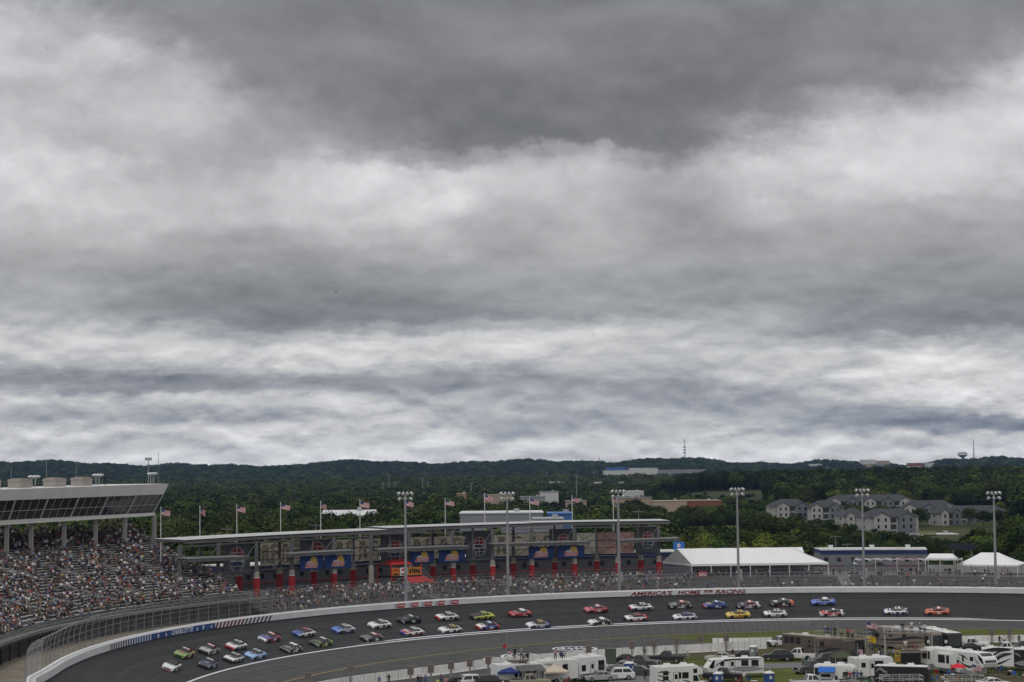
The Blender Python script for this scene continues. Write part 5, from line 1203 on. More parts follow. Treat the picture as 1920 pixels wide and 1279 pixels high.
for a in [('pickup', 'pickup_truck', 'pickup', 'dark grey pickup with chrome front facing the blue portable toilet', 1203, 1251, -28, GREY), ('pickup', 'pickup_truck', 'pickup', 'charcoal pickup seen from its tail below the white infield wall', 1249, 1243, 168, DKG),
          ('sedan', 'parked_car', 'car', 'champagne silver sedan on the grass behind the grey and white trailer', 1350, 1240, 172, (.42, .40, .36)), ('sedan', 'parked_car', 'car', 'black car behind the roof of the grey and white trailer', 1390, 1237, 178, BLK),
          ('pickup', 'pickup_truck', 'pickup', 'black pickup parked in front of the grey and white trailer', 1357, 1277, -12, BLK), ('suv', 'parked_suv', 'suv', 'black suv beside the white pickup on the grass verge', 1459, 1239, 172, DKG),
          ('pickup', 'pickup_truck', 'pickup', 'white pickup next to the black suv by the brown motorhome', 1496, 1237.5, 160, WHT), ('pickup', 'pickup_truck', 'pickup', 'dark grey pickup half hidden by the trailer with blue awning', 1521, 1262, 212, GREY),
          ('suv', 'parked_suv', 'suv', 'black off road wagon at the end of the brown motorhome', 1590, 1240, 178, BLK), ('pickup', 'pickup_truck', 'pickup', 'sand coloured pickup between blue and beige canopies', 994, 1289, 2, TANC),
          ('sedan', 'parked_car', 'car', 'silver blue car nosing out from behind the class A motorhome', 1124, 1277, 197, SIL), ('suv', 'parked_suv', 'suv', 'white suv carrying a bicycle beside the blue portable toilet', 1158, 1275, 190, WHT),
          ('sedan', 'parked_car', 'car', 'silver sedan partly hidden behind the white suv', 1165, 1257, 180, (.25, .26, .27)), ('sedan', 'parked_car', 'car', 'grey hatchback tail showing past the blue portable toilet', 1192, 1266, 170, GREY),
          ('sedan', 'parked_car', 'car', 'low black car beside the green utility cabinet', 1170, 1244, 180, BLK), ('sedan', 'parked_car', 'car', 'black car at the bottom edge left of the white suv', 852, 1288, 180, BLK),
          ('suv', 'parked_suv', 'suv', 'white suv at the bottom edge near the wall onlookers', 890, 1288, 20, WHT), ('suv', 'parked_suv', 'suv', 'black suv at the bottom edge left of the blue canopy', 922, 1289, 10, DKG),
          ('pickup', 'pickup_truck', 'pickup', 'white pickup facing right below the sign boxes at the right edge', 1822, 1217.5, -14, WHT), ('sedan', 'parked_car', 'car', 'black car in front of the white pickup near the windshields', 1815, 1222, 180, DKG),
          ('suv', 'parked_suv', 'suv', 'white suv behind the tail of the brown motorhome', 1464, 1212, 205, WHT), ('pickup', 'pickup_truck', 'pickup', 'white pickup cut off by the bottom edge, left of its twin', 1522, 1290, 8, WHT),
          ('pickup', 'pickup_truck', 'pickup', 'white pickup cut off by the bottom edge, right of its twin', 1570, 1290, 8, WHT), ('sedan', 'parked_car', 'car', 'white car roof at the bottom right corner', 1864, 1290, 10, WHT),
          ('pickup', 'pickup_truck', 'pickup', 'white pickup behind the black striped trailer', 1886, 1226, 178, WHT), ('suv', 'parked_suv', 'suv', 'black suv at the far right edge below the wall', 1921, 1222, 180, BLK),
          ('suv', 'parked_suv', 'suv', 'small grey utility wagon on the road by the brown motorhome', 1548, 1246, 190, (.1, .1, .1))]:
    vehicle(*a, group=GV)
# bicycle on the white suv
def bicycle():
    p = G(1144, 1274, 0); t = thing('bicycle', 'black bicycle hung on the nose of the white suv', 'bicycle', p + Vector((0, -.4, .5)), .3)
    for x in (-.5, .5):
        mb = MB(); n = 14
        for k in range(n): a, b = 2 * math.pi * k / n, 2 * math.pi * (k + 1) / n; mb.tube((x + .33 * math.cos(a), 0, .33 + .33 * math.sin(a)), (x + .33 * math.cos(b), 0, .33 + .33 * math.sin(b)), .03, n=4)
        mb.build('wheel', M_TYRE, t)
    mb = MB(); mb.path([(-.5, 0, .33), (-.12, 0, .33), (.38, 0, .8), (-.2, 0, .85), (-.5, 0, .33)], .025, 4); mb.path([(-.12, 0, .33), (-.22, 0, .9)], .025, 4); mb.path([(.5, 0, .33), (.36, 0, .95)], .025, 4); mb.build('frame', M_BLACK, t)
    mb = MB(); mb.tube((.36, -.25, .97), (.36, .25, .97), .02, n=4); mb.build('handlebar', M_BLACK, t); mb = MB(); mb.box(-.35, -.1, -.06, .06, .9, .95); mb.build('saddle', M_BLACK, t)
bicycle()
# ================================================================== campers
RVW = mat('rv_white', (.68, .68, .67), .4, spec=.4, var=.04, scale=.6); RVROOF = mat('rv_roof', (.66, .65, .63), .6, var=.08, scale=.8); RVT = mat('rv_taupe', (.115, .092, .076), .35, spec=.5, var=.08, scale=.4); RVB = mat('rv_black', (.016, .016, .018), .3, spec=.5)
RVG = mat('rv_grey', (.26, .265, .27), .4); RVS = mat('rv_stripe_dark', (.03, .03, .033), .4); RVGREY2 = mat('rv_tan_grey', (.22, .19, .165), .4)
PROFILES = {
 'trailer': lambda L, H: [(0, .55), (0, H), (L - .25, H), (L, H - .35), (L, .55)],
 'slant': lambda L, H: [(0, .6), (0, H), (L - .9, H), (L - .25, H - .9), (L, 1.5), (L - .15, .8), (L - .5, .6)],
 'fifth': lambda L, H: [(0, .6), (0, H), (L - 1.6, H + .1), (L - .35, H - .55), (L, H - 1.3), (L - .2, 1.75), (L - 2.3, 1.55), (L - 2.6, .6)],
 'classA': lambda L, H: [(0, .4), (0, H), (L - .3, H), (L, H - .35), (L + .05, 1.3), (L, .4)],
 'classC': lambda L, H: [(0, .55), (0, H), (L - .8, H), (L, H - .6), (L - .05, H - 1.15), (L - .75, H - 1.2), (L - .45, 1.35), (L + .55, 1.15), (L + .65, .5)]}
def swoosh(mb, pts, w, y, mi=0):
    n = 14; P = []
    for i in range(n + 1):
        f = i / n * (len(pts) - 1); k = min(int(f), len(pts) - 2); t = f - k; p0, p1, p2, p3 = [Vector(pts[j]) for j in (max(k - 1, 0), k, k + 1, min(k + 2, len(pts) - 1))]
        P.append(.5 * ((2 * p1) + (p2 - p0) * t + (2 * p0 - 5 * p1 + 4 * p2 - p3) * t * t + (3 * p1 - p0 - 3 * p2 + p3) * t ** 3))
    for i in range(n):
        w0, w1 = w * (.12 + math.sin(math.pi * i / n)), w * (.12 + math.sin(math.pi * (i + 1) / n)); a, b = P[i], P[i + 1]
        mb.add([(a.x, y, a.y - w0), (b.x, y, b.y - w1), (b.x, y, b.y + w1), (a.x, y, a.y + w0)], [(0, 1, 2, 3)], mi)
def camper(name, label, pa, pb, kind, H, body, windows=(), stripes=(), scol=None, door=None, Wd=2.5, roofmat=None, frontglass=None, awning=None, ac=(.3, .65), slides=(), lower=None, cat='camper', wheels=None):
    """pa: rear end, pb: front end of the near side at ground level; body runs along +x, the near side is y = 0 and faces -y (or +y when it runs leftwards)"""
    A, B = G(*pa), G(*pb); d = B - A; L = d.length; flip = d.x < 0
    t = thing(name, label, cat, A, math.atan2(d.y, d.x), 'campers parked in the infield'); s = -1 if flip else 1     # inside is s*y
    prof = PROFILES[kind](L, H); mb = MB(); yy = (0, s * Wd)
    ch = .06; ring = lambda y, k: [(x + (k if x < L / 2 else -k), y, z + (k if z < 1 else -k)) for x, z in prof]
    mb.loft([ring(0, ch), ring(s * ch, 0), ring(s * (Wd - ch), 0), ring(s * Wd, ch)], 0); mb.build('body', body, t)
    y = -s * .02
    mb = MB(); top = max(z for x, z in prof); rx = [x for x, z in prof if z > H - .2]; mb.box(min(rx) + .05, max(rx) - .05, min(s * .05, s * (Wd - .05)), max(s * .05, s * (Wd - .05)), H - .02, H + .05); mb.build('roof', roofmat or RVROOF, t)
    for f in ac:
        mb = MB(); x = L * f; yc = s * Wd / 2; mb.loft([[(x - .5, yc - .35, H + .05), (x + .5, yc - .35, H + .05), (x + .5, yc + .35, H + .05), (x - .5, yc + .35, H + .05)], [(x - .4, yc - .28, H + .38), (x + .4, yc - .28, H + .38), (x + .4, yc + .28, H + .38), (x - .4, yc + .28, H + .38)]], 0); mb.build('roof_unit', RVW, t)
    for k, f in enumerate((.12, .5, .85)):
        mb = MB(); x = L * f; yc = s * Wd * (.3 + .15 * k); mb.box(x - .22, x + .22, yc - .22, yc + .22, H + .05, H + .16); mb.build('vent', RVROOF, t)
    for (f, z, w, h) in windows:
        mb = MB(); x = L * f; mb.box(x - w / 2, x + w / 2, min(y, 0), max(y, 0) , z - h / 2, z + h / 2); o = mb.build('window', M_GLASS, t)
        mb = MB(); yf = -s * .012; 
        mb.box(x - w / 2 - .05, x + w / 2 + .05, min(yf, 0), max(yf, 0), z - h / 2 - .05, z + h / 2 + .05); mb.build('frame', M_TRIM if body is not RVB else RVG, o)
    if door is not None:
        mb = MB(); x = L * door; mb.box(x - .36, x + .36, min(y, 0), max(y, 0), .65, 2.65); o = mb.build('door', body if lower is None else RVW, t); mb = MB(); y2 = -s * .035; mb.box(x - .22, x + .22, min(y2, 0), max(y2, 0), 1.75, 2.4); mb.build('pane', M_GLASS, o); mb = MB(); mb.box(x - .42, x + .42, min(-s * .012, 0), max(-s * .012, 0), .6, 2.7); mb.build('frame', M_TRIM, o)
    if stripes:
        mb = MB()
        for pts, w, mi in stripes: swoosh(mb, [(f * L, z) for f, z in pts], w, -s * (.026 + .002 * mi), mi)
        mb.build('stripe', scol or [RVS, RVG, mat('rv_maroon', (.07, .03, .025), .4)], t)
    for (f0, f1, z0, z1) in slides:
        mb = MB(); mb.box(L * f0, L * f1, min(-s * .55, 0), max(-s * .55, 0), z0, z1); o = mb.build('slide_out', body, t); mb = MB(); ys = -s * .57; x0, x1 = L * f0, L * f1; mb.box(x0 + (x1 - x0) * .15, x0 + (x1 - x0) * .62, min(ys, -s * .5), max(ys, -s * .5), z0 + (z1 - z0) * .35, z1 - .2); mb.box(x0 + (x1 - x0) * .72, x0 + (x1 - x0) * .92, min(ys, -s * .5), max(ys, -s * .5), z0 + (z1 - z0) * .35, z1 - .2); mb.build('window', M_GLASS, o)
    if lower: mb = MB(); mb.box(.03, L - .03 if kind != 'fifth' else L - 2.6, min(-s * .015, 0), max(-s * .015, 0), .55, 1.05); mb.build('skirt', lower, t)
    ws = wheels or ((L * .42, L * .42 + .85) if kind in ('trailer', 'slant', 'fifth') else (L * .2, L * .84))
    for x in ws:
        for yw in (s * .12, s * (Wd - .12)):
            mb = MB(); mb.tube((x, yw - .13, .38), (x, yw + .13, .38), .38, n=12); o = mb.build('wheel', M_TYRE, t); mb = MB(); mb.tube((x, yw - .14, .38), (x, yw + .14, .38), .2, n=8); mb.build('rim', M_RIM, o)
    if kind in ('trailer', 'slant'):
        mb = MB(); mb.path([(L, s * .5, .55), (L + 1.1, s * Wd / 2, .5), (L, s * (Wd - .5), .55)], .06, 4); mb.tube((L + 1.0, s * Wd / 2, .1), (L + 1.0, s * Wd / 2, .9), .05, n=5); mb.build('tow_hitch', M_BLACK, t)
        for x in (.4, L - .5): mb = MB(); mb.tube((x, s * .3, 0), (x, s * .3, .6), .05, n=4); mb.build('jack', M_BLACK, t)
    if kind == 'fifth':
        for yw in (.4, Wd - .4): mb = MB(); mb.tube((L - 1.9, s * yw, 0), (L - 1.9, s * yw, 1.6), .06, n=4); mb.build('jack', M_BLACK, t)
        mb = MB(); q = [(L - 1.45, H - .02), (L - .42, H - .62), (L - .06, H - 1.28), (L - .3, H - 1.42), (L - 1.2, H - .75)]
        mb.loft([[(x + .05, s * .25, z + .06) for x, z in q], [(x + .05, s * (Wd - .25), z + .06) for x, z in q]], 0); mb.add([(x, -s * .022, z) for x, z in q], [tuple(range(5))]); mb.build('front_window', M_GLASS, t)
    if kind == 'classA':
        mb = MB(); mb.box(L - .05, L + .065, min(s * .2, s * (Wd - .2)), max(s * .2, s * (Wd - .2)), 1.35, H - .5); mb.build('windshield', mat('pale_glass', (.06, .065, .07), .15, spec=.6), t); mb = MB(); mb.box(L - 1.5, L - .35, min(y, 0), max(y, 0), 1.4, H - .6); mb.build('cab_window', M_GLASS, t)
        mb = MB(); mb.box(L - .2, L - .05, min(-s * .4, 0), max(-s * .4, 0), 1.8, 2.3); mb.build('mirror', RVW, t); 
        for yw in (.3, Wd - .3): mb = MB(); mb.box(L, L + .09, s * yw - .2, s * yw + .2, .8, 1.05); mb.build('headlight', M_CLR, t)
    if kind == 'classC':
        mb = MB(); q = [(L - .80, H - 1.25), (L - .42, 1.42)]; mb.add([(q[0][0] + .04, s * .2, q[0][1]), (q[1][0] + .06, s * .2, q[1][1]), (q[1][0] + .06, s * (Wd - .2), q[1][1]), (q[0][0] + .04, s * (Wd - .2), q[0][1])], [(0, 1, 2, 3)]); mb.build('windshield', M_GLASS, t)
        mb = MB(); mb.add([(L - 1.5, y, 1.35), (L - .62, y, 1.35), (L - .9, y, H - 1.3), (L - 1.5, y, H - 1.3)], [(0, 1, 2, 3)]); mb.build('cab_window', M_GLASS, t)
        mb = MB(); mb.box(L + .55, L + .7, min(s * .5, s * (Wd - .5)), max(s * .5, s * (Wd - .5)), .65, 1.0); mb.build('grille', M_TRIM, t)
    if kind == 'slant':
        mb = MB(); mb.add([(L - .75, s * .4, H - .2), (L - .2, s * .4, H - 1.0), (L - .2, s * (Wd - .4), H - 1.0), (L - .75, s * (Wd - .4), H - .2)], [(0, 1, 2, 3)])
        mb.add([(L - 1.15, -s * .022, H - .1), (L - .86, -s * .022, H - .1), (L - .22, -s * .022, H - 1.05), (L - .5, -s * .022, 1.5), (L - .9, -s * .022, 1.5)], [(0, 1, 2, 3, 4)]); mb.build('front_window', M_GLASS, t)
    if awning:
        f0, f1, reach, am = awning; mb = MB(); x0, x1 = L * f0, L * f1; mb.loft([[(x0, 0, H - .25), (x0, 0, H - .2), (x0, -s * reach, H - .85), (x0, -s * reach, H - .9)], [(x1, 0, H - .25), (x1, 0, H - .2), (x1, -s * reach, H - .85), (x1, -s * reach, H - .9)]], 0); o = mb.build('awning', am, t)
        for x in (x0 + .05, x1 - .05): mb = MB(); mb.tube((x, -s * .03, 1.0), (x, -s * reach, H - .9), .03, n=4); mb.build('strut', M_GALV, o)
    return t, L, s
AWG = mat('awning_slate', (.10, .10, .105), .7, var=.1, scale=1); AWB = mat('awning_blue', (.03, .13, .5), .7)
camper('travel_trailer', 'white travel trailer with a slate awning, behind the blue canopy', (934, 1289), (1017, 1284), 'trailer', 3.1, RVW, [(.45, 1.7, 1.0, .7), (.68, 1.75, .5, .5), (.62, 1.2, .55, .4)], [], None, .83, awning=(.4, .98, 1.6, AWG))
camper('travel_trailer', 'white travel trailer with grey swoosh and one dark window, behind the beige canopy', (1019, 1284), (1085, 1279), 'trailer', 3.3, RVW, [(.62, 2.15, .8, 1.0)], [([(.02, 2.9), (.25, 2.7), (.42, 2.2), (.5, 1.5)], .22, 1), ([(.05, 2.1), (.15, 2.0), (.25, 1.8)], .06, 0), ([(.05, 1.7), (.15, 1.6), (.25, 1.4)], .06, 0)], None, None, wheels=(2.2, 3.0))
camper('motorhome', 'white flat fronted motorhome with its door open, beside the green cabinet', (1087, 1278.5), (1137, 1274), 'classA', 3.45, RVW, [(.16, 1.9, .7, .8)], [([(.02, 1.0), (.5, .95), (.98, 1.1)], .12, 0)], None, .48, lower=RVG)
camper('motorhome', 'white cab over motorhome with sweeping black stripes, cut by the bottom edge', (1231, 1299), (1319, 1295), 'classC', 3.45, RVW, [(.2, 2.6, .7, .5), (.2, 1.9, .75, .5), (.5, 2.2, .35, .75), (.62, 2.2, .85, .75), (.83, 2.75, .5, .5)], [([(.02, 2.7), (.12, 2.8), (.22, 2.75), (.3, 2.6)], .09, 0), ([(.02, 2.3), (.12, 2.2), (.22, 1.7), (.33, 1.4)], .09, 0), ([(.0, 1.8), (.12, 1.6), (.25, 1.2)], .07, 0), ([(.55, 1.6), (.7, 1.3), (.8, .9)], .08, 0), ([(.34, 3.1), (.34, 2.0), (.34, .9)], .0, 0)], None, .42)
camper('travel_trailer', 'grey and white travel trailer with a slanted black nose window', (1433, 1270), (1327, 1273), 'slant', 2.75, RVW, [(.16, 2.15, 1.0, .75), (.34, 2.15, 1.0, .75), (.74, 2.1, .5, .45)], [([(.0, 1.3), (.3, 1.25), (.62, 1.3)], .28, 1), ([(.55, 2.6), (.72, 2.5), (.9, 1.6)], .09, 0), ([(.02, 1.75), (.3, 1.55), (.6, 1.62)], .05, 0), ([(.0, 2.75), (.5, 2.72), (.72, 2.7)], .10, 0)], None, .56)
BROWN = camper('motorhome', 'long brown motorhome with dark swooshes and viewing platform on its roof', (1466, 1230), (1583, 1242), 'trailer', 3.6, RVT, [(.08, 2.75, .9, .95), (.17, 2.75, 1.0, .95), (.27, 2.72, 1.0, .95), (.45, 2.75, .3, .25), (.55, 2.65, .3, .25), (.45, 2.05, .3, .25), (.55, 1.95, .3, .25), (.66, 2.5, .8, .8)], [([(.35, 1.5), (.5, 2.0), (.7, 2.1), (.9, 2.9)], .08, 2), ([(.5, 1.2), (.65, 1.4), (.8, 2.0), (.97, 1.9)], .12, 0), ([(.45, .9), (.6, 1.0), (.75, 1.6), (.98, 2.3)], .09, 0)], None, None, roofmat=mat('rv_roof_tan', (.3, .26, .22), .6), wheels=(7.5, 8.5))
camper('fifth_wheel_trailer', 'white fifth wheel trailer with black swooshes and a big black nose window', (1733, 1259), (1846, 1275), 'fifth', 3.6, RVW, [(.66, 2.6, .35, .7), (.8, 2.75, .7, .5)], [([(.58, 3.2), (.68, 3.0), (.75, 2.5)], .09, 0), ([(.6, 2.2), (.7, 1.7), (.78, 1.6), (.83, 1.9)], .14, 0), ([(.55, 1.8), (.66, 1.3), (.72, 1.1)], .08, 0), ([(.38, 1.2), (.46, .95), (.52, .75)], .1, 0), ([(.84, 3.3), (.88, 2.5), (.92, 2.2)], .1, 0)], None, .58, slides=((.0, .17, 1.3, 3.35), (.26, .5, 1.0, 3.1)), lower=RVG)
camper('fifth_wheel_trailer', 'black and white zebra striped trailer behind the fifth wheel nose', (1842, 1257), (1902, 1257.5), 'trailer', 3.25, RVW, [(.15, 2.3, .6, .6)], [([(0, 1.0), (.3, 1.2), (.6, 2.2), (.95, 2.5)], .32, 0), ([(0, 2.9), (.4, 3.1), (.95, 3.2)], .26, 0), ([(0, 2.0), (.3, 2.2), (.6, 2.9), (.9, 3.0)], .14, 0), ([(.1, .8), (.5, 1.0), (.9, 1.8)], .14, 0), ([(0, 1.6), (.3, 1.8), (.7, 2.6)], .1, 1)], None, None, ac=(.3,))
camper('travel_trailer', 'black trailer with pale lower panel at the far right edge', (1903, 1257.5), (1965, 1258), 'trailer', 3.1, RVB, [], [([(0, 1.1), (.3, 1.1), (.6, 1.1)], .35, 1), ([(0, 2.6), (.1, 2.4), (.2, 2.0)], .12, 1)], None, None)
camper('travel_trailer', 'white travel trailer with a bright blue awning and black skirt', (1527, 1290), (1600, 1292), 'trailer', 3.15, RVW, [(.08, 2.3, .6, .9), (.78, 1.9, .35, .7), (.3, 1.75, 1.2, .3)], [([(0, 1.2), (.5, 1.15), (.75, 1.3), (1, 1.5)], .1, 0)], None, None, awning=(.12, .55, .7, AWB), lower=RVB)
camper('travel_trailer', 'white trailer with open black door and dark windows, behind the blue awning trailer', (1604, 1277), (1676, 1274), 'trailer', 3.2, RVW, [(.22, 2.2, .6, .6), (.62, 2.2, 1.3, 1.0)], [([(.5, .9), (.7, 1.0), (.8, 1.6), (.95, 1.9)], .12, 0)], None, .45)
camper('cargo_trailer', 'black trailer with white roof and grey swoosh at the bottom edge', (1640, 1295), (1742, 1298), 'trailer', 3.35, RVB, [(.2, 2.4, .5, .5)], [([(.02, 2.5), (.1, 3.0), (.2, 2.6), (.24, 2.2)], .14, 1), ([(.0, 1.6), (.15, 1.9), (.3, 2.2)], .1, 1), ([(.5, 1.4), (.7, 1.8), (.9, 1.7)], .06, 1)], None, None)
camper('motorhome', 'tan motorhome with rooftop railing, nose and pale windshield to the right', (1640, 1213), (1744, 1227), 'classA', 3.5, RVGREY2, [(.3, 2.5, 1.0, .8), (.55, 2.5, 1.0, .8)], [([(.1, 1.4), (.4, 1.7), (.7, 2.4), (.95, 2.5)], .2, 0), ([(.2, 1.0), (.5, 1.2), (.9, 1.9)], .12, 2)], None, None, roofmat=mat('rv_roof_tan', (.3, .26, .22), .6))
camper('motorhome', 'black sided motorhome with pale windshield next to the white pickup', (1722, 1213), (1777, 1227), 'classA', 3.4, RVB, [(.5, 2.5, 1.0, .8)], [([(.1, 1.6), (.5, 1.9), (.9, 2.5)], .15, 1)], None, None)
camper('cargo_trailer', 'plain black box trailer carrying a railed deck beside the yellow frame', (1689, 1253), (1733, 1253.5), 'trailer', 2.7, RVB, [], [], None, None, ac=(), roofmat=RVB)
camper('cargo_trailer', 'black box awning trailer at the nose of the brown motorhome', (1586, 1238), (1622, 1234), 'trailer', 3.0, RVB, [], [], None, None, ac=(), roofmat=RVB)
# ================================================================== decks, canopies and small things
def railed_deck(label, px, py, z, L, Wd, deg, legs=True, rail=1.05, color=None, deck=True):
    p = G(px, py, z); t = thing('viewing_deck', label, 'deck', p, math.radians(deg), 'railed viewing decks among the campers'); col = color or M_GALV
    mb = MB(); mb.box(-L / 2, L / 2, -Wd / 2, Wd / 2, -.12, 0); mb.build('floor', mat('deck_board', (.16, .13, .10), .8, var=.2, scale=2), t)
    mb = MB()
    for zz in (rail * .5, rail):
        mb.path([(-L / 2, -Wd / 2, zz), (L / 2, -Wd / 2, zz), (L / 2, Wd / 2, zz), (-L / 2, Wd / 2, zz), (-L / 2, -Wd / 2, zz)], .035, 4)
    n = max(2, int(L / 1.2))
    for k in range(n + 1):
        for y in (-Wd / 2, Wd / 2): x = -L / 2 + L * k / n; mb.tube((x, y, 0), (x, y, rail), .03, n=4)
    mb.build('railing', col, t)
    if legs:
        for x in (-L / 2 + .1, L / 2 - .1):
            for y in (-Wd / 2 + .1, Wd / 2 - .1): mb = MB(); mb.tube((x, y, -z), (x, y, 0), .05, n=5); mb.build('leg', col, t)
    return t
railed_deck('long railed deck above the brown motorhome crowded with onlookers', 1580, 1197, 4.3, 8.4, 2.4, -20)
railed_deck('high railed deck with a ladder on the tan motorhome', 1703, 1187, 4.1, 7.6, 2.4, -13, color=M_ALU)
railed_deck('wooden railed deck on top of the plain black box trailer', 1707, 1222, 3.05, 4.2, 2.2, 0, legs=False, color=mat('rail_wood', (.34, .27, .18), .7))
railed_deck('small timber platform on the roof of the trailer with slate awning', 971, 1238.5, 3.5, 3.0, 1.8, 0, legs=False, rail=.0)
railed_deck('pipe railed deck at the bottom edge in front of the black trailer', 1690, 1281, 1.6, 5.4, 2.2, 0, color=M_ALU)
railed_deck('pipe railed deck draped with flags under the red umbrella', 1808, 1281, 1.5, 4.8, 2.2, 0, color=M_ALU)
railed_deck('pipe railed deck crowded with people beside the trailer with blue awning', 1602, 1284, 1.0, 3.2, 2.0, 0)
def pop_canopy(label, px, py, size, h, col):
    p = G(px, py); t = thing('canopy_tent', label, 'canopy', p, .15, None); s = size / 2; cm = mat('canopy_' + label.split()[0], col, .7, var=.06, scale=1.5); mb = MB(); n = 5
    def ring(f): return [(a * s * (1 - .97 * f), b * s * (1 - .97 * f), h + .95 * f ** 1.2) for a, b in ((-1, -1), (1, -1), (1, 1), (-1, 1))]
    mb.loft([ring(k / n) for k in range(n + 1)], 0, cap=False); mb.loft([[(a * s, b * s, h - .25) for a, b in ((-1, -1), (1, -1), (1, 1), (-1, 1))], ring(0)], 0, cap=False); mb.build('roof', cm, t)
    for a in (-1, 1):
        for b in (-1, 1): mb = MB(); mb.tube((a * (s - .05), b * (s - .05), 0), (a * (s - .05), b * (s - .05), h), .035, n=4); mb.build('leg', M_WHITE, t)
    return t
t = pop_canopy('blue pop up canopy with side curtains below the flag mast', 951, 1287, 3.0, 2.15, (.02, .035, .16)); mb = MB(); mb.box(-1.5, -1.47, -1.5, 1.5, .2, 2.0); mb.box(-1.5, 1.5, 1.45, 1.48, .2, 2.0); mb.build('curtain', mat('curtain_navy', (.016, .025, .10), .8), t)
pop_canopy('beige pop up canopy in front of the swoosh trailer', 1040, 1283, 3.7, 1.95, (.52, .43, .34))
pop_canopy('black fabric canopy sagging behind the yellow flag', 1640, 1212, 5.0, 2.4, (.02, .02, .022))
pop_canopy('olive drab canopy near the trailer with blue awning', 1580, 1252, 3.4, 1.7, (.07, .075, .045))
def umbrella(label, px, py, r, h, col):
    p = G(px, py); t = thing('umbrella', label, 'umbrella', p); mb = MB(); n = 8; mb.loft([[(r * math.cos(2 * math.pi * k / n), r * math.sin(2 * math.pi * k / n), h) for k in range(n)], [(r * .5 * math.cos(2 * math.pi * k / n), r * .5 * math.sin(2 * math.pi * k / n), h + .38) for k in range(n)], [(.02 * math.cos(2 * math.pi * k / n), .02 * math.sin(2 * math.pi * k / n), h + .55) for k in range(n)]], 0); mb.build('canopy', mat('umbrella_red', col, .7), t); mb = MB(); mb.tube((0, 0, 0), (0, 0, h + .6), .03, n=5); mb.build('pole', M_GALV, t)
umbrella('red sun umbrella over the flag draped deck', 1797, 1285, 1.25, 2.5, (.55, .02, .03))
# portable toilets
def toilet(label, px, py, body, deg=-25):
    p = G(px, py); t = thing('portable_toilet', label, 'portable toilet', p, math.radians(deg), 'portable toilets in the infield'); bm_ = mat('toilet_' + body[0], body[1], .5); mb = MB(); mb.box(-.55, .55, -.55, .55, .08, 2.1); mb.build('cabin', bm_, t); mb = MB(); mb.box(-.6, .6, -.6, .6, 0, .1); mb.build('base', M_TRIM, t)
    mb = MB(); mb.loft([[(-.6, -.6, 2.1), (.6, -.6, 2.1), (.6, .6, 2.1), (-.6, .6, 2.1)], [(-.56, -.56, 2.22), (.56, -.56, 2.22), (.56, .56, 2.22), (-.56, .56, 2.22)], [(-.3, -.3, 2.38), (.3, -.3, 2.38), (.3, .3, 2.38), (-.3, .3, 2.38)]], 0); mb.build('roof', RVW, t)
    mb = MB(); mb.box(-.4, .4, -.58, -.55, .2, 1.95); d = mb.build('door', mat('toilet_door_' + body[0], tuple(c * 1.25 for c in body[1]), .5), t); mb = MB(); mb.box(-.18, .18, -.60, -.58, 1.35, 1.75); mb.build('notice', RVW, d)
    mb = MB(); mb.box(.55, .57, -.2, .2, 1.3, 1.75); mb.build('notice', RVW, t); mb = MB(); mb.tube((.4, .4, 2.1), (.4, .4, 2.6), .05, n=6); mb.build('vent_pipe', RVW, t)
tb = ('blue', (.03, .07, .22)); tg = ('grey', (.16, .17, .19))
toilet('blue portable toilet beside the white suv with bicycle', 1180, 1271, tb); toilet('grey portable toilet behind the tail of the slanted nose trailer', 1413, 1238, tg); toilet('blue and white portable toilet below the black pickup', 1347, 1292, tb); toilet('blue portable toilet at the bottom edge on the grass', 1442, 1291, tb, 20)
def cabinet():
    t = thing('utility_cabinet', 'tall grey green utility cabinet beside the flat fronted motorhome', 'cabinet', G(1145, 1245), .1); mb = MB(); mb.box(-.8, .8, -.7, .7, 0, 2.3); mb.box(-.86, .86, -.76, .76, 2.3, 2.4); mb.build('housing', mat('cabinet_green', (.085, .10, .085), .6, var=.08, scale=2), t); mb = MB(); mb.box(-.7, -.03, -.73, -.7, .15, 2.2); mb.build('door', mat('cabinet_green', (0, 0, 0)), t); mb = MB(); mb.box(.03, .7, -.73, -.7, .15, 2.2); mb.build('door', mat('cabinet_green', (0, 0, 0)), t)
cabinet()
def flag_mast(label, px, py, h, flags, z=0.0):
    p = G(px, py, z); t = thing('flag_mast', label, 'flagpole', p, 0, 'flag masts among the campers'); mb = MB(); mb.tube((0, 0, 0), (0, 0, h), .05, .03, 6); mb.build('pole', M_GALV, t); mb = MB(); mb.ball((0, 0, h), .07, 6, 4); mb.build('finial', M_CHROME, t)
    for kind, zz, s, r, fold in flags: o = link('flag', flag_mesh(kind, fold), t); o.location = (.05, 0, zz); o.scale = (s, s, s); o.rotation_euler = (0, 0, r)
flag_mast('flag mast with a striped flag above a yellow flag', 1626, 1245, 6.6, [('us', 6.5, .62, -.2, .1), ('yellow', 4.4, .6, -.3, .3)]); flag_mast('flag mast with a drooping striped flag beside the blue awning trailer', 1609, 1283, 5.6, [('us', 5.2, .5, .3, 1)]); flag_mast('thin flag mast with red and striped pennants above the blue canopy', 951, 1283, 7.6, [('red', 5.9, .42, 2.9, .8), ('us', 5.0, .4, .4, 1)])
flag_mast('low striped flag hung out from the deck under the red umbrella', 1783, 1284, 2.9, [('us', 2.8, .45, .2, 1)]); flag_mast('low striped flag right of the red umbrella', 1823, 1284, 2.9, [('us', 2.8, .5, -.2, .2)])
flag_mast('bare yellow pole standing left of the onlookers on the long deck', 1537, 1222, 7.0, []); flag_mast('bare yellow pole behind the onlookers on the long deck', 1571, 1216, 6.5, [])
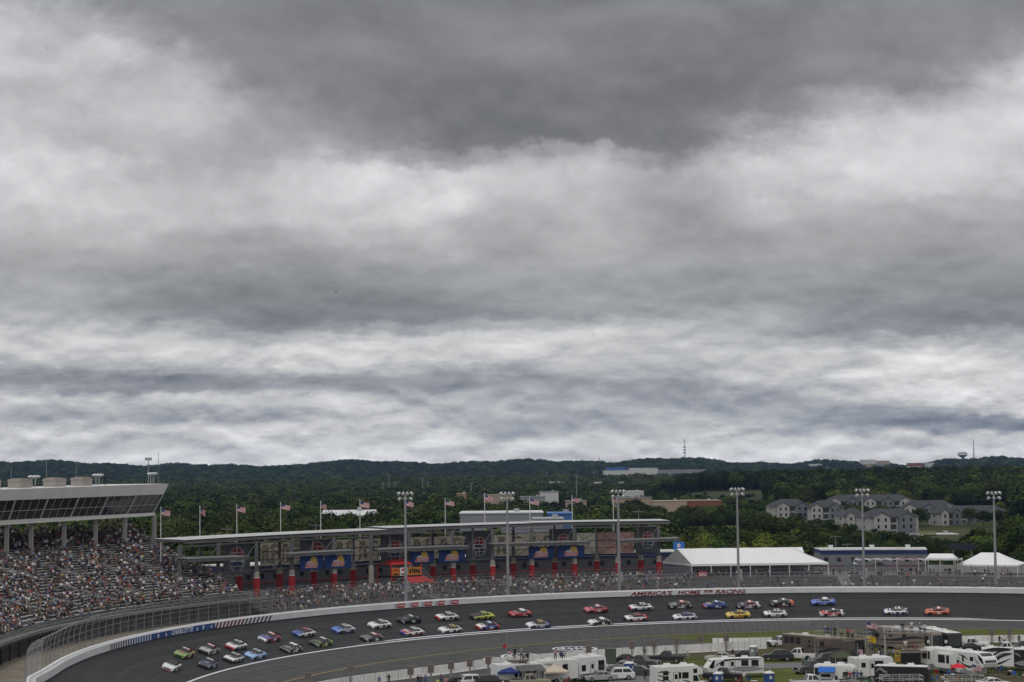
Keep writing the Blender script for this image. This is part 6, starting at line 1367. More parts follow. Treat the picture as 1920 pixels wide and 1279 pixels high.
def yellow_frame():
    t = thing('hand_cart', 'yellow framed cart standing beside the black box trailer', 'cart', G(1684, 1243)); mb = MB()
    for x in (-.4, .4):
        for y in (-.4, .4): mb.tube((x, y, 0), (x, y, 1.9), .05, n=4)
    for z in (.4, 1.1, 1.9): mb.path([(-.4, -.4, z), (.4, -.4, z), (.4, .4, z), (-.4, .4, z), (-.4, -.4, z)], .05, 4)
    mb.build('frame', mat('cart_yellow', (.55, .36, .05), .5), t); mb = MB(); mb.box(-.35, .35, -.35, .35, .42, .8); mb.build('crate', mat('crate_orange', (.4, .16, .03), .6), t)
yellow_frame()
# tables on the service path and the terrace
def table_set(label, px, off, z, umb=None):
    t0 = th_at(px, off, z); p = W(t0, off, z); t = thing('picnic_table', label, 'table', p, rng.uniform(0, 3), 'tables on the terrace and service path'); mb = MB(); mb.box(-.9, .9, -.4, .4, .72, .78); mb.build('table_top', M_GALV, t)
    for y in (-.7, .7): mb = MB(); mb.box(-.9, .9, y - .14, y + .14, .42, .47); mb.build('bench', M_GALV, t)
    mb = MB(); mb.box(-.6, -.5, -.7, .7, 0, .72); mb.box(.5, .6, -.7, .7, 0, .72); mb.build('frame', M_STEEL, t)
    if umb:
        mb = MB(); n = 8; mb.loft([[(r * math.cos(2 * math.pi * k / n), r * math.sin(2 * math.pi * k / n), h) for k in range(n)] for r, h in ((1.6, 2.2), (.8, 2.6), (.05, 2.85))], 0); mb.tube((0, 0, 0), (0, 0, 2.9), .03, n=4); mb.build('parasol', mat('parasol_' + umb, {'navy': (.03, .04, .09), 'green': (.02, .06, .05), 'white': (.7, .7, .7)}[umb], .7), t)
for k, (px, off, z, u) in enumerate(((1345, 3, 4.98, None), (1440, 3, 4.98, None), (1552, 3.2, 4.98, None), (1660, 3, 4.98, None), (1712, 3, 4.98, None), (1735, 3.2, 4.98, None), (1800, 3, 4.98, None), (1845, 3, 4.98, None), (1895, 3, 4.98, None), (1405, 22, 7, 'navy'), (1470, 23, 7, 'navy'), (1532, 21, 7, 'navy'), (1597, 20, 7, 'green'), (1604, 23, 7, 'white'), (1650, 24, 7, 'green'), (1690, 22, 7, None), (1740, 21, 7, None), (1830, 24, 7, None))):
    table_set(f'{"picnic table under a " + u + " parasol" if u else "bare metal picnic table"} on the {"service path" if off < 5 else "terrace"}, {ORD[k % 9]} from the left', px, off, z, u)
# camp clutter: chairs, coolers, grills
CH = {}
def camp_chair(label, px, py, deg, col, z=0.0):
    t = thing('camp_chair', label, 'chair', G(px, py, z), math.radians(deg), 'camp chairs among the campers')
    if not CH:
        mb = MB(); mb.box(-.25, .25, -.27, .27, .40, .44); CH['seat'] = mb.mesh('seat', [M_TRIM]); mb = MB(); mb.loft([[(-.25, -.27, .42), (-.25, .27, .42), (-.28, .27, .42), (-.28, -.27, .42)], [(-.42, -.27, .92), (-.42, .27, .92), (-.45, .27, .92), (-.45, -.27, .92)]], 0); CH['backrest'] = mb.mesh('backrest', [M_TRIM]); mb = MB(); mb.tube((-.24, 0, 0), (.24, 0, .42), .018, n=4); CH['leg'] = mb.mesh('leg', [M_GALV]); mb = MB(); mb.box(-.25, .25, -.04, .04, .60, .64); CH['arm'] = mb.mesh('arm', [M_TRIM])
    cm = mat('canvas_' + col, {'blue': (.03, .08, .3), 'red': (.4, .03, .03), 'green': (.03, .1, .05), 'black': (.02, .02, .022), 'grey': (.2, .2, .21)}[col], .8)
    for k in ('seat', 'backrest'): o = link(k, CH[k], t); o.material_slots[0].link = 'OBJECT'; o.material_slots[0].material = cm
    for y in (-.26, .26): o = link('leg', CH['leg'], t); o.location.y = y; o = link('arm', CH['arm'], t); o.location.y = y
def cooler(label, px, py, col, z=0.0):
    t = thing('cooler', label, 'cooler', G(px, py, z), rng.uniform(0, 3), 'coolers among the campers'); mb = MB(); mb.loft([[(-.36, -.2, 0), (.36, -.2, 0), (.36, .2, 0), (-.36, .2, 0)], [(-.4, -.23, .36), (.4, -.23, .36), (.4, .23, .36), (-.4, .23, .36)]], 0); mb.build('tub', mat('cooler_' + col, {'blue': (.03, .1, .35), 'red': (.4, .03, .03), 'grey': (.25, .25, .26)}[col], .5), t); mb = MB(); mb.box(-.42, .42, -.25, .25, .36, .44); mb.build('lid', RVW, t)
spots = [('the slanted nose trailer', 1300, 1281), ('the black pickup', 1392, 1281), ('the brown motorhome', 1520, 1243), ('the black fabric canopy', 1645, 1238), ('the yellow cart', 1696, 1256), ('the black trailer', 1752, 1282), ('the fifth wheel trailer', 1765, 1268), ('the red umbrella', 1840, 1283), ('the zebra striped trailer', 1872, 1262), ('the beige canopy', 1062, 1286), ('the blue canopy', 938, 1290), ('the white cab over motorhome', 1335, 1286), ('the pipe deck', 1640, 1284), ('the right edge', 1900, 1270)]
cols = ['blue', 'red', 'green', 'black', 'grey']
for k, (wh, px, py) in enumerate(spots):
    for j in range(3): camp_chair(f'{cols[(k + j * 2) % 5]} folding camp chair beside {wh}', px + (j - 1) * 9 + rng.uniform(-2, 2), py + rng.uniform(-2, 2), rng.uniform(0, 360), cols[(k + j * 2) % 5])
    cooler(f'{["blue", "red", "grey"][k % 3]} cooler with white lid beside {wh}', px + 22, py + 1, ['blue', 'red', 'grey'][k % 3])
# ================================================================== people
def person_mesh(pose, seed=0, sub=1, hat=False, shorts=False):
    """one continuous skinned body facing +x; faces are sorted into skin, shirt, trousers, hair and shoes by the nearest bone"""
    J = {}; B = []; R = {}
    def j(n, p, r): J[n] = Vector(p); R[n] = r
    if pose == 'sit':
        j('pelvis', (0, 0, .53), .15); j('belly', (-.02, 0, .68), .14); j('chest', (-.03, 0, .92), .16); j('neck', (.01, 0, 1.08), .055); j('head', (.04, 0, 1.20), .095); j('crown', (.035, 0, 1.31), .07)
        for s, S in ((1, 'l'), (-1, 'r')):
            j('hip' + S, (.02, s * .1, .50), .10); j('knee' + S, (.44, s * .13, .52), .07); j('ank' + S, (.46, s * .14, .10), .05); j('toe' + S, (.64, s * .16, .05), .04)
            j('sh' + S, (-.03, s * .2, .98), .07); j('el' + S, (.06, s * .27, .73), .05); j('wr' + S, (.30, s * .17, .60), .036); j('hd' + S, (.38, s * .15, .60), .032)
    else:
        j('pelvis', (0, 0, .93), .14); j('belly', (.01, 0, 1.1), .13); j('chest', (0, 0, 1.33), .16); j('neck', (.01, 0, 1.50), .055); j('head', (.03, 0, 1.62), .095); j('crown', (.025, 0, 1.73), .07)
        for s, S in ((1, 'l'), (-1, 'r')):
            fw = .06 * s if pose == 'walk' else 0.02
            j('hip' + S, (0, s * .1, .88), .105); j('knee' + S, (fw * 2 + .02, s * .12, .49), .068); j('ank' + S, (fw * 2.4 - .02, s * .13, .09), .048); j('toe' + S, (fw * 2.4 + .16, s * .16, .04), .04)
            j('sh' + S, (0, s * .2, 1.41), .07)
            if pose == 'cross': j('el' + S, (.05, s * .29, 1.14), .05); j('wr' + S, (.22, s * .06, 1.18), .038); j('hd' + S, (.24, -s * .06, 1.2), .034)
            elif pose == 'film': j('el' + S, (.16, s * .27, 1.25), .05); j('wr' + S, (.3, s * .13, 1.5), .036); j('hd' + S, (.33, s * .1, 1.57), .032)
            else: j('el' + S, (-.03 - fw, s * .29, 1.13), .05); j('wr' + S, (.06 - fw * 2, s * .31, .88), .036); j('hd' + S, (.09 - fw * 2, s * .30, .79), .032)
    chain = [('pelvis', 'belly'), ('belly', 'chest'), ('chest', 'neck'), ('neck', 'head'), ('head', 'crown')]
    for S in 'lr': chain += [('pelvis', 'hip' + S), ('hip' + S, 'knee' + S), ('knee' + S, 'ank' + S), ('ank' + S, 'toe' + S), ('chest', 'sh' + S), ('sh' + S, 'el' + S), ('el' + S, 'wr' + S), ('wr' + S, 'hd' + S)]
    names = list(J); idx = {n: i for i, n in enumerate(names)}
    me = bpy.data.meshes.new('person_bones'); me.from_pydata([J[n] for n in names], [(idx[a], idx[b]) for a, b in chain], []); o = bpy.data.objects.new('person_bones', me); COL.objects.link(o)
    m = o.modifiers.new('skin', 'SKIN'); m.use_smooth_shade = True
    for i, n in enumerate(names): v = me.skin_vertices[0].data[i]; v.radius = (R[n], R[n] * (1.0 if n not in ('chest', 'belly', 'pelvis') else .78)); v.use_root = n == 'pelvis'
    if sub: ss = o.modifiers.new('sub', 'SUBSURF'); ss.levels = sub; ss.render_levels = sub
    dg = bpy.context.evaluated_depsgraph_get(); dg.update(); ev = bpy.data.meshes.new_from_object(o.evaluated_get(dg)); vs = [v.co.copy() for v in ev.vertices]; fs = [tuple(p.vertices) for p in ev.polygons]
    bpy.data.objects.remove(o); bpy.data.meshes.remove(me); bpy.data.meshes.remove(ev)
    def reg(c):
        best = None
        for a, b in chain:
            A, Bv = J[a], J[b]; d = Bv - A; t = max(0, min(1, (c - A).dot(d) / max(d.length_squared, 1e-9))); q = (c - A - d * t).length - (R[a] * (1 - t) + R[b] * t) * .8
            if best is None or q < best[0]: best = (q, a, b, t)
        _, a, b, t = best
        if b in ('head', 'crown') or a == 'neck':
            hz = J['head'].z
            if c.z > hz + .05 or (c.x < J['head'].x - .03 and c.z > hz - .04): return 3
            return 0
        if b[:2] in ('wr', 'hd') : return 0
        if b[:2] == 'el': return 1 if t < .75 else 0
        if b[:3] in ('hip',) or (b[:4] == 'knee'): return 2
        if b[:3] == 'ank': return 0 if (shorts and t > .1) else 2
        if b[:3] == 'toe': return 4
        if a == 'pelvis' and b == 'belly' and t < .35: return 2
        if b == 'neck' and t > .6: return 0
        return 1
    ms = [reg(sum((vs[i] for i in f), Vector()) / len(f)) for f in fs]; mb = MB(); mb.add(vs, fs, ms)
    H = J['head']; mb.add([(H.x + .085, -.018, H.z - .03), (H.x + .085, .018, H.z - .03), (H.x + .118, 0, H.z - .025), (H.x + .085, 0, H.z + .03)], [(0, 1, 2), (0, 2, 3), (1, 3, 2)], 0)
    if sub:
        for s in (1, -1):
            mb.ball((H.x + .082, s * .035, H.z + .025), .013, 5, 4, 3); mb.ball((H.x, s * .095, H.z), (.02, .014, .035), 5, 4, 0)
            h, w = J['hd' + ('l' if s > 0 else 'r')], J['wr' + ('l' if s > 0 else 'r')]; d = (h - w).normalized(); side = d.cross(Vector((0, s, .3))).normalized()
            for k, (a, ln) in enumerate(((-.024, .06), (-.008, .075), (.008, .07), (.022, .055))): mb.tube(h + side * a + d * .015, h + side * a + d * (.02 + ln * .6), .0085, .008, 4, 0); mb.tube(h + side * a + d * (.02 + ln * .6), h + side * a * .9 + d * (.02 + ln) + Vector((.008, 0, -.012)), .008, .006, 4, 0)
            mb.tube(h - d * .02 + side * .03, h + d * .025 + side * .06, .010, .008, 4, 0)
        mb.add([(H.x + .09, -.022, H.z - .06), (H.x + .09, .022, H.z - .06), (H.x + .094, 0, H.z - .052), (H.x + .09, 0, H.z - .068)], [(0, 2, 1), (0, 1, 3)], 1)
    if hat: C = J['crown']; mb.add([(C.x + .04, -.08, C.z - .045), (C.x + .19, -.06, C.z - .06), (C.x + .19, .06, C.z - .06), (C.x + .04, .08, C.z - .045)], [(0, 1, 2, 3)], 3)
    return mb
SHIRTS = {'white': (.66, .66, .66), 'black': (.02, .02, .022), 'navy': (.03, .045, .12), 'blue': (.06, .14, .42), 'light blue': (.28, .42, .62), 'grey': (.24, .24, .25), 'red': (.45, .035, .04), 'dark red': (.2, .02, .03), 'orange': (.65, .17, .03), 'tan': (.36, .27, .18), 'green': (.05, .12, .05), 'yellow': (.6, .45, .06), 'pink': (.6, .26, .28), 'lime': (.5, .65, .06), 'teal': (.05, .2, .22), 'brown': (.12, .075, .05), 'purple': (.14, .06, .22)}
SHIRTS = {k: tuple(.82 * (.75 * c + .25 * sum(v) / 3) for c in v) if k != 'white' else v for k, v in SHIRTS.items()}
SW = ['white'] * 18 + ['black'] * 20 + ['navy'] * 12 + ['blue'] * 4 + ['light blue'] * 4 + ['grey'] * 13 + ['red'] * 2 + ['dark red'] * 2 + ['orange'] + ['tan'] * 3 + ['green'] * 3 + ['yellow'] + ['pink'] * 2 + ['teal'] * 2 + ['brown'] * 5 + ['purple']
PANTS = {'dark trousers': (.025, .027, .032), 'blue jeans': (.06, .09, .16), 'khaki shorts': (.30, .25, .17), 'grey shorts': (.16, .16, .165), 'black shorts': (.02, .02, .02)}
SKINS = [(.25, .165, .12), (.21, .135, .095), (.10, .06, .042), (.30, .20, .15)]
PM = {}
M_SHIRT = mat_objcolor('shirt_cloth')
def person_variant(pose, sub, pants, skin, hatcol):
    key = (pose, sub, pants, skin, hatcol)
    if key not in PM:
        mb = person_mesh(pose, 0, sub, hat=hatcol != 'hair', shorts='shorts' in pants)
        hm = {'hair': mat('hair_brown', (.045, .028, .018), .8), 'white cap': mat('cap_white', (.6, .6, .6), .8), 'black cap': mat('cap_black', (.02, .02, .02), .8), 'red cap': mat('cap_red', (.4, .03, .03), .8)}[hatcol]
        PM[key] = mb.mesh('person', [mat('skin_%d' % skin, SKINS[skin], .6), M_SHIRT, mat('cloth_' + pants.replace(' ', '_'), PANTS[pants], .85), hm, mat('shoes', (.1, .1, .1), .7)], True)
    return PM[key]
def person(label, loc, deg, shirt, pose='stand', pants='blue jeans', hat='hair', skin=0, group=None, sub=1, scale=1.0):
    o = link('person', person_variant(pose, sub, pants, skin, hat)); o.location = loc; o.rotation_euler = (0, 0, math.radians(deg)); c = SHIRTS[shirt]; o.color = (*c, 1); o.scale = (scale,) * 3
    return tag(o, label, 'person', group)
# infield onlookers
def onl(label, px, py, z, deg, shirt, pose='stand', pants='blue jeans', hat='hair', skin=0): return person(label, G(px, py, z), deg, shirt, pose, pants, hat, skin, 'onlookers in the infield')
onl('person in blue shirt standing at the wall, farthest left of the onlookers', 711, 1290, 0, 80, 'blue', 'stand', 'khaki shorts'); onl('tall person in black lifting a camera by the left end of the wall', 729, 1287, .9, 100, 'black', 'film', 'grey shorts')
onl('person in black shirt at the wall beside one in brown', 784, 1288, 0, 80, 'black'); onl('person in brown shirt at the wall beside one in black', 789.5, 1288, 0, 70, 'brown', 'cross'); onl('person in navy blue at the wall near the second sign box', 798, 1287, 0, 95, 'blue', 'film')
onl('person in hi vis lime vest at the wall', 821, 1289, 0, 90, 'lime', 'sit', 'dark trousers'); onl('person in dark purple shirt with black cap at the wall', 827, 1286, 0, 90, 'purple', 'stand', 'dark trousers', 'black cap'); onl('bare pink backed person by the bottom edge at the wall', 837, 1292, 0, 90, 'pink', 'stand', 'grey shorts')
onl('person in black with folded arms near the bottom edge cars', 855, 1291, 0, 80, 'black', 'cross'); onl('person in black with red cap near the bottom edge cars', 863, 1290, 0, 60, 'black', 'stand', 'dark trousers', 'red cap')
zd = 3.5
onl('person in black standing on the timber roof platform', 965.5, 1236, zd, 90, 'black', 'stand', 'dark trousers', 'black cap'); onl('person in grey shirt and white cap on the timber roof platform', 978, 1238, zd, 90, 'grey', 'film', 'dark trousers', 'white cap'); onl('person in grey shirt seated on the timber roof platform', 983, 1240, zd, 90, 'grey', 'sit', 'khaki shorts'); onl('person in black seated at the edge of the timber roof platform', 989, 1239, zd, 80, 'black', 'sit', 'dark trousers')
onl('person in pink shirt and jeans standing on the swoosh trailer roof', 1041.5, 1238, 3.5, 90, 'pink', 'film'); onl('person in navy shirt seated on the swoosh trailer roof', 1052, 1237, 3.5, 90, 'navy', 'sit', 'dark trousers'); onl('person in pale blue shirt seated on the swoosh trailer roof', 1057, 1236, 3.5, 90, 'light blue', 'sit', 'dark trousers')
onl('person in black walking the road left of the cab over motorhome', 1209.5, 1277, 0, 95, 'black', 'walk', 'dark trousers', 'black cap', 2); onl('person in black walking the road next to the cab over motorhome', 1221.5, 1275, 0, 85, 'black', 'walk', 'dark trousers', 'hair', 2)
onl('person in grey shirt at the wall fence above the dark grey pickup', 1208.5, 1229, 0, 90, 'grey', 'stand', 'dark trousers'); onl('person in red shirt behind the blue portable toilet', 1178, 1250, 0, 200, 'red'); onl('person in black beside the black car behind the grey and white trailer', 1374, 1236, 0, 60, 'black', 'stand', 'dark trousers')
for k, (px, sh, po, hat, lab) in enumerate(((1547, 'blue', 'stand', 'white cap', 'person in blue shirt and white cap at the left end of the long deck'), (1553, 'navy', 'cross', 'hair', 'person in navy with folded arms on the long deck'), (1559, 'blue', 'film', 'hair', 'person in blue raising both hands on the long deck'), (1566, 'black', 'stand', 'black cap', 'person in black with black cap on the long deck'), (1578, 'tan', 'film', 'black cap', 'person in tan shirt filming on the long deck'), (1590, 'red', 'stand', 'hair', 'person in bright red shirt on the long deck'), (1598, 'pink', 'cross', 'hair', 'person in salmon pink shirt at the right end of the long deck'))):
    onl(lab, px, 1194 + (px - 1547) * .11, 4.3, 95, sh, po, 'dark trousers', hat)
for px, py, sh, po, hat, lab in ((1693, 1186.5, 'black', 'stand', 'black cap', 'person in black at the ladder end of the high railed deck'), (1709.5, 1184, 'white', 'stand', 'black cap', 'person in white shirt and black cap in the middle of the high railed deck'), (1725, 1187, 'grey', 'film', 'white cap', 'person in pale grey shirt with white cap on the high railed deck'), (1734, 1189, 'white', 'cross', 'hair', 'person in white shirt with folded arms at the end of the high railed deck')): onl(lab, px, py, 4.1, 95, sh, po, 'blue jeans', hat)
for px, py, sh, po, hat, lab in ((1698, 1221, 'white', 'stand', 'red cap', 'person in white shirt and red cap on the wooden box trailer deck'), (1704, 1222, 'navy', 'sit', 'hair', 'person in navy seated on the wooden box trailer deck'), (1711, 1221, 'dark red', 'sit', 'hair', 'person in dark red seated on the wooden box trailer deck'), (1719, 1221, 'brown', 'sit', 'black cap', 'person in brown seated at the right of the wooden box trailer deck')): onl(lab, px, py, 3.05, 90, sh, po, 'khaki shorts', hat)
for px, py, sh, po, pa, lab in ((1668, 1236, 'grey', 'stand', 'dark trousers', 'person in grey shirt beside the yellow cart, nearer the yellow flag'), (1676, 1236, 'light blue', 'walk', 'black shorts', 'person in pale blue shirt and black shorts beside the yellow cart'), (1641, 1234, 'dark red', 'sit', 'blue jeans', 'person in dark red seated under the black fabric canopy'), (1648, 1233, 'white', 'sit', 'khaki shorts', 'person in white seated under the black fabric canopy'), (1656, 1234, 'blue', 'sit', 'khaki shorts', 'person in blue seated under the black fabric canopy'), (1633, 1238, 'pink', 'sit', 'grey shorts', 'bare shouldered person seated below the yellow flag'), (1616, 1243, 'blue', 'stand', 'dark trousers', 'person in blue behind the white trailer with open door')): onl(lab, px, py, 0, 150 if po == 'sit' else 95, sh, po, pa)
for px, py, sh, po, lab in ((1588, 1280, 'black', 'stand', 'person in black at the left of the crowded pipe deck'), (1594, 1281, 'red', 'cross', 'person in red shirt with folded arms on the crowded pipe deck'), (1601, 1280, 'navy', 'stand', 'person in navy on the crowded pipe deck'), (1608, 1280, 'blue', 'film', 'person in blue raising hands on the crowded pipe deck'), (1615, 1281, 'navy', 'cross', 'person in navy with folded arms at the right of the crowded pipe deck')): onl(lab, px, py, 1.0, 100, sh, po, 'dark trousers')
for px, py, sh, po, hat, lab in ((1874.5, 1210, 'black', 'stand', 'hair', 'person in black at the wall near the right edge, beside one in white'), (1883.5, 1210, 'white', 'stand', 'black cap', 'person in white shirt at the wall near the right edge'), (1911, 1208.5, 'navy', 'stand', 'hair', 'person in navy at the wall closest to the right edge')): onl(lab, px, py, 0, 95, sh, po, 'dark trousers', hat)
for k, (px, py, sh, po, pa, lab) in enumerate(((1395, 1281, 'white', 'stand', 'khaki shorts', 'person in white shirt by the nose of the black pickup'), (1506, 1252, 'grey', 'stand', 'blue jeans', 'person in grey shirt on the road left of the half hidden pickup'), (1700, 1262, 'black', 'stand', 'khaki shorts', 'person in black shirt and khaki shorts below the black box trailer'), (1712, 1261, 'tan', 'cross', 'blue jeans', 'person in tan shirt with folded arms below the black box trailer'), (1757, 1287, 'blue', 'stand', 'khaki shorts', 'person in blue shirt right of the black trailer'), (1768, 1288, 'white', 'cross', 'grey shorts', 'person in white shirt with folded arms right of the black trailer'), (1798, 1283, 'red', 'sit', 'khaki shorts', 'person in red seated under the red umbrella'), (1812, 1283, 'navy', 'sit', 'grey shorts', 'person in navy seated under the red umbrella'), (1860, 1270, 'green', 'stand', 'khaki shorts', 'person in green shirt in front of the zebra striped trailer'), (1888, 1272, 'black', 'walk', 'grey shorts', 'person in black walking near the right edge trailers'), (1066, 1290, 'dark red', 'stand', 'blue jeans', 'person in dark red shirt beside the beige canopy'), (1082, 1288, 'black', 'sit', 'khaki shorts', 'person in black seated right of the beige canopy'), (943, 1291, 'white', 'sit', 'blue jeans', 'person in white seated under the blue canopy'), (1290, 1240, 'light blue', 'walk', 'khaki shorts', 'person in pale blue shirt on the grass near the charcoal pickup'), (1423, 1252, 'white', 'walk', 'blue jeans', 'person in white shirt crossing the infield road'), (1650, 1232, 'black', 'stand', 'dark trousers', 'person in black standing under the black fabric canopy'), (1661, 1229, 'grey', 'film', 'khaki shorts', 'person in grey filming beside the black fabric canopy'), (1636, 1231, 'navy', 'stand', 'khaki shorts', 'person in navy standing under the yellow flag'))): onl(lab, px, py, 0, 60 + 37 * k % 300, sh, po, pa)
# person on the suite roof
person('person in black standing on the suite roof beyond the last rooftop unit', RP(230, 4.0) - Vector((0, 0, .05)), -60, 'black', 'stand', 'dark trousers', 'black cap', 2, None, 1, 1.15)
# spectators: the nearest as individuals, the rest as one crowd
def fill_rows():
    seats = []
    aisle = {}
    for (kind, off, z, t0, t1) in ROWS:
        R = rw(t0) + off; n = int((t1 - t0) * R / .56); k = 0
        gaps = [th_at(px + 60, off, z) for px in (20, 80, 150, 215, 285, 345)] if kind == 'main' else []
        for i in range(n):
            t = t0 + (i + .5) * (t1 - t0) / n; p = W(t, off, z)
            if kind == 'main':
                cl = .5 + .5 * math.sin(p.y * .21 + off * .35) * math.sin(p.x * .23 - off * .2 + 1.0); dens = .24 + .34 * cl
                if off < 14: dens *= .8
                if any(abs(t - g) * R < .8 for g in gaps): continue
            elif kind == 'upper': dens = .38 if off > 49 else .5
            else:
                px = project(p)[0]; row = (off - 4.6) / 11
                dens = np.interp(px, [480, 540, 620, 1050, 1180, 1250, 1330, 1400, 1920], [.06, .18, .28, .30, .22, .13, .07, .05, .05]) * (1 if px < 1250 else (1.6 if row < .3 else .7))
            if rng.random() > dens: continue
            seats.append((kind, off, z, t, p))
    return seats
SEATS = fill_rows()
def people_crowd():
    order = sorted(range(len(SEATS)), key=lambda i: SEATS[i][4].y - (0 if SEATS[i][0] == 'main' else -60))
    vis = [i for i in order if project(SEATS[i][4])[0] > 4 and project(SEATS[i][4])[1] < 1275]
    mainv = [i for i in vis if SEATS[i][0] == 'main'][:190]; turnv = sorted([i for i in vis if SEATS[i][0] == 'turn'], key=lambda i: (SEATS[i][1], -abs(project(SEATS[i][4])[0] - 800)))[:60]
    ind = set(mainv) | set(turnv)
    used = {}
    posts = ['the service path', 'the wall bend', 'the mural bars', 'the mural stars', 'the mural lettering', 'the mural stripes', 'the plain wall']
    rows_main = sorted({round(SEATS[i][1], 2) for i in mainv}); rows_turn = sorted({round(SEATS[i][1], 2) for i in turnv})
    def ordn(k): return ['front', 'second', 'third', 'fourth', 'fifth', 'sixth', 'seventh', 'eighth', 'ninth', 'tenth', 'eleventh', 'twelfth', 'thirteenth', 'fourteenth', 'fifteenth', 'sixteenth'][min(k, 15)]
    def label_for(i, shirt, hat, pose, pants):
        kind, off, z, t, p = SEATS[i]; px = project(p)[0]; what = 'seated' if pose == 'sit' else 'standing'
        hd = {'hair': 'bareheaded', 'white cap': 'white capped', 'black cap': 'black capped', 'red cap': 'red capped'}[hat]
        if kind == 'main':
            zone = posts[min(6, int(np.digitize(px, [60, 130, 210, 270, 325, 400])))]; return f'{hd} person in {shirt} and {pants} {what} {ordn(rows_main.index(round(off, 2)))} row above {zone}'
        ref = ['the blank wall', 'the first panel', 'the last panel', 'the slogan gap', 'the slogan start', 'the slogan end', 'the far wall'][min(6, int(np.digitize(px, [640, 760, 870, 1020, 1180, 1300])))]
        return f'{hd} person in {shirt} and {pants} {what} {ordn(rows_turn.index(round(off, 2)))} row by {ref}'
    caps = ['hair', 'hair', 'white cap', 'black cap', 'red cap']
    for i in sorted(ind):
        kind, off, z, t, p = SEATS[i]; face = math.degrees(t) + 180 + rng.uniform(-12, 12)
        for tries in range(60):
            shirt = SW[int(rng.integers(len(SW)))]; pose = 'sit' if rng.random() < .62 else ('stand' if rng.random() < .6 else 'cross'); hat = caps[int(rng.integers(5))]; pants = list(PANTS)[int(rng.integers(5))]; lab = label_for(i, shirt, hat, pose, pants)
            if lab not in used: break
        used[lab] = 1
        sit = pose == 'sit'; loc = W(t, off, z + (.0 if sit else .0)) if not sit else W(t, off + .02, z)
        o = person(lab, loc, face, shirt, pose, pants, hat, int(rng.choice([0, 0, 0, 1, 2, 3])), 'spectators in the front rows', 0)
    # the rest
    rest = [i for i in range(len(SEATS)) if i not in ind]
    T = []
    for pose, sh in (('sit', False), ('sit', True), ('stand', False), ('cross', True)):
        mb = person_mesh(pose, 0, 0, hat=False, shorts=sh); T.append((np.array([tuple(v) for v in mb.v]), mb.f, mb.m))
    V = []; Fl = []; Ls = []; C = []; base = 0
    hats = [(.045, .028, .018), (.02, .02, .02), (.6, .6, .6), (.3, .2, .1), (.35, .03, .03), (.05, .07, .2)]
    pl = [(.025, .027, .032), (.04, .06, .11), (.02, .02, .02), (.2, .17, .12), (.03, .03, .035)]
    extra = [(SEATS[i], 1.0) for i in rest]
    # people walking about on the concourse and sitting at the terrace tables
    for k in range(150):
        px = rng.uniform(500, 1250); off = rng.uniform(16.3, 20); t = th_at(px, off, DECKZ); extra.append((('walk', off, DECKZ, t, W(t, off, DECKZ)), 1))
    for k in range(75):
        px = rng.uniform(1290, 1900); off = rng.uniform(16.3, 24); t = th_at(px, off, DECKZ); extra.append((('walk', off, DECKZ, t, W(t, off, DECKZ)), 1))
    for k in range(30):
        px = rng.uniform(1380, 1915); off = rng.uniform(1.8, 4.2); t = th_at(px, off, 5); extra.append((('walk', off, 4.98, t, W(t, off, 4.98)), 1))
    for s_, _ in extra:
        kind, off, z, t, p = s_; sit = rng.random() < .6 and kind != 'walk'; ti = (int(rng.integers(2)) if sit else 2 + int(rng.integers(2))); vs, fs, ms = T[ti]
        a = t + math.pi + rng.uniform(-.3, .3) + (rng.uniform(-2.5, 2.5) if kind == 'walk' else 0); ca, sa = math.cos(a), math.sin(a); sc = rng.uniform(.92, 1.06); q = vs * sc
        w = np.c_[q[:, 0] * ca - q[:, 1] * sa + p.x, q[:, 0] * sa + q[:, 1] * ca + p.y, q[:, 2] + z]; V.append(w)
        col = {0: SKINS[int(rng.choice([0, 0, 1, 2, 3]))], 1: SHIRTS[SW[int(rng.integers(len(SW)))]], 2: pl[int(rng.integers(5))], 3: hats[int(rng.integers(6))], 4: (.1, .1, .1)}
        for f, m_ in zip(fs, ms): Fl.extend(i + base for i in f); Ls.append(len(f)); C.extend([col[m_]] * len(f))
        base += len(vs)
    V = np.concatenate(V); me = bpy.data.meshes.new('spectator_crowd'); me.vertices.add(len(V)); me.vertices.foreach_set('co', V.astype(np.float32).ravel()); me.loops.add(len(Fl)); me.loops.foreach_set('vertex_index', np.array(Fl, dtype=np.int32)); me.polygons.add(len(Ls)); st = np.concatenate([[0], np.cumsum(Ls)[:-1]]).astype(np.int32); me.polygons.foreach_set('loop_start', st)
    try: me.polygons.foreach_set('loop_total', np.array(Ls, dtype=np.int32))
    except Exception: pass
    at = me.color_attributes.new('cloth', 'FLOAT_COLOR', 'CORNER'); cc_ = np.c_[np.array(C), np.ones(len(C))].astype(np.float32); at.data.foreach_set('color', cc_.ravel()); me.update(); me.validate(); me.materials.append(mat_attr('crowd_cloth', 'cloth'))
    o = link('spectator_crowd', me); tag(o, 'dense crowd in mixed clothes filling grandstand, low stand and terrace', 'crowd', kind='stuff')
    print('crowd', len(extra), 'individuals', len(ind), 'faces', len(Ls))
people_crowd()
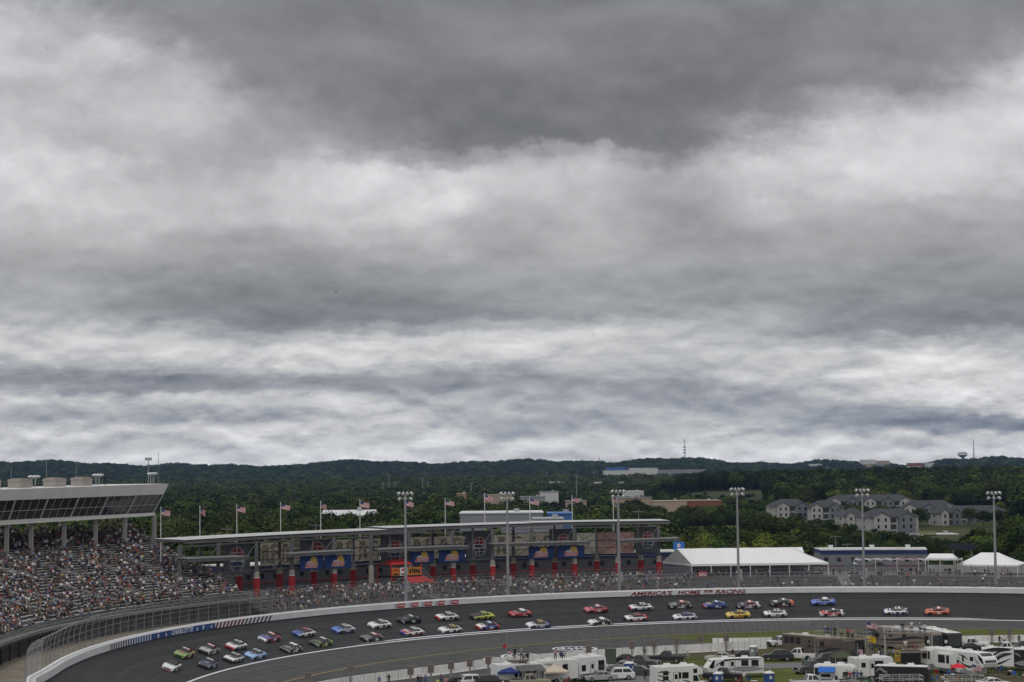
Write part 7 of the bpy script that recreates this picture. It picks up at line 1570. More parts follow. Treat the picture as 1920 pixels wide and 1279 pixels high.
# ================================================================== far buildings first, so that trees keep off them
CLEAR = []      # (x, y, radius) kept free of trees
M_ROOFD = mat('shingle_dark', (.052, .054, .06), .9, var=.15, scale=.4); M_APW = mat('siding_white', (.36, .352, .34), .8, var=.06, scale=.5); M_APG = mat('siding_grey', (.15, .16, .18), .8, var=.06, scale=.5); M_STONE = mat('base_stone', (.16, .155, .15), .9, var=.2, scale=.6)
def ground_at(px, d): 
    x = (px - 960) / F * d; return Vector((x, d, hgt(x, d)))
def apartment(label, px, py, d, Wd, Dp, deg, storeys=3):
    """px, py: middle of the foot of the front in the survey"""
    c = GD(px, py, d); t = thing('apartment_building', label, 'apartment block', c, math.radians(deg), 'grey roofed apartment blocks on the rise'); CLEAR.append((c.x, c.y + 4, Wd * .62 + 6)); CLEAR.append((c.x, c.y - 14, Wd * .45))
    H = storeys * 2.95; hw = Wd / 2
    mb = MB(); mb.box(-hw, hw, 0, Dp, -6, H); mb.build('wall', M_APW, t); mb = MB(); mb.box(-hw - .05, hw + .05, -.06, Dp + .06, -6, 1.3); mb.build('base', M_STONE, t)
    rf = MB(); r = [(-hw - .6, -.7, H), (hw + .6, -.7, H), (hw + .6, Dp + .7, H), (-hw - .6, Dp + .7, H)]; k = 2.2; rf.add(r + [(-hw + Dp * .45, Dp / 2, H + 3.6), (hw - Dp * .45, Dp / 2, H + 3.6)], [(0, 1, 5, 4), (1, 2, 5), (2, 3, 4, 5), (3, 0, 4), (0, 3, 2, 1)]); rf.build('roof', M_ROOFD, t)
    n = max(2, int(Wd / 9))
    for i in range(n):     # gabled bays, alternately white and grey
        x = -hw + Wd * (i + .5) / n; w = Wd / n * .32; mb = MB(); g = M_APG if i % 2 else M_APW
        mb.loft([[(x - w, -1.3, -6), (x + w, -1.3, -6), (x + w, -1.3, H), (x, -1.3, H + 1.9), (x - w, -1.3, H)], [(x - w, 1, -6), (x + w, 1, -6), (x + w, 1, H), (x, 1, H + 1.9), (x - w, 1, H)]], 0); b = mb.build('bay', g, t)
        mb = MB(); mb.loft([[(x - w - .35, -1.6, H - .25), (x, -1.6, H + 2.05), (x + w + .35, -1.6, H - .25), (x, -1.6, H + 2.25)], [(x - w - .35, Dp / 2, H - .25), (x, Dp / 2, H + 2.05), (x + w + .35, Dp / 2, H - .25), (x, Dp / 2, H + 2.25)]], 0); mb.build('gable_roof', M_ROOFD, b)
        for s in range(storeys):
            for dx in ((-.45, .45) if w > 2.2 else (0,)):
                mb = MB(); mb.box(x + dx * w - .45, x + dx * w + .45, -1.36, -1.3, s * 2.95 + .9, s * 2.95 + 2.4); mb.build('window', M_GLASS, b)
        x2 = -hw + Wd * (i + 1) / n
        if i < n - 1:
            for s in range(storeys): mb = MB(); mb.box(x2 - 1.3, x2 + 1.3, -.1, 0, s * 2.95 + .5, s * 2.95 + 2.6); mb.build('balcony_shade_panel', mat('balcony_shadow', (.045, .045, .05), .8), t)  # shade of the balcony recesses painted as flat dark panels
    for sx in (-1, 1):
        for s in range(storeys): mb = MB(); mb.box(sx * hw - .06, sx * hw + .06, Dp * .3, Dp * .3 + 1.1, s * 2.95 + .9, s * 2.95 + 2.4); mb.build('window', M_GLASS, t)
    return t
apartment('grey roofed apartment block farthest left of the cluster', 1486, 982, 1010, 20, 13, 8); apartment('grey roofed apartment block behind the dark pine, second from the left end', 1549, 985, 1000, 18, 13, -6)
apartment('long grey roofed apartment block at the back of the cluster', 1632, 970, 1100, 48, 14, -4); apartment('narrow white fronted apartment block left of the foremost block', 1607, 1003, 930, 13, 12, 10)
apartment('foremost grey and white apartment block nearest the race track', 1676, 1007, 880, 24, 13, 14); apartment('grey roofed apartment block behind the foremost one, to its right', 1743, 986, 980, 28, 14, -6); apartment('grey roofed apartment block at the right end of the cluster', 1828, 997, 960, 32, 14, -14); apartment('small white apartment block tucked before the right end block', 1782, 998, 930, 12, 11, 12)
def shed(name, label, px0, px1, ytop, d, depth, wall, roof, cat='building', parapet=.4, pitched=0.0, windows=0, clear=True, door=False):
    a, b = GD(px0, ytop, d), GD(px1, ytop, d); z1 = (a.z + b.z) / 2; x0, x1 = a.x, b.x; z0 = hgt((x0 + x1) / 2, d) - 2.5; t = thing(name, label, cat, ((x0 + x1) / 2, d, z0)); hw = (x1 - x0) / 2; H = z1 - z0
    for f in np.linspace(-1, 1, max(2, int(hw / 12) + 2)): CLEAR.append(((x0 + x1) / 2 + f * hw, d + depth / 2, depth * .55 + 5)); CLEAR.append(((x0 + x1) / 2 + f * hw, d - 12, 9))
    st = max(12, d * .009)
    for f in np.linspace(-1, 1, max(2, int(2 * hw / st) + 1)):
        for k in range(1, 8 if clear else 1): CLEAR.append(((x0 + x1) / 2 + f * hw, d - k * st, st * .75))
    mb = MB(); mb.box(-hw, hw, 0, depth, 0, H - .35 - pitched); mb.build('wall', wall, t); mb = MB()
    if pitched: mb.loft([[(-hw - .4, -.6, H - pitched - .35), (-hw - .4, depth / 2, H), (-hw - .4, depth + .6, H - pitched - .35)], [(hw + .4, -.6, H - pitched - .35), (hw + .4, depth / 2, H), (hw + .4, depth + .6, H - pitched - .35)]], 0)
    else: mb.box(-hw - .25, hw + .25, -.25, depth + .25, H - .35, H)
    mb.build('roof', roof, t)
    for k in range(windows): mb = MB(); x = -hw + 2 * hw * (k + .5) / windows; w = min(1.2, hw / windows * .6); mb.box(x - w, x + w, -.12, 0, H * .45, H * .45 + 1.6); mb.build('window', M_GLASS, t)
    if door: mb = MB(); mb.box(-hw * .7 - 1.5, -hw * .7 + 1.5, -.12, 0, 0, H * .45); mb.build('door', M_GREYWALL, t)
    mb = MB(); mb.box(hw * .3, hw * .3 + 1.8, depth * .4, depth * .4 + 1.8, H - .1 - pitched * .3, H + 1.0); mb.build('roof_unit', M_GALV, t)
    return t
WB = mat('warehouse_white', (.50, .50, .49), .7, var=.05, scale=.1); WG = mat('warehouse_grey', (.22, .23, .25), .7, var=.06, scale=.1); BEI = mat('stucco_beige', (.34, .27, .20), .85, var=.08, scale=.1); BRK = mat('brick_red', (.20, .075, .05), .9, var=.15, scale=.3); RW = mat('roof_bright', (.6, .6, .6), .6, var=.06, scale=.1); RG = mat('roof_grey', (.2, .2, .21), .8, var=.1, scale=.1); BLR = mat('roof_blue', (.06, .17, .42), .6, var=.08, scale=.1)
shed('warehouse', 'long white roofed grey warehouse behind the canopy roof', 862, 1018, 961, 650, 34, WG, RW, windows=7, door=True); shed('warehouse', 'small white roofed shed between the fifth and sixth flagpoles', 603, 700, 957, 760, 22, WB, RW, pitched=1.6, windows=3, clear=False); shed('warehouse', 'blue roofed warehouse behind the canopy', 1028, 1073, 962, 640, 24, mat('wall_blue', (.05, .13, .33), .7), BLR, windows=2)
shed('warehouse', 'low pale grey roofed shed next to the blue roofed warehouse', 1000, 1056, 972, 600, 20, WG, mat('roof_pale', (.34, .34, .36), .7), windows=2); shed('shop_building', 'beige flat roofed shops with red brick ends across the grass field', 1290, 1352, 938, 1180, 30, BRK, BEI, windows=6); shed('shop_building', 'beige flat roofed store left of the brick ended shops', 1226, 1288, 939, 1150, 28, BEI, mat('roof_tan', (.36, .30, .23), .8), windows=5)
shed('shop_building', 'low dark roofed shops with white signs behind the parked cars', 1150, 1222, 933, 1240, 26, BEI, RG, windows=6); shed('warehouse', 'pale roofed warehouse beyond the dark roofed shops', 1172, 1207, 921, 1500, 40, WB, RW, windows=3); shed('shop_building', 'grey shop building behind the tenth flagpole', 975, 1022, 931, 1280, 28, WG, RG, windows=4); shed('shop_building', 'tan shop building left of the centre light pole', 907, 960, 928, 1320, 30, BEI, mat('roof_tan', (.36, .30, .23), .8), windows=4)
shed('warehouse', 'white fronted warehouse between the ninth and tenth flagpoles', 1013, 1047, 922, 1420, 36, WB, RG, windows=2); shed('shop_building', 'low tan building half hidden between trees left of centre', 856, 873, 925, 1350, 18, mat('stucco_orange', (.36, .22, .14), .85), mat('roof_tan', (.36, .30, .23), .8), windows=2); shed('shop_building', 'long low beige strip of shops right of the eleventh flagpole', 1062, 1100, 939, 1180, 24, BEI, RG, windows=4)
shed('warehouse', 'white roofed shed far off above the tenth flagpole', 1022, 1058, 904, 2300, 50, WB, RW, windows=2); shed('warehouse', 'long pale warehouse far off right of the eleventh flagpole', 1110, 1170, 904, 2300, 50, WB, RW, windows=2)
shed('hospital_building', 'big white building on the far plain left of the radio mast', 1182, 1233, 877.5, 3200, 60, WB, RW, windows=8); shed('hospital_building', 'blue walled wing left of the big white far building', 1138, 1174, 876.5, 3260, 40, mat('wall_blue', (.05, .13, .33), .7), BLR, windows=3); shed('hospital_building', 'low white wing joining the blue wing to the big white far building', 1132, 1184, 882, 3180, 30, WB, RW, windows=5); shed('hospital_building', 'long flat covered hall right of the big white far building', 1234, 1322, 881, 3200, 60, WG, RW, windows=9)
for k, (a, b, y, d, w, lab) in enumerate(((1617, 1643, 862, 4600, WB, 'tallest pale building of the hilltop town'), (1643, 1668, 864, 4620, BEI, 'beige building right of the tallest one in the hilltop town'), (1605, 1640, 869.5, 4500, BEI, 'tan row below the tallest building of the hilltop town'), (1640, 1668, 870, 4480, WG, 'grey row below the beige building of the hilltop town'), (1706, 1730, 868, 4550, BRK, 'brick building at the right of the hilltop town'), (1706, 1728, 874, 4400, WB, 'white block beneath the brick building of the hilltop town'), (1520, 1542, 870, 4500, WB, 'white building at the left end of the hilltop town'), (1536, 1560, 876, 4300, WB, 'low white strip below the left end of the hilltop town'), (1740, 1752, 868, 4600, WB, 'narrow pale building nearest the water tower'))):
    shed('town_building', lab, a, b, y, d, 40, w, RG if k % 2 else RW, windows=3)
shed('warehouse', 'flat white roofed building with deep eaves beside the road', 1742, 1797, 1001, 860, 22, WB, RW, windows=3)
# apartments' neighbour: grass field, road with cars
def field(name, pix, dist, m):
    pts = []
    for (px, d) in pix: g = ground_at(px, d); pts.append(g + Vector((0, 0, .35)))
    # follow the ground in strips
    (p0, d0), (p1, d1), (p2, d2), (p3, d3) = pix; n = 10; mb = MB(); vs = []
    for i in range(n + 1):
        for j in range(n + 1):
            u, v = i / n, j / n; px = (p0 * (1 - u) + p1 * u) * (1 - v) + (p3 * (1 - u) + p2 * u) * v; d = (d0 * (1 - u) + d1 * u) * (1 - v) + (d3 * (1 - u) + d2 * u) * v
            g = ground_at(px, d); vs.append(g + Vector((0, 0, .5)))
            CLEAR.append((g.x, g.y, 9 * d / 1000 + 3))
    mb.add(vs, [(i * (n + 1) + j, (i + 1) * (n + 1) + j, (i + 1) * (n + 1) + j + 1, i * (n + 1) + j + 1) for i in range(n) for j in range(n)]); return struct(name, mb, m)
FG = mat('dry_grass', (.12, .125, .045), .95, var=.25, scale=.05)
field('grass_field', [(1262, 1000), (1400, 1010), (1450, 1130), (1268, 1130)], 0, FG); field('grass_field', [(1455, 930), (1560, 900), (1560, 960), (1455, 985)], 0, FG); field('grass_field', [(1716, 850), (1750, 850), (1745, 880), (1714, 880)], 0, FG)
RD = field('road', [(1722, 690), (1808, 690), (1712, 870), (1690, 870)], 0, mat('far_road', (.16, .16, .165), .9, var=.1, scale=.1))
field('parking_lot', [(1130, 1100), (1420, 1100), (1360, 1150), (1140, 1150)], 0, mat('lot_asphalt', (.13, .13, .13), .9, var=.2, scale=.05)); field('parking_lot', [(890, 1180), (1100, 1180), (1080, 1260), (900, 1260)], 0, mat('lot_asphalt', (.13, .13, .13), .9))
def edge_line(a, b, off):
    mb = MB(); P = []
    for i in range(13): u = i / 12; px = a[0] + (b[0] - a[0]) * u; d = a[1] + (b[1] - a[1]) * u; P.append(ground_at(px, d) + Vector((0, 0, .54)))
    for p, q in zip(P[:-1], P[1:]): mb.add([p + Vector((-off, 0, 0)), q + Vector((-off, 0, 0)), q + Vector((off, 0, 0)), p + Vector((off, 0, 0))], [(0, 1, 2, 3)])
    struct('road_line', mb, M_LINE)
edge_line((1726, 692), (1692, 868), .14); edge_line((1805, 692), (1710, 868), .14); edge_line((1766, 692), (1701, 868), .08)
for k, (px, d, kind, col, lab) in enumerate(((1706, 830, 'sedan', DKG, 'dark car driving away on the road among the trees'), (1734, 785, 'suv', WHT, 'white van driving on the road among the trees'), (1768, 730, 'sedan', GREY, 'grey car on the road nearest the white tents'), (1733, 712, 'suv', BLK, 'black suv on the road behind the grey terrace building'))):
    g = ground_at(px, d) + Vector((0, 0, .55)); pxx, pyy, _ = project(g); vehicle(kind, 'road_car', 'car', lab, pxx, pyy, 112, col, z=g.z)
for k in range(16):
    px = [1338, 1344, 1350, 1180, 1188, 1197, 1206, 1214, 1224, 1160, 1352, 1332, 960, 985, 1010, 930][k]; d = [1105, 1105, 1106, 1112, 1112, 1113, 1112, 1112, 1113, 1112, 1112, 1112, 1190, 1192, 1190, 1191][k]; g = ground_at(px, d) + Vector((0, 0, .55)); pxx, pyy, _ = project(g)
    col = [WHT, WHT, (.4, .03, .03), DKG, WHT, SIL, BLK, GREY, WHT, SIL, GREY, BLK, WHT, SIL, DKG, WHT][k]; cn = ['white', 'white', 'red', 'charcoal', 'white', 'silver', 'black', 'grey', 'white', 'silver', 'grey', 'black', 'white', 'silver', 'charcoal', 'white'][k]
    vehicle('sedan', 'parked_car', 'car', f'far {cn} car, {ORD[k]} in the parking rows by the distant shops', pxx, pyy, 90 + 7 * (k % 3), col, z=g.z, group='cars parked by the distant shops')
# masts, towers, poles
def mast(label, px, ytop, d, w, name='radio_mast', cat='mast', cross=(), lattice=True, yb=None):
    g = ground_at(px, d); top = GD(px, ytop, d).z; h = top - g.z; t = thing(name, label, cat, g); mb = MB()
    if lattice:
        for a in (0, 2.09, 4.19): mb.tube((w * math.cos(a), w * math.sin(a), -1), (w * .35 * math.cos(a), w * .35 * math.sin(a), h), w * .18, w * .1, 4)
        n = 12
        for k in range(n):
            for a in (0, 2.09, 4.19):
                f0, f1 = k / n, (k + 1) / n; r0, r1 = w * (1 - .65 * f0), w * (1 - .65 * f1); mb.tube((r0 * math.cos(a), r0 * math.sin(a), h * f0), (r1 * math.cos(a + 2.09), r1 * math.sin(a + 2.09), h * f1), w * .09, n=3)
    else: mb.tube((0, 0, -1), (0, 0, h), w, w * .6, 6)
    mb.build('mast', mat('mast_grey', (.2, .2, .21), .6), t)
    for f, cw in cross: mb = MB(); mb.box(-cw, cw, -w * .4, w * .4, h * f - w * .5, h * f + w * .5); mb.build('crossarm', mat('mast_grey', (.2, .2, .21)), t)
    mb = MB(); mb.box(-w * 1.5, w * 1.5, -w * 1.5, w * 1.5, -1.5, .4); mb.build('base', M_CONC, t)
mast('tall lattice radio mast with dish rings on the far ridge', 1281, 823, 4700, 2.6, cross=((.72, 3.2), (.62, 3.6), (.52, 3.2))); mast('slim lattice radio mast beside the water tower', 1822, 826, 4900, 3.0); mast('slim mast behind the suite lamp clusters', 296, 848, 2400, .8)
for px, y, d, lab in ((727, 888, 1900, 'tallest of the steel power poles behind the sixth flagpole'), (716, 905, 1900, 'short steel power pole left of the tallest one'), (738, 903, 1900, 'short steel power pole right of the tallest one'), (790, 895, 2000, 'steel power pole left of the eighth flagpole'), (800, 903, 2000, 'steel power pole nearest the eighth flagpole'), (881, 905, 1700, 'grey power pole between eighth and ninth flagpoles'), (1078, 889, 1500, 'tall grey pole behind the eleventh flagpole'), (1022, 884, 2600, 'thin lamp mast far beyond the tenth flagpole'), (1110, 884, 2600, 'thin lamp mast far beyond the eleventh flagpole')): mast(lab, px, y, d, .55, 'power_pole', 'pole', ((.95, 2.2),), False)
for px, y, d, lab in ((424, 989, 520, 'wooden utility pole with crossarm behind the third flagpole'), (590, 981, 520, 'wooden utility pole with crossarm by the fifth flagpole'), (725, 983, 520, 'wooden utility pole with crossarm by the seventh flagpole'), (1560, 1004, 560, 'wooden utility pole behind the grey terrace building'), (1582, 1019, 560, 'shorter wooden utility pole behind the grey terrace building'), (1565, 944, 880, 'tall pale utility pole in front of the apartment blocks'), (1193, 955, 520, 'small floodlight pole near the canopy end')): mast(lab, px, y, d, .16, 'utility_pole', 'pole', ((.97, 1.6),), False)
def water_tower():
    d = 4700; g = ground_at(1801, d); zt, zb = GD(1801, 848, d).z, GD(1801, 858.5, d).z; t = thing('water_tower', 'pale blue water tower on the far hill with a white top', 'water tower', g); r = 9.2 * d / F; h = zt - g.z; hb = zb - g.z; n = 20
    prof = [(.25 * r, hb), (.7 * r, hb + (h - hb) * .25), (r, hb + (h - hb) * .5), (r, hb + (h - hb) * .8), (.75 * r, h), (.1, h + .4)]
    mb = MB(); mb.loft([[(a * math.cos(2 * math.pi * k / n), a * math.sin(2 * math.pi * k / n), z) for k in range(n)] for a, z in prof], 0, mis=lambda i, k: 1 if i in (2,) else 0); mb.build('tank', [mat('tank_blue', (.17, .22, .30), .5), mat('tank_white', (.6, .6, .6), .5)], t); mb = MB(); mb.tube((0, 0, -3), (0, 0, hb), 2.6, n=10); mb.build('stem', mat('tank_blue', (0, 0, 0)), t)
water_tower()
def crane(label, px, ytop, d, lean):
    g = ground_at(px, d); h = GD(px, ytop, d).z - g.z; t = thing('crane', label, 'crane', g); mb = MB(); mb.tube((0, 0, 0), (lean, 0, h), 1.0, .5, 4); mb.build('boom', mat('crane_red', (.3, .1, .07), .6), t); mb = MB(); mb.tube((lean, 0, h), (lean * 1.6, 0, h * .55), .3, n=3); mb.build('cable', M_STEEL, t); mb = MB(); mb.box(-3, 3, -2, 2, -2, 2.5); mb.build('cab', mat('crane_red', (0, 0, 0)), t)
crane('red crane boom poking above the far ridge left of the white building', 1124, 857, 4600, -4); crane('pale thin crane boom right of the red one on the far ridge', 1187, 857, 4600, -9)
# billboard-like stadium lamp behind the suite
def far_lamp():
    d = 900; g = ground_at(277, d); h = GD(277, 860, d).z - g.z; t = thing('floodlight', 'tall floodlight mast standing behind the suite roof', 'floodlight', g); mb = MB(); mb.tube((0, 0, -1), (0, 0, h), .3, .2, 6); mb.build('mast', M_GALV, t)
    for x in (-.85, .85): mb = MB(); mb.box(x - .7, x + .7, -.3, .3, h - .8, h + .5); mb.build('lamp', M_CHROME, t)
far_lamp()
# ================================================================== trees
def crown_mb(seed, nleaf, size, kind='round'):
    r = np.random.default_rng(seed); mb = MB(); clumps = []
    nc = 15 if kind != 'pine' else 22
    for k in range(nc):
        if kind == 'pine': z = .15 + .8 * k / nc; rad = .42 * (1 - z) + .06; a = k * 2.4; clumps.append((rad * math.cos(a), rad * math.sin(a), z, .15 + .1 * (1 - z)))
        else:
            a = r.uniform(0, 6.283); u = r.uniform(-.45, 1); q = math.sqrt(max(0, 1 - u * u)) * r.uniform(.4, 1); clumps.append((.36 * q * math.cos(a), .36 * q * math.sin(a), .56 + .27 * u, r.uniform(.13, .23)))
    vs = []; fs = []
    for i in range(nleaf):
        c = clumps[int(r.integers(len(clumps)))]; d = r.normal(size=3); d /= np.linalg.norm(d); d[2] = abs(d[2]) * .9 + d[2] * .1 if r.random() < .6 else d[2]
        p = np.array(c[:3]) + d * c[3] * r.uniform(.75, 1.12); nrm = d + r.normal(size=3) * .45; nrm /= np.linalg.norm(nrm); a = np.cross(nrm, [.3, .2, 1]); a /= np.linalg.norm(a) + 1e-6; b = np.cross(nrm, a); s = size * r.uniform(.6, 1.3); o = len(vs)
        vs += [p + a * s, p + b * s * .8, p - a * s, p - b * s * .8]; fs.append((o, o + 1, o + 2, o + 3))
    mb.add(vs, fs); return mb
def leaf_mat(name, c1, c2):
    m = mat(name, c1, .9, rgb2=c2, scale=.35, spec=.08, objvar=.5, detail=5); return m
LEAF = {'dark green': leaf_mat('leaf_dark', (.012, .021, .006), (.034, .052, .014)), 'mid green': leaf_mat('leaf_mid', (.026, .042, .009), (.068, .10, .02)), 'yellow green': leaf_mat('leaf_light', (.062, .085, .012), (.13, .165, .028)), 'olive': leaf_mat('leaf_olive', (.034, .042, .015), (.08, .09, .034))}
M_BARK = mat('bark', (.06, .05, .04), .95)
CRM = {}
for col in LEAF:
    for v in range(3): CRM[(col, v, 'round')] = crown_mb(10 + v, 2600, .028).mesh('crown', LEAF[col])
CRM[('dark green', 0, 'pine')] = crown_mb(31, 2400, .026, 'pine').mesh('crown', LEAF['dark green'])
def trunk_mesh():
    mb = MB(); mb.tube((0, 0, -.08), (0, 0, .55), .028, .014, 7)
    for k in range(5): a = k * 1.26; mb.tube((0, 0, .28 + .05 * k), (.2 * math.cos(a), .2 * math.sin(a), .52 + .05 * k), .011, .004, 5)
    return mb.mesh('trunk', M_BARK)
TRK = trunk_mesh()
def scatter():
    P = []; d = 492.0
    while d < 7200:
        sp = 7.5 if d < 900 else (8.5 if d < 1800 else 8.5 + (d - 1800) * .0042)
        amax = math.radians(16.2); n = int(2 * amax * d / sp)
        for k in range(n):
            a = -amax + 2 * amax * (k + rng.random()) / n; dd = d + rng.uniform(-.5, .5) * sp; P.append((dd * math.sin(a), dd * math.cos(a)))
        d += sp * (1 if d < 1000 else (1.3 if d < 2200 else 1.8))
    P = np.array(P); keep = np.ones(len(P), bool)
    for (x, y, r) in CLEAR: keep &= (P[:, 0] - x) ** 2 + (P[:, 1] - y) ** 2 > r * r
    return P[keep]
def forest():
    P = scatter(); rows = []
    for x, y in P:
        d = math.hypot(x, y); off = math.hypot(x - CX, y - CY) - rw(ang(x, y))
        if off < 96: continue
        px = 960 + F * x / y
        # open, built-up ground between the shops keeps fewer trees
        if 860 < px < 1430 and 1000 < d < 1500 and rng.random() < .35: continue
        if 1180 < d < 1290 and 880 < px < 1110 and rng.random() < .5: continue
        n1 = math.sin(x * .021 + 1) * math.sin(y * .013 + 2) + .5 * math.sin(x * .047 + y * .031)
        q = rng.random() + n1 * .22
        if d < 620 and 1235 < px < 1760: q += .12
        if d < 640 and px < 900: q += .26
        col = 'dark green' if q < .36 else ('mid green' if q < .68 else ('olive' if q < .86 else 'yellow green'))
        if 1180 < px < 1790 and 1350 < d < 1900: col = 'dark green' if rng.random() < .7 else 'mid green'
        if d > 3300: col = 'dark green' if rng.random() < .75 else 'mid green'
        elif d > 1900: col = ['yellow green', 'olive', 'olive', 'yellow green', 'mid green'][int(rng.integers(5))]  # distant haze and valley light put into the leaf colour as paler trees
        h = rng.uniform(10.5, 17) if d < 2500 else rng.uniform(13, 21) * (1 + (d - 2500) / 9000)
        if off < 130: h *= .72
        if 1440 < px < 1900 and d < 930: h *= .62
        if col == 'yellow green': h *= .8
        if d < 930 or (860 < px < 1440 and d < 1600) or (1440 < px < 1900 and d < 1130):
            yl = np.interp(px, [240, 300, 700, 850, 865, 1050, 1065, 1240, 1270, 1400, 1415, 1460, 1480, 1540, 1620, 1740, 1770, 1850, 1870, 1920], [940, 930, 930, 942, 984, 982, 956, 960, 985, 985, 955, 972, 970, 984, 1003, 1012, 1002, 1002, 985, 972]) + rng.uniform(0, 1) ** 2 * 30 if d < 930 else np.interp(d, [930, 1200, 1600], [952, 936, 920]) + rng.uniform(-4, 10)
            if d < 930 and px > 1440 and rng.random() < .4: yl -= rng.uniform(6, 24)
            z0 = hgt(x, y); zl = CAMH - (yl - yh_at(px)) * d / F; h = min(h, zl - z0)
            if h < 3.5: continue
        w = h * rng.uniform(.85, 1.2) * (1 if d < 2500 else 1.15)
        rows.append((x, y, hgt(x, y) - .3, h, w, col, d, px))
    # which trees show: their tops against the stand, the canopy and nearer crowns
    occ = np.full(2000, 1280.0)
    for px in range(0, 1920):
        occ[px] = 905 if px < 305 else (np.interp(px, [305, 762, 1003, 1240], [1010, 985, 977, 973]) if px < 1240 else np.interp(px, [1240, 1280, 1520, 1560, 1740, 1800, 1850, 1920], [1040, 1026, 1026, 1040, 1040, 1040, 1038, 1060]))
    vis = []
    for i in sorted(range(len(rows)), key=lambda i: rows[i][6]):
        x, y, z, h, w, col, d, px = rows[i]; X, Y, _ = project((x, y, z + h)); hw = w * .45 * F / d
        if X < 2 or X > 1918: continue
        a, b = max(0, int(X - hw * .6)), min(1919, int(X + hw * .6) + 1); gain = float(np.clip(occ[a:b] - Y, 0, 60).mean()); area = gain * hw * 2
        if gain > 1.5: vis.append((area, i))
        occ[a:b] = np.minimum(occ[a:b], Y + h * .12 * F / d)
    vis.sort(reverse=True); ind = [i for _, i in vis[:290]]; inds = set(ind)
    used = {}
    marks = [(302, 'first'), (374, 'second'), (444, 'third'), (526, 'fourth'), (602, 'fifth'), (674, 'sixth'), (758, 'seventh'), (835, 'eighth'), (909, 'ninth'), (995, 'tenth'), (1074, 'eleventh'), (1151, 'twelfth')]
    def where(px):
        if px < 302: return 'behind the suite end'
        for k in range(11):
            if marks[k][0] <= px < marks[k + 1][0]: return f'between the {marks[k][1]} and {marks[k + 1][1]} flagpoles'
        for a, b, s in ((1151, 1240, 'behind the canopy end'), (1240, 1300, 'behind the marquee gable'), (1300, 1385, 'behind the marquee roof'), (1385, 1460, 'right of the marquee light pole'), (1460, 1540, 'behind the marquee hipped end'), (1540, 1620, 'behind the terrace building'), (1620, 1700, 'right of the stair light pole'), (1700, 1790, 'by the tree lined road'), (1790, 1870, 'behind the peaked marquee'), (1870, 2000, 'at the right edge')):
            if a <= px < b: return s
    for i in ind:
        x, y, z, h, w, col, d, px = rows[i]; size = 'tall' if h > 16.5 else ('low' if h < 11 else 'middling'); form = 'spreading' if w / h > 1.08 else ('narrow' if w / h < .93 else 'rounded'); depth = 'in front' if d < 600 else ('a little back' if d < 720 else ('farther back' if d < 900 else ('far back' if d < 1300 else 'very far back')))
        pine = col == 'dark green' and rng.random() < .18 and d < 1300
        base = f'{size} {form if not pine else "conical"} {col} tree {depth} {where(px)}'
        lab = base
        if lab in used:
            for ad in ('leafy', 'dense', 'shaggy', 'loose crowned', 'bushy', 'lumpy', 'ragged'):
                lab = base.replace(' tree', f' {ad} tree'); 
                if lab not in used: break
        used[lab] = 1
        t = thing('tree', lab, 'tree', (x, y, z), rng.uniform(0, 6.28), 'trees of the wood behind the race track'); t.scale = (w, w, h)
        link('trunk', TRK, t); link('crown', CRM[('dark green', 0, 'pine')] if pine else CRM[(col, int(rng.integers(3)), 'round')], t)
    rest = [r for i, r in enumerate(rows) if i not in inds]
    print('trees', len(rows), 'visible', len(vis), 'individual', len(ind))
    gn_forest(rest)
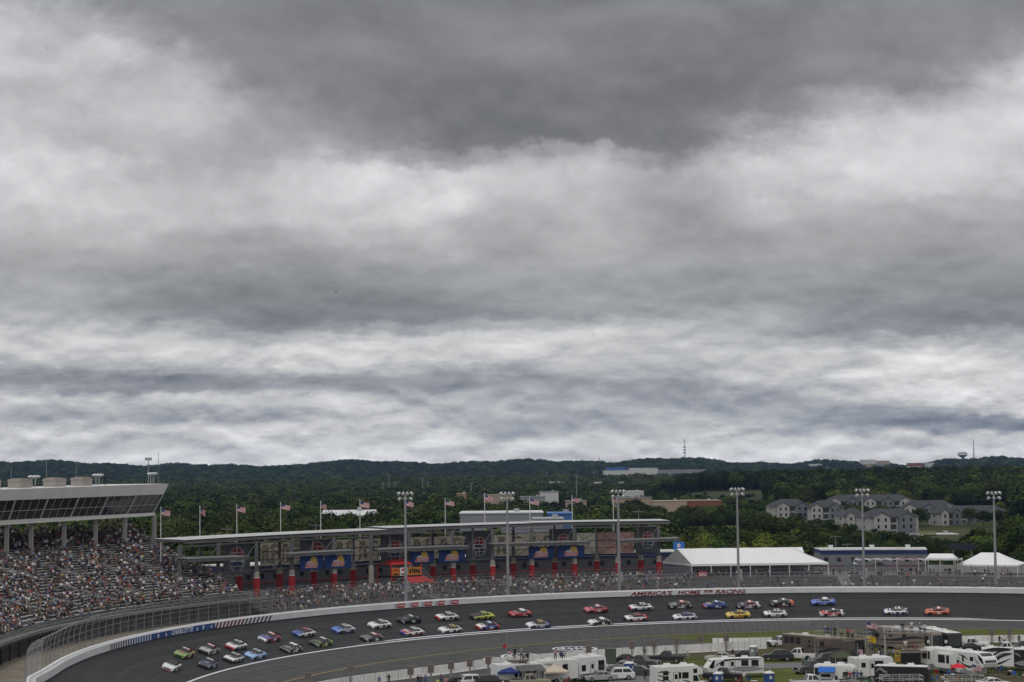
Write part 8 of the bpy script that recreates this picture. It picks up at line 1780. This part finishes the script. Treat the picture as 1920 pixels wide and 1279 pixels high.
def gn_forest(rest):
    keys = [(c, v, 'round') for c in LEAF for v in range(3)]
    tmpl = {}
    for c in LEAF:
        for v in range(3):
            o = bpy.data.objects.new('forest_crown', crown_mb(60 + v, 750, .052).mesh('forest_crown', LEAF[c])); tmpl[(c, v, 'round')] = o
    me = bpy.data.meshes.new('forest'); n = len(rest); me.vertices.add(n); me.vertices.foreach_set('co', np.array([r[:3] for r in rest], dtype=np.float32).ravel())
    a = me.attributes.new('size', 'FLOAT_VECTOR', 'POINT'); a.data.foreach_set('vector', np.array([(r[4], r[4], r[3]) for r in rest], dtype=np.float32).ravel())
    b = me.attributes.new('kind', 'INT', 'POINT'); b.data.foreach_set('value', np.array([keys.index((r[5], int(rng.integers(3)), 'round')) for r in rest], dtype=np.int32))
    o = link('forest', me); tag(o, 'wood of many mixed green trees spreading to the far ridge', 'forest', kind='stuff')
    ng = bpy.data.node_groups.new('forest_scatter', 'GeometryNodeTree'); ng.interface.new_socket('Geometry', in_out='INPUT', socket_type='NodeSocketGeometry'); ng.interface.new_socket('Geometry', in_out='OUTPUT', socket_type='NodeSocketGeometry')
    N, L = ng.nodes, ng.links; gi, go = N.new('NodeGroupInput'), N.new('NodeGroupOutput'); join = N.new('GeometryNodeJoinGeometry')
    for k in reversed(keys):
        oi = N.new('GeometryNodeObjectInfo'); oi.inputs['Object'].default_value = tmpl[k]; gt = N.new('GeometryNodeGeometryToInstance'); L.new(oi.outputs['Geometry'], gt.inputs[0]); L.new(gt.outputs[0], join.inputs[0])
    ip = N.new('GeometryNodeInstanceOnPoints'); ip.inputs['Pick Instance'].default_value = True; L.new(gi.outputs[0], ip.inputs['Points']); L.new(join.outputs[0], ip.inputs['Instance'])
    na = N.new('GeometryNodeInputNamedAttribute'); na.data_type = 'INT'; na.inputs['Name'].default_value = 'kind'; L.new(na.outputs['Attribute'], ip.inputs['Instance Index'])
    ns = N.new('GeometryNodeInputNamedAttribute'); ns.data_type = 'FLOAT_VECTOR'; ns.inputs['Name'].default_value = 'size'; L.new(ns.outputs['Attribute'], ip.inputs['Scale'])
    rv = N.new('FunctionNodeRandomValue'); rv.data_type = 'FLOAT'; rv.inputs[3].default_value = 6.283; cx = N.new('ShaderNodeCombineXYZ'); L.new(rv.outputs[1], cx.inputs[2]); er = N.new('FunctionNodeEulerToRotation'); L.new(cx.outputs[0], er.inputs[0]); L.new(er.outputs[0], ip.inputs['Rotation'])
    L.new(ip.outputs[0], go.inputs[0]); m = o.modifiers.new('scatter', 'NODES'); m.node_group = ng
forest()
# birds
for px, py, d, s, lab in ((630, 547, 260, .55, 'small dark bird gliding beneath the middle cloud bank'), (88, 92, 420, .5, 'tiny dark bird high up at the left of the sky')):
    t = thing('bird', lab, 'bird', GD(px, py, d), .4); mb = MB(); mb.loft([[(-.3 * s, .02, 0), (-.3 * s, -.02, 0), (-.3 * s, 0, .02)], [(-.05, .09 * s, 0), (-.05, -.09 * s, -.02), (-.05, 0, .09 * s)], [(.25 * s, .03, 0), (.25 * s, -.03, 0), (.25 * s, 0, .04)]], 0); mb.build('body', M_BLACK, t)
    for sg in (1, -1): mb = MB(); mb.loft([[(-.12 * s, 0, .03), (.14 * s, 0, .03), (.1 * s, 0, .05)], [(-.1 * s, sg * .45 * s, .16 * s), (.1 * s, sg * .45 * s, .16 * s), (.06 * s, sg * .45 * s, .18 * s)], [(-.14 * s, sg * .95 * s, .02), (-.08 * s, sg * .95 * s, .02), (-.1 * s, sg * .95 * s, .04)]], 0); mb.build('wing', M_BLACK, t)
# ================================================================== haze
HAZE = 3.4e-5
def haze():
    mb = MB(); mb.box(-7050, 7050, -7050, 7050, -20, 120); m = bpy.data.materials.new('haze_air'); m.use_nodes = True; nt = m.node_tree; nt.nodes.remove(nt.nodes['Principled BSDF']); v = nt.nodes.new('ShaderNodeVolumePrincipled'); v.inputs['Color'].default_value = (.38, .60, 1.0, 1); v.inputs['Density'].default_value = HAZE; v.inputs['Anisotropy'].default_value = .2
    nt.links.new(v.outputs[0], nt.nodes['Material Output'].inputs['Volume']); o = mb.build('haze', m); o['kind'] = 'stuff'
haze()
